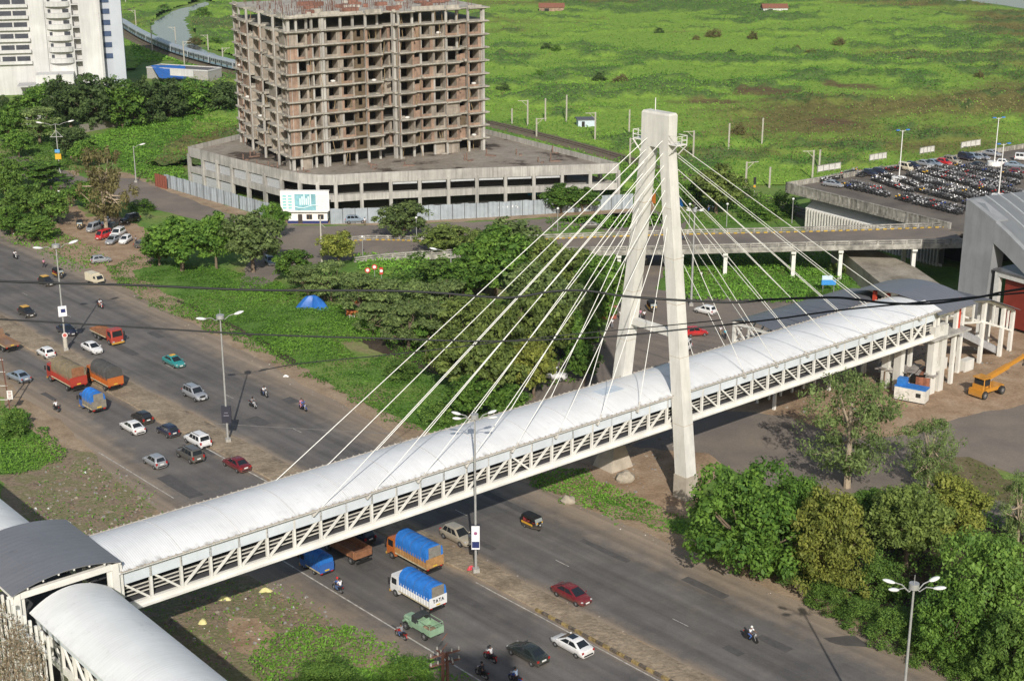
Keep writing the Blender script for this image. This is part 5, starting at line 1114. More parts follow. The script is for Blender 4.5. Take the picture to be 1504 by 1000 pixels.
# ---- lorries
def truckproto(kind):
    P = Proto('lorry'); L_, W_, cabh = {'big': (7.6, 2.35, 2.7), 'mini': (4.2, 1.65, 1.95), 'flat': (7.4, 2.3, 2.6)}[kind]
    r = .48 if kind != 'mini' else .3; fl = r * 2 + .12; xf = L_ / 2; cabl = 1.75 if kind != 'mini' else 1.25
    m = MB(); m.box((-.1, 0, fl - .18), (L_ - .5, W_ * .5, .24)); m.box((-L_ / 2 + .2, 0, .55), (.2, W_ * .9, .14)); P.part('chassis', m, blk_)
    m = MB(); w_ = W_ / 2 * .95
    rings = [[Vector((x, y * w_ * k, z)) for x, y in ((xf - cabl, -1), (xf - .12, -1), (xf, -.85), (xf, .85), (xf - .12, 1), (xf - cabl, 1))] for z, k in ((r * 1.1, .98), (cabh * .55, 1.0))] + [[Vector((x, y * w_ * .94, cabh)) for x, y in ((xf - cabl, -1), (xf - .32, -1), (xf - .2, -.85), (xf - .2, .85), (xf - .32, 1), (xf - cabl, 1))]]
    m.loft(rings); cb_ = P.part('cab', m, PAINT['orange'], 'cab')
    a = MB(); z0, z1 = cabh * .58, cabh * .93; a.loft([[Vector((xf - .19 * (z - cabh * .55) / (cabh * .45) + o2, y, z)) for y, z in ((-w_ * .78, z0), (w_ * .78, z0), (w_ * .74, z1), (-w_ * .74, z1))] for o2 in (-.02, .025)]); P.part('windscreen', a, glass, parent=cb_)
    for sd in (-1, 1):
        a = MB(); a.box((xf - cabl * .5, sd * w_ * .975, cabh * .75), (cabl * .5, .09, cabh * .28)); P.part('side_window', a, glass, parent=cb_)
        a = MB(); a.box((xf + .02, sd * w_ * .7, r * 1.5), (.1, .3, .22)); P.part('headlight', a, hl, parent=cb_)
        a = MB(); a.bar((xf - .1, sd * (w_ + .16), cabh * .6), (xf - .1, sd * (w_ + .16), cabh * .85), .08, .22); P.part('mirror', a, blk_, parent=cb_)
        a = MB(); a.box((-L_ / 2 + .04, sd * W_ * .4, fl - .1), (.08, .28, .16)); P.part('tail_light', a, tlm)
    a = MB(); a.box((xf + .03, 0, r * .95), (.16, W_ * .95, .26)); P.part('bumper', a, PAINT['yellow'], parent=cb_)
    bx0, bx1 = -L_ / 2, xf - cabl - .12; bh = {'big': 1.25, 'mini': 1.0, 'flat': .5}[kind]; m = MB()
    m.box(((bx0 + bx1) / 2, 0, fl + .06), (bx1 - bx0, W_, .14))
    for sd in (-1, 1):
        m.box(((bx0 + bx1) / 2, sd * (W_ / 2 - .04), fl + bh / 2), (bx1 - bx0, .08, bh)); n = int((bx1 - bx0) / .45)
        for i in range(n + 1): m.box((bx0 + (bx1 - bx0) * i / n, sd * (W_ / 2 + .02), fl + bh / 2), (.09, .08, bh))
    m.box((bx1 - .05, 0, fl + bh * .7), (.1, W_, bh * 1.4)); cbd = P.part('cargo_body', m, PAINT['orange'], 'body'); a = MB(); [a.box(((bx0 + bx1) / 2, sd * (W_ / 2 + .075), fl + .08), (bx1 - bx0, .02, .16)) for sd in (-1, 1)]; P.part('painted_stripe', a, M('grimy cream stripe', (.5, .44, .3), rough=.7, var=.3, scale=2), parent=cbd)
    a = MB(); a.box((bx0 + .02, 0, fl + bh / 2), (.1, W_ * .98, bh)); tb = P.part('tailboard', a, PAINT['orange'], 'tail')
    a = MB(); a.box((bx0 - .05, 0, fl + .2), (.05, .55, .16)); P.part('number_plate', a, platey, parent=tb)
    if kind in ('big', 'mini'):
        top = {'big': 1.55, 'mini': 1.0}[kind]; m = MB(); rings = []; n = 22; g = random.Random(5)
        for i in range(n + 1):
            x = bx0 + .02 + (bx1 - bx0 - .1) * i / n; sag = .06 * math.sin(i * math.pi * 2 / 3) + g.uniform(-.03, .03); zz = fl + bh + top
            pts = [(-W_ / 2 - .04, fl + bh * .72), (-W_ / 2 - .02 + g.uniform(-.05, .03), fl + bh + top * .35), (-W_ / 2 + .1, fl + bh + top * .72), (-W_ * .25, zz + sag - .12 + g.uniform(-.06, .06)), (0, zz + sag + g.uniform(-.05, .05)), (W_ * .25, zz + sag - .12 + g.uniform(-.06, .06)), (W_ / 2 - .1, fl + bh + top * .72), (W_ / 2 + .02 + g.uniform(-.03, .05), fl + bh + top * .35), (W_ / 2 + .04, fl + bh * .72)]
            rings.append([Vector((x, y, z)) for y, z in pts])
        m.loft(rings, smooth=True, closed=True, cap=True); tp0 = P.part('tarpaulin_cover', m, tarpm, 'tarp', sharp=50)
        a = MB(); [a.tube([Vector(v) + Vector((0, 0, .035)) for v in rings[i][0:9]], .015, 5) for i in (4, 11, 17)]; P.part('tie_rope', a, M('dull tie rope', (.1, .11, .14), rough=.9), parent=tp0)
        a = MB(); zz = fl + bh + top * .45; a.box((bx0 - .01, 0, zz), (.06, W_ * .72, top * .85)); P.part('rear_flap', a, M('grey canvas flap', (.2, .19, .17), rough=.9, var=.25), 'flap')
    for sd in (-1, 1):
        for x in ([xf - cabl * .6, -L_ / 2 + 1.5] + ([-L_ / 2 + 2.75] if kind == 'flat' else [])): wheelparts(P, x, sd * (W_ / 2 - .2), r, .3 if kind != 'mini' else .22, sd)
    return P
TR = {k: truckproto(k) for k in ('big', 'mini', 'flat')}
canvas = M('tan canvas tarpaulin', (.2, .16, .1), rough=.9, var=.2, bump=.3); canvg = M('grey canvas tarpaulin', (.075, .072, .068), rough=.9, var=.2, bump=.3); bluet = M('lorry blue tarpaulin', (.025, .16, .52), rough=.5, var=.18, scale=1.2, bump=.3, bscale=2.5)  # canvas and blue sheet colours of the lorry covers
rustb = M('rusty truck bed', (.24, .11, .055), rough=.85, var=.3); timb = M('old grey timber', (.2, .18, .15), rough=.9, var=.25)
def lorry(kind, px, py, ang, label, cabc, body, tarpc=None, tail=None, zc=1.6, group=None, scale=1.0, flap=None):
    mt = {'cab': PAINT[cabc] if cabc in PAINT else cabc, 'body': PAINT[body] if isinstance(body, str) else body}; mt['tail'] = tail or mt['body']
    if tarpc: mt['tarp'] = tarpc
    if flap: mt['flap'] = flap
    return TR[kind].put(label, 'lorry', at_(px, py, zc), ang, group, mt, scale=scale)
lorry('big', 97, 551, U, 'orange-red lorry under an arched tan tarpaulin beside another lorry', 'lorryred', 'lorryred', canvas, scale=(1.1, 1.1, 1.05), group=gN, flap=rustb)
lorry('big', 153, 552, U, 'orange lorry under a dark grey tarpaulin next to the median', 'orange', 'orange', canvg, scale=(.95, 1.05, 1.0), group=gN, flap=canvg)
lorry('mini', 135, 590, U, 'small truck with blue sheet over grey timber sides', 'blue', timb, bluet, timb, zc=1.3, scale=(1.05, 1.25, 1.2), group=gN, flap=timb)
lorry('big', 608, 809, U, 'orange lorry with ribbed sides and blue tarpaulin beside the median', 'orange', M('ribbed tan side', (.36, .2, .08), rough=.7, var=.25), bluet, group=gN, scale=(.98, 1.0, .95))
tt = lorry('big', 613, 865, U, 'white lorry with bright blue tarpaulin and lettered tailboard', 'white', 'white', bluet, PAINT['white'], zc=1.5, group=gN, scale=(.92, .95, .88), flap=timb)
lorry('mini', 464, 824, U, 'small blue-covered delivery truck at the edge of the bridge shadow', 'blue', 'blue', bluet, zc=1.2, group=gN, scale=(1.0, 1.05, 1.0), flap=bluet)
lorry('flat', 157, 487, D, 'red-fronted flatbed lorry with rusty side rails', 'lorryred', rustb, zc=1.5, group=gO)
lorry('flat', 4, 500, U, 'brown flatbed lorry cut by the left photo edge', 'brown', 'brown', zc=1.2, group=gN)
# the lettering on the white lorry's tailboard
def letters(word, h, wd):
    st = {'T': [((0, 1), (1, 1)), ((.5, 0), (.5, 1))], 'A': [((0, 0), (.5, 1)), ((.5, 1), (1, 0)), ((.22, .4), (.78, .4))]}; m = MB(); x = 0
    for ch in word:
        for (a, b_), (c, d) in st[ch]: m.bar((0, -(x + a * wd), b_ * h), (0, -(x + c * wd), d * h), .04, .11, up=(1, 0, 0))
        x += wd * 1.35
    return m, x - wd * .35
lm_, lw_ = letters('TATA', .42, .3)
tb_ = [c for c in tt.children if c.name.startswith('tailboard')][0]
k = bpy.data.objects.new('lettering', lm_.mesh('lettering', M('black lettering', (.02, .02, .03), rough=.6, var=0))); COL.objects.link(k); k.parent = tb_; k.location = (-3.87, lw_ / 2, 1.62)
# rusty tipper under the bridge
tp_ = Proto('tipper_truck')
m = MB()
m.loft([[Vector((x, y, z)) for x, y in ((-2.6, -1.15), (2.2, -1.15), (2.2, 1.15), (-2.6, 1.15))] for z in (.95, 1.05)]); 
for y in (-1.15, 1.15): m.bar((-2.6, y, 1.4), (2.2, y, 1.4), .09, .9); [m.bar((x, y * 1.04, .95), (x, y * 1.04, 1.85), .1) for x in (-2.4, -1.2, 0, 1.2, 2.1)]
m.bar((2.2, -1.15, 1.5), (2.2, 1.15, 1.5), .09, 1.1); m.bar((-2.6, -1.15, 1.35), (-2.6, 1.15, 1.35), .09, .8); tp_.part('tipper_body', m, rustb)
m = MB(); m.box((.6, 0, .78), (6.6, .9, .26)); m.box((-2.7, 0, .5), (.15, 2.1, .16)); tp_.part('chassis', m, blk_)
m = MB(); m.loft([[Vector((x, y * k, z)) for x, y in ((2.4, -1.05), (3.9, -1.05), (3.9, 1.05), (2.4, 1.05))] for z, k in ((.7, 1), (1.6, 1), (2.4, .92))]); cbp = tp_.part('cab', m, PAINT['brown'])
m = MB(); m.box((3.9, 0, 1.95), (.08, 1.6, .55)); tp_.part('windscreen', m, glass, parent=cbp)
for x in (3.0, -1.6):
    for sd in (-1, 1): wheelparts(tp_, x, sd * .95, .48, .36, sd)
tp_.put('rusty empty tipper truck half in the bridge shadow', 'lorry', at_(514, 806, 1.0), U, gN)
# green open-backed utility truck
gj = Proto('utility_truck'); gpm = M('faded green paint', (.24, .36, .24), rough=.6, var=.15)
m = MB(); m.loft([[Vector((x, y * w_, z)) for y, z in ((-1, .55), (-1, zt), (-.7, zt + .12), (.7, zt + .12), (1, zt), (1, .55))] for x, w_, zt in ((2.2, .45, .95), (2.1, .55, 1.1), (1.1, .62, 1.2), (.95, .8, 1.2), (.6, .82, 1.15))], smooth=False); gj.part('bonnet', m, gpm)
m = MB(); m.box((-.55, 0, .75), (3.4, 1.6, .16)); 
for y in (-.84, .84): m.bar((-2.2, y, 1.05), (-.2, y, 1.05), .07, .55); m.bar((-.2, y, 1.0), (.65, y, 1.0), .07, .45)
m.bar((-2.2, -.84, 1.05), (-2.2, .84, 1.05), .07, .55); m.bar((-.25, -.84, 1.1), (-.25, .84, 1.1), .07, .7); gj.part('body', m, gpm)
m = MB(); m.loft([[Vector((x, y, z)) for y, z in ((-.82, 1.15), (-.78, 1.85), (0, 1.98), (.78, 1.85), (.82, 1.15), (.7, 1.15), (.68, 1.78), (0, 1.88), (-.68, 1.78), (-.7, 1.15))] for x in (-.3, .6)]); gj.part('canvas_hood', m, M('dark canvas hood', (.035, .04, .04), rough=.9, var=.2))
m = MB(); m.box((.68, 0, 1.5), (.06, 1.35, .5)); gj.part('windscreen', m, glass)
m = MB(); [m.tube([(-2.15, y, 1.3), (-2.15, y, 1.75), (-.3, y, 1.75)], .03, 6) for y in (-.8, .8)]; m.tube([(-2.15, -.8, 1.75), (-2.15, .8, 1.75)], .03, 6); gj.part('bed_rails', m, gpm)
m = MB(); m.ball((-1.2, 0, .88), (.8, .55, .14)); m.ball((-.8, .2, .95), (.3, .3, .14)); gj.part('load', m, dirt)
for sd in (-1, 1):
    m = MB(); m.tube([(1.0, sd * .78, 1.0), (1.45, sd * .78, 1.08), (1.9, sd * .76, .75)], .14, 6); gj.part('mudguard', m, gpm)
    m = MB(); m.ball((2.2, sd * .36, .95), (.08, .12, .12)); gj.part('headlight', m, hl)
    for x in (1.45, -1.35): wheelparts(gj, x, sd * .76, .42, .26, sd)
gj.put('small pale green open-backed truck with dark canvas hood', 'utility truck', at_(620, 917, .9), U, gN, scale=1.08)
# cream delivery van by the dirt yard
cv = Proto('delivery_van')
m = MB(); m.box((-.7, 0, 1.2), (2.5, 1.6, 1.5)); cv.part('box_body', m, PAINT['cream'])
m = MB(); m.loft([[Vector((x, y * .78, z)) for x, y in ((.5, -1), (b_, -1), (b_, 1), (.5, 1))] for z, b_ in ((.35, 1.9), (1.0, 1.85), (1.75, 1.35))]); cc_ = cv.part('cab', m, PAINT['cream'])
m = MB(); m.loft([[Vector((1.86 - .5 * (z - 1.0) / .75 + o2, y, z)) for y, z in ((-.65, 1.05), (.65, 1.05), (.6, 1.65), (-.6, 1.65))] for o2 in (-.02, .03)]); cv.part('windscreen', m, glass, parent=cc_)
for sd in (-1, 1):
    m = MB(); m.box((1.0, sd * .78, 1.35), (.6, .06, .45)); cv.part('side_window', m, glass, parent=cc_)
    for x in (1.15, -1.2): wheelparts(cv, x, sd * .65, .29, .18, sd)
m = MB(); m.box((1.92, 0, .5), (.08, 1.4, .2)); cv.part('bumper', m, blk_)
cv.put('cream box-bodied delivery van on the highway shoulder', 'van', at_(139, 409, .9), D + .15)
# ---- auto rickshaws
ar = Proto('auto_rickshaw')
m = MB(); m.loft([[Vector((x, y * w_, z)) for y, z in ((-1, .32), (-1, .75), (1, .75), (1, .32))] for x, w_ in ((-1.25, .6), (-1.1, .64), (.3, .62), (.7, .42), (1.15, .25))]); m.bar((.95, 0, .5), (1.1, 0, 1.15), .5, .1); ab = ar.part('body', m, PAINT['taxiblack'])
m = MB(); [m.box((-.35, sd * .645, .72), (1.8, .03, .22)) for sd in (-1, 1)]; m.box((-1.26, 0, .72), (.04, 1.2, .2)); m.box((1.06, 0, 1.05), (.06, .9, .16)); ar.part('yellow_band', m, PAINT['yellow'], parent=ab)
m = MB(); m.loft([[Vector((x, y, z + dz)) for y, z in ((-.64, 1.35), (-.6, 1.6), (-.3, 1.72), (.3, 1.72), (.6, 1.6), (.64, 1.35))] for x, dz in ((-1.3, -.12), (-1.1, 0), (.6, 0), (.85, -.08))], smooth=True); m.loft([[Vector((x, y, z)) for y, z in ((-.62, .8), (-.62, 1.45), (.62, 1.45), (.62, .8))] for x in (-1.3, -1.2)]); ar.part('canopy', m, M('black vinyl canopy', (.015, .015, .015), rough=.6, var=.15))
m = MB(); m.loft([[Vector((x0, y, z)) for x0, y, z in ((1.02 + o2, -.5, .85), (1.02 + o2, .5, .85), (.82 + o2, .52, 1.5), (.82 + o2, -.52, 1.5))] for o2 in (0, .03)]); ar.part('windscreen', m, M('pale windscreen', (.25, .28, .28), rough=.1, var=0))
m = MB(); [m.tube([(x, sd * .61, .75), (x, sd * .61, 1.5)], .03, 6) for sd in (-1, 1) for x in (-.35, .45)]; ar.part('frame_post', m, PAINT['taxiblack'])
m = MB(); m.box((-.7, 0, .78), (.55, 1.15, .16)); m.box((-1.0, 0, 1.05), (.12, 1.15, .5)); m.box((.2, 0, .75), (.4, .5, .14)); ar.part('seat', m, M('maroon seat', (.2, .03, .03), rough=.8))
m = MB(); m.ball((1.18, 0, .8), (.07, .12, .1)); ar.part('headlight', m, hl)
for x, y in ((-.8, -.52), (-.8, .52), (.95, 0)): wheelparts(ar, x, y, .22, .14, -1 if y < 0 else 1)
for px, py, ang, lb_ in ((783, 767, D, 'black auto rickshaw with yellow band alone on the far carriageway'), (86, 402, D, 'dark auto rickshaw behind the black and yellow taxi'), (117, 331, -1.3, 'auto rickshaw at the left end of the parked cars'), (958, 451, -1.4, 'auto rickshaw between the two pylon legs on the side road'), (998, 464, -1.9, 'auto rickshaw just right of the near pylon leg')):
    ar.put(lb_, 'auto rickshaw', at_(px, py, .8), ang, scale=1.06)
# ---- mobile crane
cr = Proto('mobile_crane'); cy_ = PAINT['crane']
m = MB(); m.box((.2, 0, .95), (4.2, 1.7, .5)); m.box((-2.0, 0, .75), (1.0, 2.1, .9)); m.box((2.1, 0, .85), (.9, 1.4, .5)); cr.part('chassis', m, cy_)
m = MB(); [m.bar((x, y, 1.2), (x * .9 - .15, y * .92, 2.7), .12) for x in (-1.8, -.5) for y in (-.8, .8)]; m.box((-1.25, 0, 2.72), (1.7, 1.8, .12)); m.box((-2.0, 0, 1.5), (.1, 1.7, .6)); cabp = cr.part('cab', m, cy_)
m = MB(); m.box((-1.85, 0, 2.2), (.05, 1.5, .8)); m.box((-1.2, -.82, 2.1), (1.1, .04, .8)); m.box((-1.2, .82, 2.1), (1.1, .04, .8)); cr.part('cab_window', m, glass, parent=cabp)
m = MB(); m.bar((-.2, 0, 1.2), (-.2, 0, 2.6), .8, .9); m.bar((-.4, 0, 2.3), (4.0, 0, 3.2), .55, .6); m.bar((3.6, 0, 3.15), (7.2, 0, 3.9), .4, .42); m.bar((7.1, 0, 3.6), (7.4, 0, 4.1), .5, .5); cr.part('boom', m, cy_)
m = MB(); m.tube([(.4, .3, 1.3), (2.4, .2, 2.75)], .1, 8); cr.part('ram', m, rimm)
m = MB(); m.tube([(7.3, 0, 3.6), (7.3, 0, 2.9)], .04, 6); m.ball((7.3, 0, 2.75), (.16, .12, .22)); cr.part('hook', m, blk_)
for x in (-1.9, 1.7):
    for sd in (-1, 1): wheelparts(cr, x, sd * 1.0, .58, .42, sd)
cr.put('orange mobile crane with low boom in the station yard', 'crane', at_(1450, 570, 1.0), .62 + .0, scale=1.12)
# ---- the roof car park: cars, then rows of motorbikes
gR = 'cars on the rooftop car park'; carang = math.atan2(cb_.y, cb_.x)
for kind, col, px, py, dz, lb_ in (('sedan', 'silver', 1224, 270, .35, 'silver car alone behind the left parapet of the car park'), ('hatch', 'navy', 1278, 254, .2, 'navy car first after the corner motorbikes'), ('hatch', 'navy', 1292, 252, .2, 'navy car beside another at the left of the far row'), ('van', 'cream', 1330, 246, .0, 'small cream van below the second hoarding'), ('hatch', 'navy', 1341, 243, .1, 'dark blue car right of the small cream van'), ('sedan', 'silver', 1358, 240, .1, 'silver-grey sedan in the middle of the far row'), ('sedan', 'bluesilver', 1371, 239, .1, 'blue-grey sedan left of the bright red car'), ('hatch', 'red', 1387, 238, .1, 'bright red car of the far row on the roof'), ('suv', 'beige', 1398, 236, .1, 'beige estate right of the bright red car'), ('suv', 'navy', 1419, 231, .1, 'dark blue jeep below the third hoarding'), ('hatch', 'bluesilver', 1430, 230, .1, 'pale blue hatchback beside the dark blue jeep'), ('sedan', 'silver', 1441, 230, .1, 'silver sedan right of the pale blue hatchback'), ('sedan', 'silver', 1457, 225, .2, 'long silver car below the last hoarding'), ('sedan', 'black', 1437, 242, 1.5, 'black sedan crosswise near the lamp base'), ('hatch', 'white', 1475, 239, .6, 'white hatchback behind the lamp at the right'), ('sedan', 'bluesilver', 1490, 242, .6, 'blue-green sedan beside the white hatchback'), ('van', 'white', 1502, 232, .6, 'white van at the right photo edge on the roof'), ('hatch', 'maroon', 1495, 252, .6, 'maroon hatchback near the right photo edge')):
    car(kind, col, px, py, carang + dz, lb_, gR, z=DZ + .01)
bikeM = [M('motorbike ' + n, c, rough=.45, var=.3, scale=3) for n, c in (('black', (.025, .025, .028)), ('graphite', (.09, .09, .095)), ('silver', (.38, .38, .4)), ('red', (.35, .02, .02)), ('blue', (.03, .06, .25)), ('yellow', (.55, .32, .03)), ('white', (.6, .6, .6)))]
def simple_bike(col):
    m = MB()
    for x in (-.62, .66): m.loft([[Vector((x + q * math.cos(2 * math.pi * j / 10), yy, .3 + q * math.sin(2 * math.pi * j / 10))) for j in range(10)] for q, yy in ((.3, -.05), (.3, .05))])
    m.loft([[Vector((x, y * w_, z)) for y, z in ((-1, z0), (-1, z1), (1, z1), (1, z0))] for x, w_, z0, z1 in ((-.5, .08, .4, .6), (-.1, .11, .28, .7), (.25, .11, .28, .75))])
    m.loft([[Vector((x, y * w_, z)) for y, z in ((-1, z0), (-.6, z1), (.6, z1), (1, z0))] for x, w_, z0, z1 in ((-.05, .09, .76, .86), (.1, .14, .72, .97), (.32, .13, .74, 1.0), (.46, .06, .82, .94))], mat=1)
    m.loft([[Vector((x, y * w_, z)) for y, z in ((-1, z0), (-1, z1), (1, z1), (1, z0))] for x, w_, z0, z1 in ((-.95, .05, .78, .88), (-.7, .1, .66, .86), (-.5, .1, .62, .78))], mat=1)
    m.box((-.38, 0, .84), (.66, .2, .08)); m.bar((.45, .07, .95), (.68, .07, .3), .05, mat=2); m.bar((.45, -.07, .95), (.68, -.07, .3), .05, mat=2); m.bar((.36, -.36, 1.04), (.4, .36, 1.04), .04, mat=2); m.ball((.58, 0, .9), (.1, .1, .1), mat=2, nu=6, nv=4)
    m.bar((.1, .16, .3), (-.8, .19, .4), .08, mat=2); [m.bar((.34, y, 1.04), (.36, y * 1.15, 1.22), .07, mat=2) for y in (-.3, .3)]
    return m.mesh('motorbike', [tyre, bikeM[col], rimm])
SB = [simple_bike(i) for i in range(7)]
cn = ('black', 'graphite', 'silver', 'red', 'blue', 'yellow', 'white')
ROWS = [((1208, 265), (1262, 250), 'row along the far parapet'), ((1302, 250), (1326, 246), 'short row left of the cream van'), ((1237, 271), (1308, 287), 'front left row'), ((1284, 262), (1341, 281), 'row left of the first lamp'), ((1300, 258), (1350, 272), 'second row by the first lamp'), ((1345, 277), (1428, 299), 'row in the middle front'), ((1320, 290), (1414, 313), 'row along the near parapet'), ((1335, 255), (1428, 282), 'long middle row'), ((1350, 251), (1462, 279), 'second long middle row'), ((1372, 250), (1490, 276), 'third long middle row'), ((1386, 246), (1504, 270), 'upper row'), ((1402, 243), (1504, 261), 'upper second row'), ((1326, 286), (1420, 308), 'second row along the near parapet'), ((1358, 274), (1440, 292), 'second row in the middle front')]
ROWS += [((1262, 257), (1300, 247), 'row behind the first navy cars'), ((1250, 268), (1300, 280), 'second front left row'), ((1345, 262), (1440, 287), 'row between the two long middle ones'), ((1420, 242), (1504, 256), 'upper third row'), ((1362, 247), (1480, 272), 'row between the upper long ones'), ((1440, 285), (1504, 303), 'row beside the round planter'), ((1428, 274), (1504, 292), 'row right of the round planter'), ((1400, 262), (1504, 284), 'row under the far lamp')]
nb = 0; rest = []
for a, b_, rn in ROWS:
    A, B2 = G(*a, DZ + .5), G(*b_, DZ + .5); L_ = (B2 - A).length; n = int(L_ / .64); d = (B2 - A).normalized(); an = math.atan2(d.y, d.x) + math.pi / 2
    for i in range(n):
        if random.random() < .06: continue
        p = A + d * (L_ * i / n); ci = random.choices(range(7), (6, 6, 3, .9, .4, .4, 1.0))[0]; pos = (p.x + random.uniform(-.15, .15), p.y + random.uniform(-.3, .3), DZ + .01); ra = an + random.uniform(-.15, .15)
        if nb < 296 and random.random() < .62:
            o = bpy.data.objects.new('motorbike', SB[ci]); COL.objects.link(o); o.location = pos; o.rotation_euler = (.0 + random.choice((-.12, .1)), 0, ra)
            tag(o, cn[ci] + ' motorbike on the roof car park, ' + rn, 'motorbike', cn[ci] + ' motorbikes, ' + rn); nb += 1
        else: rest.append((ci, pos, ra))
m = MB()
for ci, pos, ra in rest:
    me = SB[ci]; Mx = Matrix.Translation(pos) @ Matrix.Rotation(ra, 4, 'Z'); o2 = len(m.v)
    m.v += [tuple(Mx @ v.co) for v in me.vertices]
    for p in me.polygons: m.f.append(tuple(i + o2 for i in p.vertices)); m.m.append((0, ci + 1, 8)[p.material_index]); m.sm.append(False)
if rest: tag(m.build('motorbikes', [tyre] + bikeM + [rimm]), 'further tightly packed motorbikes filling the rooftop car park', 'motorbikes', None, 'stuff')
# ================================================================ PEOPLE AND RIDDEN MOTORBIKES
def skinmesh(name, nodes, edges, root=0, sub=1):
    """Grow one continuous surface from a skeleton: nodes (x, y, z, r), edges between them."""
    me = bpy.data.meshes.new(name); me.from_pydata([n[:3] for n in nodes], edges, []); o = bpy.data.objects.new(name, me); COL.objects.link(o)
    sk = o.modifiers.new('s', 'SKIN'); sk.use_smooth_shade = True; lay = me.skin_vertices[0] if me.skin_vertices else None
    if lay is None:
        bm = __import__('bmesh').new(); bm.from_mesh(me); bm.verts.layers.skin.verify(); bm.to_mesh(me); bm.free(); lay = me.skin_vertices[0]
    for i, n in enumerate(nodes):
        r = n[3]; lay.data[i].radius = r if isinstance(r, tuple) else (r, r); lay.data[i].use_root = (i == root)
    ss = o.modifiers.new('u', 'SUBSURF'); ss.levels = sub; ss.render_levels = sub
    dg = bpy.context.evaluated_depsgraph_get(); r = bpy.data.meshes.new_from_object(o.evaluated_get(dg)); bpy.data.objects.remove(o); return r
def asMB(me):
    m = MB(); m.v = [tuple(v.co) for v in me.vertices]; m.f = [tuple(p.vertices) for p in me.polygons]; m.m = [0] * len(m.f); m.sm = [True] * len(m.f); return m
POSE = {
 'ride': dict(pel=(-.18, .83), ch=(-.06, 1.22), nk=(.0, 1.42), hd=(.05, 1.58), el=(.2, .31, 1.1), ha=(.4, .33, 1.04), kn=(.24, .2, .72), an=(-.05, .19, .33), to=(.12, .2, .28)),
 'pillion': dict(pel=(-.52, .9), ch=(-.46, 1.28), nk=(-.43, 1.48), hd=(-.39, 1.64), el=(-.28, .3, 1.12), ha=(-.08, .2, 1.02), kn=(-.1, .24, .76), an=(-.36, .23, .4), to=(-.2, .24, .36)),
 'stand': dict(pel=(0, .93), ch=(.0, 1.32), nk=(.0, 1.5), hd=(.03, 1.66), el=(-.03, .27, 1.12), ha=(.06, .29, .88), kn=(.02, .11, .5), an=(-.02, .12, .09), to=(.14, .13, .04)),
 'walk': dict(pel=(0, .92), ch=(.03, 1.31), nk=(.04, 1.49), hd=(.08, 1.65), el=(-.08, .26, 1.12), ha=(.04, .28, .9), kn=(.14, .1, .5), an=(.16, .11, .1), to=(.33, .12, .06), kn2=(.0, .1, .5), an2=(-.28, .11, .16), to2=(-.16, .12, .05), ha2=(-.2, .27, .9), el2=(-.14, .27, 1.12))}
skinm = M('brown skin', (.2, .105, .065), rough=.55, var=.05); hairm = M('black hair', (.012, .01, .01), rough=.5, var=.1)
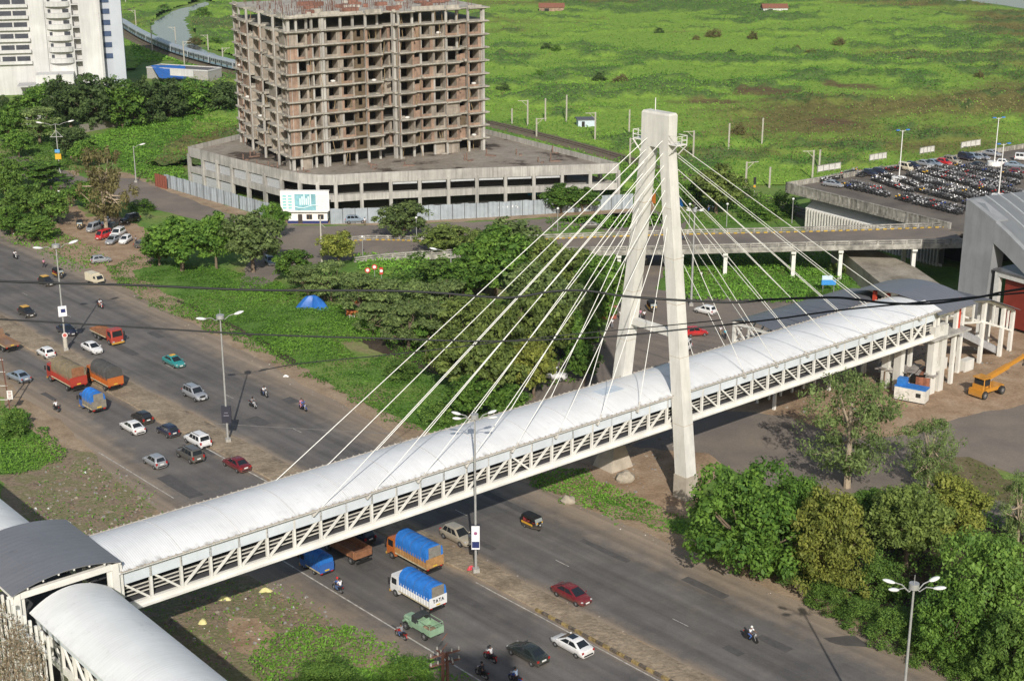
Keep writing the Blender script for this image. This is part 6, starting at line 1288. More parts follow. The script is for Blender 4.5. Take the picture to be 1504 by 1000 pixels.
def human(pose, head):
    p = POSE[pose]; P = Proto('person'); X = lambda k, s: (p[k][0], s * p[k][1], p[k][2]) if len(p[k]) == 3 else (p[k][0], 0, p[k][1])
    def k2(k, s): return k + '2' if s < 0 and k + '2' in p else k
    pel, ch, nk, hd = (X(k, 1) for k in ('pel', 'ch', 'nk', 'hd'))
    nd = [(*pel, (.15, .12)), (*[(a + b_) / 2 for a, b_ in zip(pel, ch)], (.13, .1)), (*ch, (.15, .11)), (*nk, .055), (hd[0], 0, hd[2] - .03, .09), (hd[0] + .01, 0, hd[2] + .09, .085)]; ed = [(0, 1), (1, 2), (2, 3), (3, 4), (4, 5)]
    sh = []; tr_ = []
    for s in (-1, 1):
        shp = (ch[0] + .02, s * .2, ch[2] + .13); e = X(k2('el', s), s); h = X(k2('ha', s), s); i = len(nd)
        nd += [(*shp, .065), (*e, .045), (*h, .033)]; ed += [(2, i), (i, i + 1), (i + 1, i + 2)]; sh.append((shp, e))
        hp = (pel[0] + .02, s * .1, pel[2] - .06); kn = X(k2('kn', s), s); an = X(k2('an', s), s); to = X(k2('to', s), s); i = len(nd)
        nd += [(*hp, .095), (*kn, .06), (*an, .042), (*to, .036)]; ed += [(0, i), (i, i + 1), (i + 1, i + 2), (i + 2, i + 3)]; tr_.append((hp, kn, an, to))
    b = asMB(skinmesh('body', nd, ed))
    for s in (-1, 1):      # palms' fingers: four unequal, bent, and a thumb from the side
        e, h = Vector(X(k2('el', s), s)), Vector(X(k2('ha', s), s)); d = (h - e).normalized(); side = d.cross(Vector((0, 0, 1))).normalized(); dn = side.cross(d)
        dn = dn if dn.z < 0 else -dn
        for j, l in enumerate((.068, .078, .074, .056)):
            o = h + d * .02 + side * (-.03 + .02 * j); b.tube([o, o + d * l * .6 + dn * .008, o + d * l * .85 + dn * l * .55], [.0095, .009, .007], 5)
        o = h - d * .02 - side * .035; b.tube([o, o + d * .03 - side * .03, o + d * .06 - side * .03 + dn * .02], [.011, .01, .008], 5)
    b.ball((hd[0] + .095, 0, hd[2]), (.022, .014, .022), nu=6, nv=4)
    for s in (-1, 1): b.ball((hd[0] - .0, s * .088, hd[2]), (.02, .012, .03), nu=6, nv=4)
    P.part('body', b, skinm, sharp=80)
    em = MB(); [em.ball((hd[0] + .083, s * .035, hd[2] + .03), .012, nu=6, nv=4) for s in (-1, 1)]; em.box((hd[0] + .088, 0, hd[2] - .05), (.012, .045, .01)); P.part('face_features', em, hairm)
    nd = [(*pel[:2], pel[2] + .02, (.175, .14)), (*[(a + b_) / 2 for a, b_ in zip(pel, ch)], (.155, .125)), (*ch, (.175, .13)), (nk[0] - .01, 0, nk[2] - .06, .085)]; ed = [(0, 1), (1, 2), (2, 3)]
    for shp, e in sh: i = len(nd); nd += [(*shp, .085), (*[a + (b_ - a) * .8 for a, b_ in zip(shp, e)], .07)]; ed += [(2, i), (i, i + 1)]
    P.part('shirt', asMB(skinmesh('shirt', nd, ed)), skinm, 'shirt', sharp=80)
    nd = [(*pel, (.17, .135))]; ed = []
    for hp, kn, an, to in tr_: i = len(nd); nd += [(*hp, .115), (*kn, .082), (*an, .062)]; ed += [(0, i), (i, i + 1), (i + 1, i + 2)]
    P.part('trousers', asMB(skinmesh('trousers', nd, ed)), skinm, 'trousers', sharp=80)
    for hp, kn, an, to in tr_:
        m = MB(); m.tube([(an[0] - .05, an[1], an[2] - .03), (an[0] + .02, an[1], an[2] - .02), to, (to[0] + .07, to[1], to[2] - .01)], [.045, .055, .048, .03], 8); P.part('shoe', m, hairm)
    m = MB()
    if head == 'helmet': m.ball((hd[0], 0, hd[2] + .045), (.145, .13, .14), nu=12, nv=8)
    else: m.ball((hd[0] - .02, 0, hd[2] + .06), (.1, .098, .1), nu=12, nv=8)
    P.part('helmet' if head == 'helmet' else 'hair', m, hairm, 'head')
    return P
HUM = {}
def cloth(n, c): return M('cloth ' + n, c, rough=.85, var=.12, scale=6)
CL = {n: cloth(n, c) for n, c in (('white', (.7, .7, .72)), ('blue', (.06, .12, .34)), ('paleblue', (.35, .45, .6)), ('pink', (.55, .25, .35)), ('grey', (.22, .22, .24)), ('dark', (.025, .025, .035)), ('teal', (.03, .3, .42)), ('khaki', (.25, .2, .13)), ('red', (.45, .03, .03)), ('jeans', (.06, .09, .18)), ('black', (.02, .02, .02)))}
def person(pose, px, py, ang, label, shirt, trousers, head='hair', headc=None, loc=None, group=None, zc=0, z=GZ, scale=1.0):
    if (pose, head) not in HUM: HUM[(pose, head)] = human(pose, head)
    loc = loc or at_(px, py, zc, z)
    return HUM[(pose, head)].put(label, 'person', loc, ang, group, {'shirt': CL[shirt], 'trousers': CL[trousers], 'head': headc or hairm}, scale=scale)
mbk = Proto('motorbike')
m = MB()
for x in (-.66, .68): wheelparts(mbk, x, 0, .31, .11, 1)
m.tube([(.5, 0, .86), (.1, 0, .62), (-.45, 0, .72), (-.85, 0, .78)], .035, 6); m.tube([(.5, 0, .86), (.25, 0, .35), (-.2, 0, .32), (-.66, 0, .31)], .03, 6); m.box((.06, 0, .42), (.36, .2, .3)); m.box((-.2, 0, .5), (.3, .2, .25)); mbk.part('frame', m, blk_)
m = MB(); m.loft([[Vector((x, y * w_, z)) for y, z in ((-1, z0), (-.9, z1 - .05), (-.4, z1), (.4, z1), (.9, z1 - .05), (1, z0))] for x, w_, z0, z1 in ((-.15, .1, .74, .84), (.05, .15, .7, .93), (.3, .15, .72, .97), (.46, .08, .8, .94))], smooth=True); mbk.part('fuel_tank', m, bikeM[0], 'paint')
m = MB(); m.loft([[Vector((x, y * w_, z)) for y, z in ((-1, z1 - .1), (-.9, z1), (.9, z1), (1, z1 - .1))] for x, w_, z1 in ((-.1, .1, .83), (-.4, .14, .84), (-.75, .13, .88), (-.86, .08, .9))]); mbk.part('seat', m, blk_)
m = MB(); [m.tube([(.45, y, .92), (.68, y, .31)], .025, 6) for y in (-.08, .08)]; m.tube([(.36, -.36, 1.04), (.46, -.18, 1.06), (.46, .18, 1.06), (.36, .36, 1.04)], .02, 6); mbk.part('fork_and_handlebar', m, rimm)
m = MB(); m.ball((.6, 0, .92), (.1, .11, .11)); mbk.part('headlight', m, hl)
m = MB(); m.box((-.95, 0, .82), (.06, .14, .1)); mbk.part('tail_light', m, tlm)
m = MB(); [m.tube([(.68 + .34 * math.cos(t), 0, .31 + .34 * math.sin(t)) for t in (.3, .9, 1.5, 2.1)], .05, 6)]; m.tube([(-.66 + .36 * math.cos(t), 0, .31 + .36 * math.sin(t)) for t in (.9, 1.6, 2.3, 2.9)], .06, 6); mbk.part('mudguard', m, bikeM[0], 'paint')
m = MB(); m.tube([(.1, .13, .28), (-.4, .16, .26), (-.85, .18, .36)], [.03, .045, .05], 8); mbk.part('exhaust', m, rimm)
def rider(px, py, ang, what, where, shirt, trousers, bikec=0, head='helmet', headc=None, pill=None, zc=.7, group=None, z=GZ):
    loc = at_(px, py, zc, z); loc = (loc[0], loc[1], z)
    mbk.put(bikec[1] + ' motorbike ' + where, 'motorbike', loc, ang, group, {'paint': bikeM[bikec[0]]})
    person('ride', 0, 0, ang, what + ' riding the motorbike ' + where, shirt, trousers, head, headc, loc)
    if pill: person('pillion', 0, 0, ang, pill[0] + ' as passenger on the motorbike ' + where, pill[1], pill[2], 'hair' if len(pill) < 4 else 'helmet', pill[3] if len(pill) > 3 else None, loc)
hw = M('white helmet', (.65, .65, .62), rough=.3, var=.05); hr = M('red helmet', (.5, .03, .03), rough=.3, var=.05); hb = M('black helmet', (.02, .02, .02), rough=.2, var=.05)
K, S_, R_, B_ = (0, 'black'), (2, 'silver'), (3, 'red'), (4, 'blue')
rider(82, 597, U, 'person in white shirt', 'below the blue-sheeted small truck', 'white', 'dark', K, 'hair')
rider(496, 860, U, 'person in blue shirt with red helmet', 'on the white edge line', 'blue', 'jeans', K, 'helmet', hr, ('person in white shirt', 'white', 'jeans'))
rider(589, 928, U, 'person in grey shirt', 'beside the pale green truck', 'grey', 'jeans', R_, 'hair')
rider(720, 961, U, 'person in white shirt', 'left of the dark green sedan', 'white', 'dark', R_, 'helmet', hb)
rider(708, 985, U, 'person in dark clothes', 'near the utility pole top', 'dark', 'dark', K, 'helmet', hb)
rider(757, 993, U, 'person in pale blue shirt', 'at the bottom photo edge', 'paleblue', 'dark', B_, 'helmet', hb)
rider(147, 447, D, 'person in pale shirt', 'ahead of the red flatbed lorry', 'white', 'khaki', R_, 'hair')
rider(388, 576, D, 'person in white shirt', 'level with the median lamp, further from it', 'white', 'jeans', K, 'hair')
rider(371, 592, D, 'person in dark grey shirt', 'closest to the median lamp shadow', 'grey', 'dark', S_, 'helmet', hb)
rider(445, 596, D, 'person in blue shirt', 'carrying two on the open far carriageway', 'blue', 'dark', B_, 'hair', None, ('person in pink clothes', 'pink', 'pink'))
rider(1103, 932, D, 'person with white shirt, blue trousers, white helmet', 'alone at lower right', 'white', 'blue', K, 'helmet', hw)
rider(22, 375, D, 'person in white shirt', 'at the far left edge of the highway', 'white', 'dark', K, 'hair')
rider(1003, 363, math.pi, 'person in dark shirt', 'climbing the ramp behind the pylon', 'dark', 'jeans', K, 'helmet', hb, z=.024) if False else None
# pedestrians
for pose, px, py, ang, lb_, sh_, tr2 in (('walk', 65, 393, -.6, 'person in pale pink shirt walking on the highway shoulder', 'pink', 'dark'), ('stand', 22, 353, -1.5, 'person in white and khaki standing under the left trees', 'white', 'khaki'), ('walk', 87, 289, -1.2, 'person in white shirt walking down the dirt track', 'white', 'dark'), ('stand', 76, 283, 2.0, 'person in dark clothes standing on the side lane', 'dark', 'dark'), ('stand', 200, 359, -1.8, 'person in grey beside the front parked cars', 'grey', 'dark'), ('stand', 946, 470, -1.2, 'person in white beside the far pylon leg', 'white', 'dark'), ('walk', 940, 468, 1.0, 'person in pink and grey beside the far pylon leg', 'pink', 'grey'), ('stand', 899, 482, -1.5, 'person in white shirt at the thicket corner', 'white', 'grey'), ('stand', 911, 470, -2.2, 'person in dark trousers behind the thicket corner', 'white', 'khaki'), ('stand', 1065, 498, -1.0, 'person in teal shirt standing in the forecourt', 'teal', 'dark'), ('walk', 1058, 493, -2.0, 'person in white shirt walking in the forecourt', 'white', 'khaki'), ('stand', 1030, 411, 2.6, 'person in white top standing in the tall grass', 'white', 'dark'), ('stand', 536, 331, -1.6, 'person in white beside the parked silver-blue jeep', 'white', 'khaki'), ('walk', 948, 390, -1.4, 'person in pale shirt walking under the ramp', 'white', 'grey'), ('stand', 1041, 311, -1.4, 'person in white below the dark olive tree', 'white', 'blue'), ('walk', 1047, 312, -1.2, 'person in pale blue below the dark olive tree', 'paleblue', 'dark')):
    person(pose, px, py, ang, lb_, sh_, tr2)
mbk.put('black motorbike parked against the grey hoarding', 'motorbike', at_(645, 319, .4), .1, None, {'paint': bikeM[0]})
# rider on the ramp
_p = NEd[min(range(len(NEd)), key=lambda i: abs(NEd[i].x - 34))].lerp(FEd[min(range(len(FEd)), key=lambda i: abs(FEd[i].x - 34))], .6); _l = (_p.x, _p.y, _p.z - PH + .01)
mbk.put('black motorbike climbing the ramp behind the pylon', 'motorbike', _l, .03, None, {'paint': bikeM[0]}); person('ride', 0, 0, .03, 'person in dark shirt riding up the ramp behind the pylon', 'dark', 'jeans', 'helmet', hb, _l)
# ================================================================ VEGETATION
LEAF = {
 'dark': leafmat('dark leaves', (0.045, 0.08, 0.024), (0.105, 0.16, 0.05)),
 'mid': leafmat('mid green leaves', (0.05, 0.115, 0.018), (0.15, 0.265, 0.04)),
 'grey': leafmat('grey green leaves', (0.09, 0.135, 0.042), (0.2, 0.27, 0.085)),
 'olive': leafmat('olive leaves', (0.085, 0.125, 0.03), (0.2, 0.26, 0.06)),
 'yellow': leafmat('yellow green leaves', (0.135, 0.165, 0.032), (0.29, 0.315, 0.06)),
 'bright': leafmat('bright green leaves', (0.07, 0.14, 0.026), (0.17, 0.28, 0.05)),
 'rust': leafmat('brownish leaves', (0.11, 0.1, 0.04), (0.22, 0.195, 0.08)),
 'weed': leafmat('weed leaves', (0.065, 0.16, 0.02), (0.17, 0.34, 0.04), .2),
 'marsh': leafmat('marsh leaves', (0.065, 0.16, 0.022), (0.18, 0.32, 0.04), .2)}
bark = M('grey brown bark', (.16, .12, .085), rough=.9, var=.25, scale=2.5); barkp = M('pale peeling bark', (.36, .29, .21), rough=.85, var=.25, scale=1.2)
def crown(style, seed, nclump, nleaf, size, lm):
    """Crown in a unit frame: radius 5, top at 9."""
    g = np.random.default_rng(seed); C = []; RAD = []
    if style == 'umbrella':
        for i in range(nclump):
            a = g.uniform(0, 2 * math.pi); r = 4.6 * math.sqrt(g.uniform(0, 1)); lay = g.integers(0, 3)
            r *= (1, .85, .6)[lay]; z = (4.2, 6.4, 8.2)[lay] + g.normal() * .25 - .035 * r * r * (1 if lay else 1.3)
            C.append((r * math.cos(a), r * math.sin(a), z)); RAD.append((g.uniform(.7, 1.25), .42))
    elif style == 'tall':
        for i in range(nclump):
            z = g.uniform(.22, 1.0); rr = 5 * math.sin(math.pi * min(1, (z - .1) * .98)) ** .7 * g.uniform(.25, 1) * (1 + .25 * math.sin(z * 17 + seed)); a = g.uniform(0, 2 * math.pi)
            C.append((rr * math.cos(a), rr * math.sin(a), 9 * z - .3)); RAD.append((g.uniform(.45, .95), .75))
    elif style == 'bush':
        for i in range(nclump):
            u = g.normal(size=3); u /= np.linalg.norm(u); u[2] = abs(u[2]); k = g.uniform(.72, 1.0) * (1 + .2 * math.sin(3 * math.atan2(u[1], u[0]) + seed))
            C.append((4.4 * u[0] * k, 4.4 * u[1] * k, 7.6 * u[2] * k + .5)); RAD.append((g.uniform(.8, 1.5), .8))
    else:
        # lobes of different size, spread over the whole crown, make the outline uneven
        lob = []; nl_ = 15
        for i in range(nl_):
            z_ = 1 - 2 * (i + .5) / nl_; a_ = i * 2.399 + seed; q_ = math.sqrt(1 - z_ * z_); k_ = g.uniform(.7, 1.1)
            lob.append((np.array([3.1 * q_ * math.cos(a_) * k_, 3.1 * q_ * math.sin(a_) * k_, 2.5 * z_ * k_]), g.uniform(1.3, 2.3)))
        for i in range(nclump):
            c, r = lob[i % nl_]; u = g.normal(size=3); u /= np.linalg.norm(u); u[2] = abs(u[2]) * .9 - .35
            p = c + u * r * g.uniform(.75, 1.05)
            if style == 'full': p[2] *= 1.3
            C.append((p[0], p[1], max(.5, (4.1 if style == 'full' else 4.9) + p[2]))); RAD.append((g.uniform(.5, 1.05), .75))
    C = np.array(C); RAD = np.array(RAD); k = len(C)
    if style != 'bush':
        top = np.max(C[:, 2]); C[:, 2] += (8.8 - top) * (C[:, 2] / top)
    idx = np.repeat(np.arange(k), nleaf); n = len(idx)
    u = g.normal(size=(n, 3)); u /= np.linalg.norm(u, axis=1, keepdims=True)
    rad = RAD[idx, 0] * g.uniform(.55, 1.08, n); P = C[idx] + u * rad[:, None] * np.stack([np.ones(n), np.ones(n), RAD[idx, 1]], 1)
    P[:, 2] = np.maximum(P[:, 2], .1)
    nr_ = u + np.array([0, 0, .55]) + g.normal(size=(n, 3)) * .45
    lsz = g.uniform(.72, 1.3, k); X, Y = leafaxes(n, nr_, size * lsz[idx] * g.uniform(.55, 1.35, n), .62 if style != 'tall' else .4)
    ct = g.uniform(0, .95, k); tint = ct[idx] + g.normal(size=n) * .2
    return quads('crown', P, X, Y, tint, lm), C
def trunk(style, seed, C, mat):
    g = random.Random(seed); m = MB(); h = {'umbrella': 4.6, 'tall': 7.0, 'bush': 2.0}.get(style, 4.2)
    lean = Vector((g.uniform(-.5, .5), g.uniform(-.5, .5), 0)); top = Vector((0, 0, h)) + lean
    m.tube([(0, 0, -.1), Vector((0, 0, h * .35)) + lean * .2, top], [.34, .26, .15], 8)
    for i in range(14):
        c = Vector(C[g.randrange(len(C))]) * g.uniform(.95, 1.08); st_ = Vector((0, 0, h * g.uniform(.35, .8))) + lean * .5
        mid = st_.lerp(c, .5) + Vector((0, 0, -.3)); m.tube([st_, mid, c], [.13, .085, .03], 6)
    return m.mesh('trunk', mat)
TREE = {}
def treeproto(style, col, v, fine):
    key = (style, col, v, fine)
    if key not in TREE:
        nc, nl, sz = {'umbrella': (95, 46, .27), 'tall': (130, 34, .24), 'bush': (75, 44, .28)}.get(style, (190, 34, .28))
        if fine: nc, nl, sz = int(nc * 1.5), int(nl * 1.7), sz * .64
        me, C = crown(style, 100 + v * 7 + len(TREE), nc, nl, sz, LEAF[col]); TREE[key] = (me, trunk(style, v, C, barkp if style == 'tall' else bark))
    return TREE[key]
def tree(cx, top, base, width, style, col, label, group, name='tree', v=None, fine=False, cat='tree', zb=0.0):
    if style == 'round': width *= 1.14
    if style == 'full': width *= 1.08
    p = G(cx, base, zb); dep = p.y * math.cos(PITCH) + (CAMH - zb) * math.sin(PITCH); r = width / 2 * dep / FPX
    d = ray(cx, top); t = p.y / d[1]; H = max(.8, CAMH + d[2] * t - r * .22 - zb)
    v = v if v is not None else random.randrange(3)
    me, tk = treeproto(style, col, v, fine)
    o = thing(name, label, cat, p, random.uniform(0, 6.28), group); o.scale = (r / 5.1, r / 5.1, H / 9)
    meshobj('crown', me, parent=o)
    if style != 'bush': meshobj('trunk', tk, parent=o)
    return o
gA = 'dark trees along the compound wall'
for k, (cx, top, base, wd, ph) in enumerate(((70, 112, 178, 62, 'left of the row, beside the white tower porch'), (104, 106, 187, 64, 'second from left before the white tower'), (142, 100, 190, 70, 'tallest of the row before the white tower'), (180, 108, 187, 62, 'under the right corner of the white tower'), (214, 106, 181, 58, 'left of the blue tarpaulin'), (250, 114, 173, 56, 'right in front of the blue tarpaulin'), (285, 112, 169, 54, 'at the right end of the flat shed'), (318, 116, 166, 54, 'second from right beside the unfinished tower'), (341, 118, 161, 36, 'touching the left edge of the unfinished tower'), (38, 138, 178, 44, 'below the porch roof at far left'), (4, 140, 176, 34, 'cut by the photo edge below the white tower'))):
    tree(cx, top - 4, base, wd * 1.25, 'full', 'dark' if k % 3 else 'mid', 'dark dense tree above the compound wall, ' + ph, gA, v=k % 3)
gB = 'trees on the far left roadside'
for cx, top, base, wd, st_, col, ph in ((14, 150, 216, 52, 'round', 'mid', 'dark round tree at the left edge below the white tower'), (58, 150, 212, 84, 'umbrella', 'grey', 'broad pale-topped tree in front of the pale boundary wall'), (28, 186, 232, 44, 'round', 'mid', 'small dark tree behind the twin-arm street lamp'), (105, 180, 236, 58, 'round', 'dark', 'dark tree right behind the yellow-signed street lamp'), (128, 198, 246, 50, 'round', 'mid', 'round tree between street lamp and tall eucalyptus'), (8, 222, 300, 54, 'round', 'bright', 'bright tree on the left edge above the road'), (60, 228, 275, 100, 'umbrella', 'mid', 'wide feathery tree over the side lane at left'), (40, 262, 322, 66, 'round', 'bright', 'light green tree beside the grey shack roof'), (78, 272, 332, 56, 'round', 'bright', 'bright tree left of the dirt track'), (18, 296, 346, 56, 'round', 'mid', 'low tree nearest the road at far left'), (58, 312, 354, 60, 'round', 'bright', 'low bright tree at the mouth of the dirt track'), (128, 258, 306, 62, 'round', 'mid', 'dark leafy tree just left of the eucalyptus trunk'), (150, 280, 318, 46, 'round', 'mid', 'small tree under the eucalyptus crown'), (208, 288, 308, 48, 'bush', 'mid', 'low dark bush right of the eucalyptus trunk')):
    tree(cx, top, base, wd, st_, col, ph, gB)
tree(157, 208, 342, 92, 'tall', 'rust', 'tall brownish eucalyptus with bare pale trunk over the parked cars', gB, name='eucalyptus_tree', v=1)
gC = 'trees between the highway and the podium'
for cx, top, base, wd, st_, col, ph in ((268, 310, 398, 104, 'round', 'mid', 'large spreading tree right of the dirt parking yard'), (318, 306, 396, 60, 'round', 'mid', 'darker tree just right of the large spreading one'), (234, 334, 390, 50, 'round', 'mid', 'smaller tree at the left end by the dirt yard'), (372, 302, 400, 86, 'round', 'grey', 'grey-green tree left of the display board'), (404, 292, 352, 46, 'round', 'mid', 'green tree touching the left edge of the display board'), (497, 334, 388, 58, 'round', 'yellow', 'small yellow-green conical tree beside the white pole'), (592, 287, 352, 78, 'round', 'grey', 'rounded grey-green tree in front of the grey hoarding'), (655, 320, 378, 80, 'round', 'olive', 'olive tree behind the left end of the ramp'), (632, 358, 428, 140, 'bush', 'bright', 'broad creeper-smothered mound of foliage below the ramp'), (750, 310, 408, 104, 'round', 'grey', 'tall grey-green tree hiding the ramp parapet'), (704, 332, 392, 60, 'round', 'olive', 'olive tree between two others on the ramp'), (792, 342, 410, 62, 'round', 'olive', 'olive-brown tree hiding the right end of the near parapet'), (824, 264, 313, 62, 'round', 'mid', 'bright green tree against the hoarding, left of a twin'), (856, 270, 312, 50, 'round', 'mid', 'dark green tree against the hoarding, right of a twin')):
    tree(cx, top, base, wd, st_, col, ph, gC)
gD = 'rain trees and scrub trees under the left cables'
for cx, top, base, wd, st_, col, ph in ((434, 360, 416, 58, 'round', 'mid', 'small tree by the lane left of the white pole'), (452, 384, 434, 72, 'umbrella', 'grey', 'flat-topped rain tree left of the blue tent'), (486, 378, 446, 70, 'umbrella', 'grey', 'flat-topped rain tree at the foot of the white pole'), (532, 396, 470, 86, 'umbrella', 'grey', 'wide flat-topped rain tree right of the blue tent'), (478, 404, 440, 60, 'umbrella', 'grey', 'low flat-topped rain tree over the blue tent'), (566, 404, 470, 84, 'umbrella', 'grey', 'flat-topped rain tree in the middle of the grove'), (612, 408, 482, 84, 'umbrella', 'grey', 'flat-topped rain tree behind the front one of the grove'), (654, 404, 486, 90, 'umbrella', 'grey', 'flat-topped rain tree below the single street lamp'), (600, 436, 512, 84, 'umbrella', 'grey', 'front rain tree shading the dark parking ground'), (548, 440, 492, 60, 'umbrella', 'grey', 'front rain tree over the orange stall'), (626, 466, 520, 50, 'umbrella', 'mid', 'lowest flat rain tree at the edge of the grove'), (692, 424, 524, 92, 'round', 'olive', 'olive scrub tree beneath the longest cable'), (744, 432, 560, 100, 'round', 'olive', 'tall olive tree in the centre of the thicket'), (788, 420, 540, 92, 'round', 'olive', 'olive tree above the abandoned white pickup'), (834, 404, 520, 92, 'round', 'grey', 'grey-green tree left of the far pylon leg'), (872, 392, 500, 72, 'round', 'mid', 'dark tree beside the far pylon leg'), (848, 452, 536, 70, 'round', 'mid', 'dark green tree at the side road corner'), (720, 486, 592, 92, 'round', 'olive', 'olive-brown tree near the bridge roof'), (668, 478, 572, 92, 'round', 'olive', 'yellow-olive tree at the left of the thicket'), (784, 490, 584, 70, 'round', 'yellow', 'yellowish thin tree beside the pickup'), (690, 546, 614, 84, 'round', 'mid', 'round dark bushy tree near the highway edge'), (748, 560, 618, 64, 'round', 'mid', 'dark bushy tree behind the bridge roof'), (858, 500, 562, 56, 'round', 'mid', 'small green tree by the pickup and side road'), (640, 578, 622, 56, 'bush', 'bright', 'bright bush nearest the bridge at the highway edge'), (590, 520, 556, 60, 'bush', 'bright', 'bright bush in the green verge')):
    tree(cx, top, base, wd, st_, col, ph, gD)
for cx, top, base, wd, st_, col, ph in ((728, 322, 432, 112, 'round', 'mid', 'large leafy tree between ramp parapet and single street lamp'), (832, 350, 446, 104, 'round', 'olive', 'broad olive tree just under the near ramp parapet'), (884, 366, 458, 84, 'round', 'mid', 'leafy tree hiding the ramp beside the far pylon leg'), (790, 376, 476, 104, 'round', 'grey', 'grey-green broad tree in the upper middle of the thicket'), (684, 368, 446, 92, 'round', 'mid', 'fresh green tree right of the creeper-smothered mound'), (640, 440, 520, 76, 'umbrella', 'grey', 'flat rain tree at the right end of the grove')):
    tree(cx, top, base, wd, st_, col, ph, gD)
gE = 'trees and bushes beyond the pylon'
for cx, top, base, wd, st_, col, ph in ((1052, 236, 314, 78, 'round', 'olive', 'dark olive tree to the right of the blue sheet'), (1018, 262, 306, 40, 'round', 'mid', 'small tree close behind the near pylon leg'), (1112, 282, 322, 60, 'bush', 'mid', 'green bush below the railway mast'), (1148, 276, 318, 50, 'bush', 'mid', 'green bush at the left corner of the car park'), (1092, 262, 300, 50, 'bush', 'bright', 'bright bush on the bank beside the railway'), (1205, 420, 446, 46, 'bush', 'mid', 'bush beside the ramp pier and blue board'), (1232, 380, 402, 34, 'bush', 'olive', 'olive bush at the foot of a ramp pier'), (900, 258, 290, 40, 'bush', 'mid', 'bush between the podium corner and the pylon')):
    tree(cx, top, base, wd, st_, col, ph, gE)
gF = 'trees at the lower right beside the highway'
for cx, top, base, wd, st_, col, ph, v in ((1092, 664, 848, 178, 'full', 'mid', 'big dense dark green tree beside the near pylon leg', 0), (1168, 690, 812, 90, 'round', 'mid', 'dark green tree behind the big dense one', 1), (1215, 710, 872, 126, 'full', 'yellow', 'yellow-green tree with drooping foliage by the highway', 2), (1330, 704, 836, 116, 'round', 'olive', 'olive-yellow tree behind the highway lamp', 0), (1395, 690, 812, 108, 'round', 'yellow', 'yellowish airy tree left of the shaded lane', 1), (1285, 708, 788, 84, 'round', 'mid', 'dark tree in the hollow between yellowish ones', 2), (1440, 770, 948, 150, 'full', 'bright', 'large bright tree in the lower right corner', 0), (1388, 842, 980, 116, 'full', 'mid', 'mid green tree left of the corner tree', 1), (1482, 884, 1024, 120, 'full', 'bright', 'bright tree cut off by the bottom right corner', 2)):
    tree(cx, top, base, wd, st_, col, ph, gF, v=v, fine=True)
for cx, top, base, wd, ph, v in ((1244, 536, 716, 164, 'tall airy eucalyptus with reddish forked trunk in front of the bridge', 0), (1362, 606, 718, 98, 'slender airy young eucalyptus beside the curved lane', 1), (1494, 690, 800, 80, 'thin grey eucalyptus at the right edge by the lane', 2)):
    tree(cx, top, base, wd, 'tall', 'grey', ph, gF, name='eucalyptus_tree', v=v, fine=True)
for cx, top, base, wd, ph in ((1148, 800, 850, 66, 'dark bush at the foot of the big dense tree'), (1214, 846, 892, 70, 'bright creeping bush by the highway edge, first of the line'), (1262, 868, 918, 80, 'bright creeping bush by the highway edge, second of the line'), (1312, 880, 946, 92, 'bright creeping bush right behind the lamp post'), (1364, 916, 972, 86, 'bright creeping bush right of the lamp post'), (1424, 950, 1004, 86, 'bright creeping bush at the bottom right edge'), (1290, 800, 870, 90, 'dark shaded bush in the gap behind the lamp post')):
    tree(cx, top, base, wd, 'bush', 'bright', ph, 'creeper bushes along the highway', name='bush', fine=True, cat='bush')
tree(16, 590, 640, 60, 'bush', 'bright', 'dark green bush at the foot of the lattice pole', None, name='bush', cat='bush')
tree(600, 948, 1006, 90, 'bush', 'mid', 'shaded bush at the bottom of the photo beside the utility pole', None, name='bush', cat='bush', fine=True)
tree(480, 952, 1010, 120, 'bush', 'bright', 'broad bright bush at the bottom edge beside the rubble', None, name='bush', cat='bush', fine=True)
# lone bushes of the marsh
mb_ = ((803, 60, 75, 22, 'lone dark bush left of centre in the marsh'), (817, 64, 77, 16, 'smaller bush touching the lone dark one'), (1048, 38, 56, 28, 'grey-brown bush in the upper marsh'), (968, 38, 50, 18, 'small green bush in the upper marsh'), (1022, 50, 60, 14, 'tiny green bush left of the grey-brown one'), (1106, 42, 60, 16, 'dark bush below the far red roofed hut'), (1074, 70, 83, 16, 'small olive bush in mid marsh'), (1232, 52, 68, 24, 'round brown bush on the right of the marsh'), (1192, 68, 82, 22, 'dark green bush left of the round brown one'), (1204, 76, 84, 18, 'low green bush beside the dark green one'), (1170, 64, 74, 14, 'small brown bush at the marsh track'), (1338, 80, 90, 20, 'flat green bush in the right marsh'), (1438, 103, 115, 16, 'dark bush far right before the brown scrub'), (1382, 188, 200, 22, 'dark bush behind the car park lamp'), (912, 104, 124, 30, 'dark bush clump in the middle marsh'), (880, 102, 120, 26, 'grey-green bush beside the middle clump'), (792, 100, 116, 20, 'small dark tree-like bush near the railway'), (1085, 175, 200, 26, 'yellowish small tree among railway masts'), (740, 118, 134, 24, 'dark bush beside the unfinished tower'), (300, 8, 26, 26, 'dark bush on the bank of the channel'), (286, 50, 66, 24, 'bush between the channel and the train'), (240, 4, 14, 20, 'far bush on the channel bank'), (318, 52, 66, 22, 'bush on the right bank of the channel'))
for i, (cx, top, base, wd, ph) in enumerate(mb_):
    tree(cx, top, base, wd, 'bush', ('dark', 'mid', 'rust')[i % 3] if 'brown' not in ph else 'rust', ph, 'lone bushes in the marsh', name='marsh_bush', cat='bush', v=i % 3)
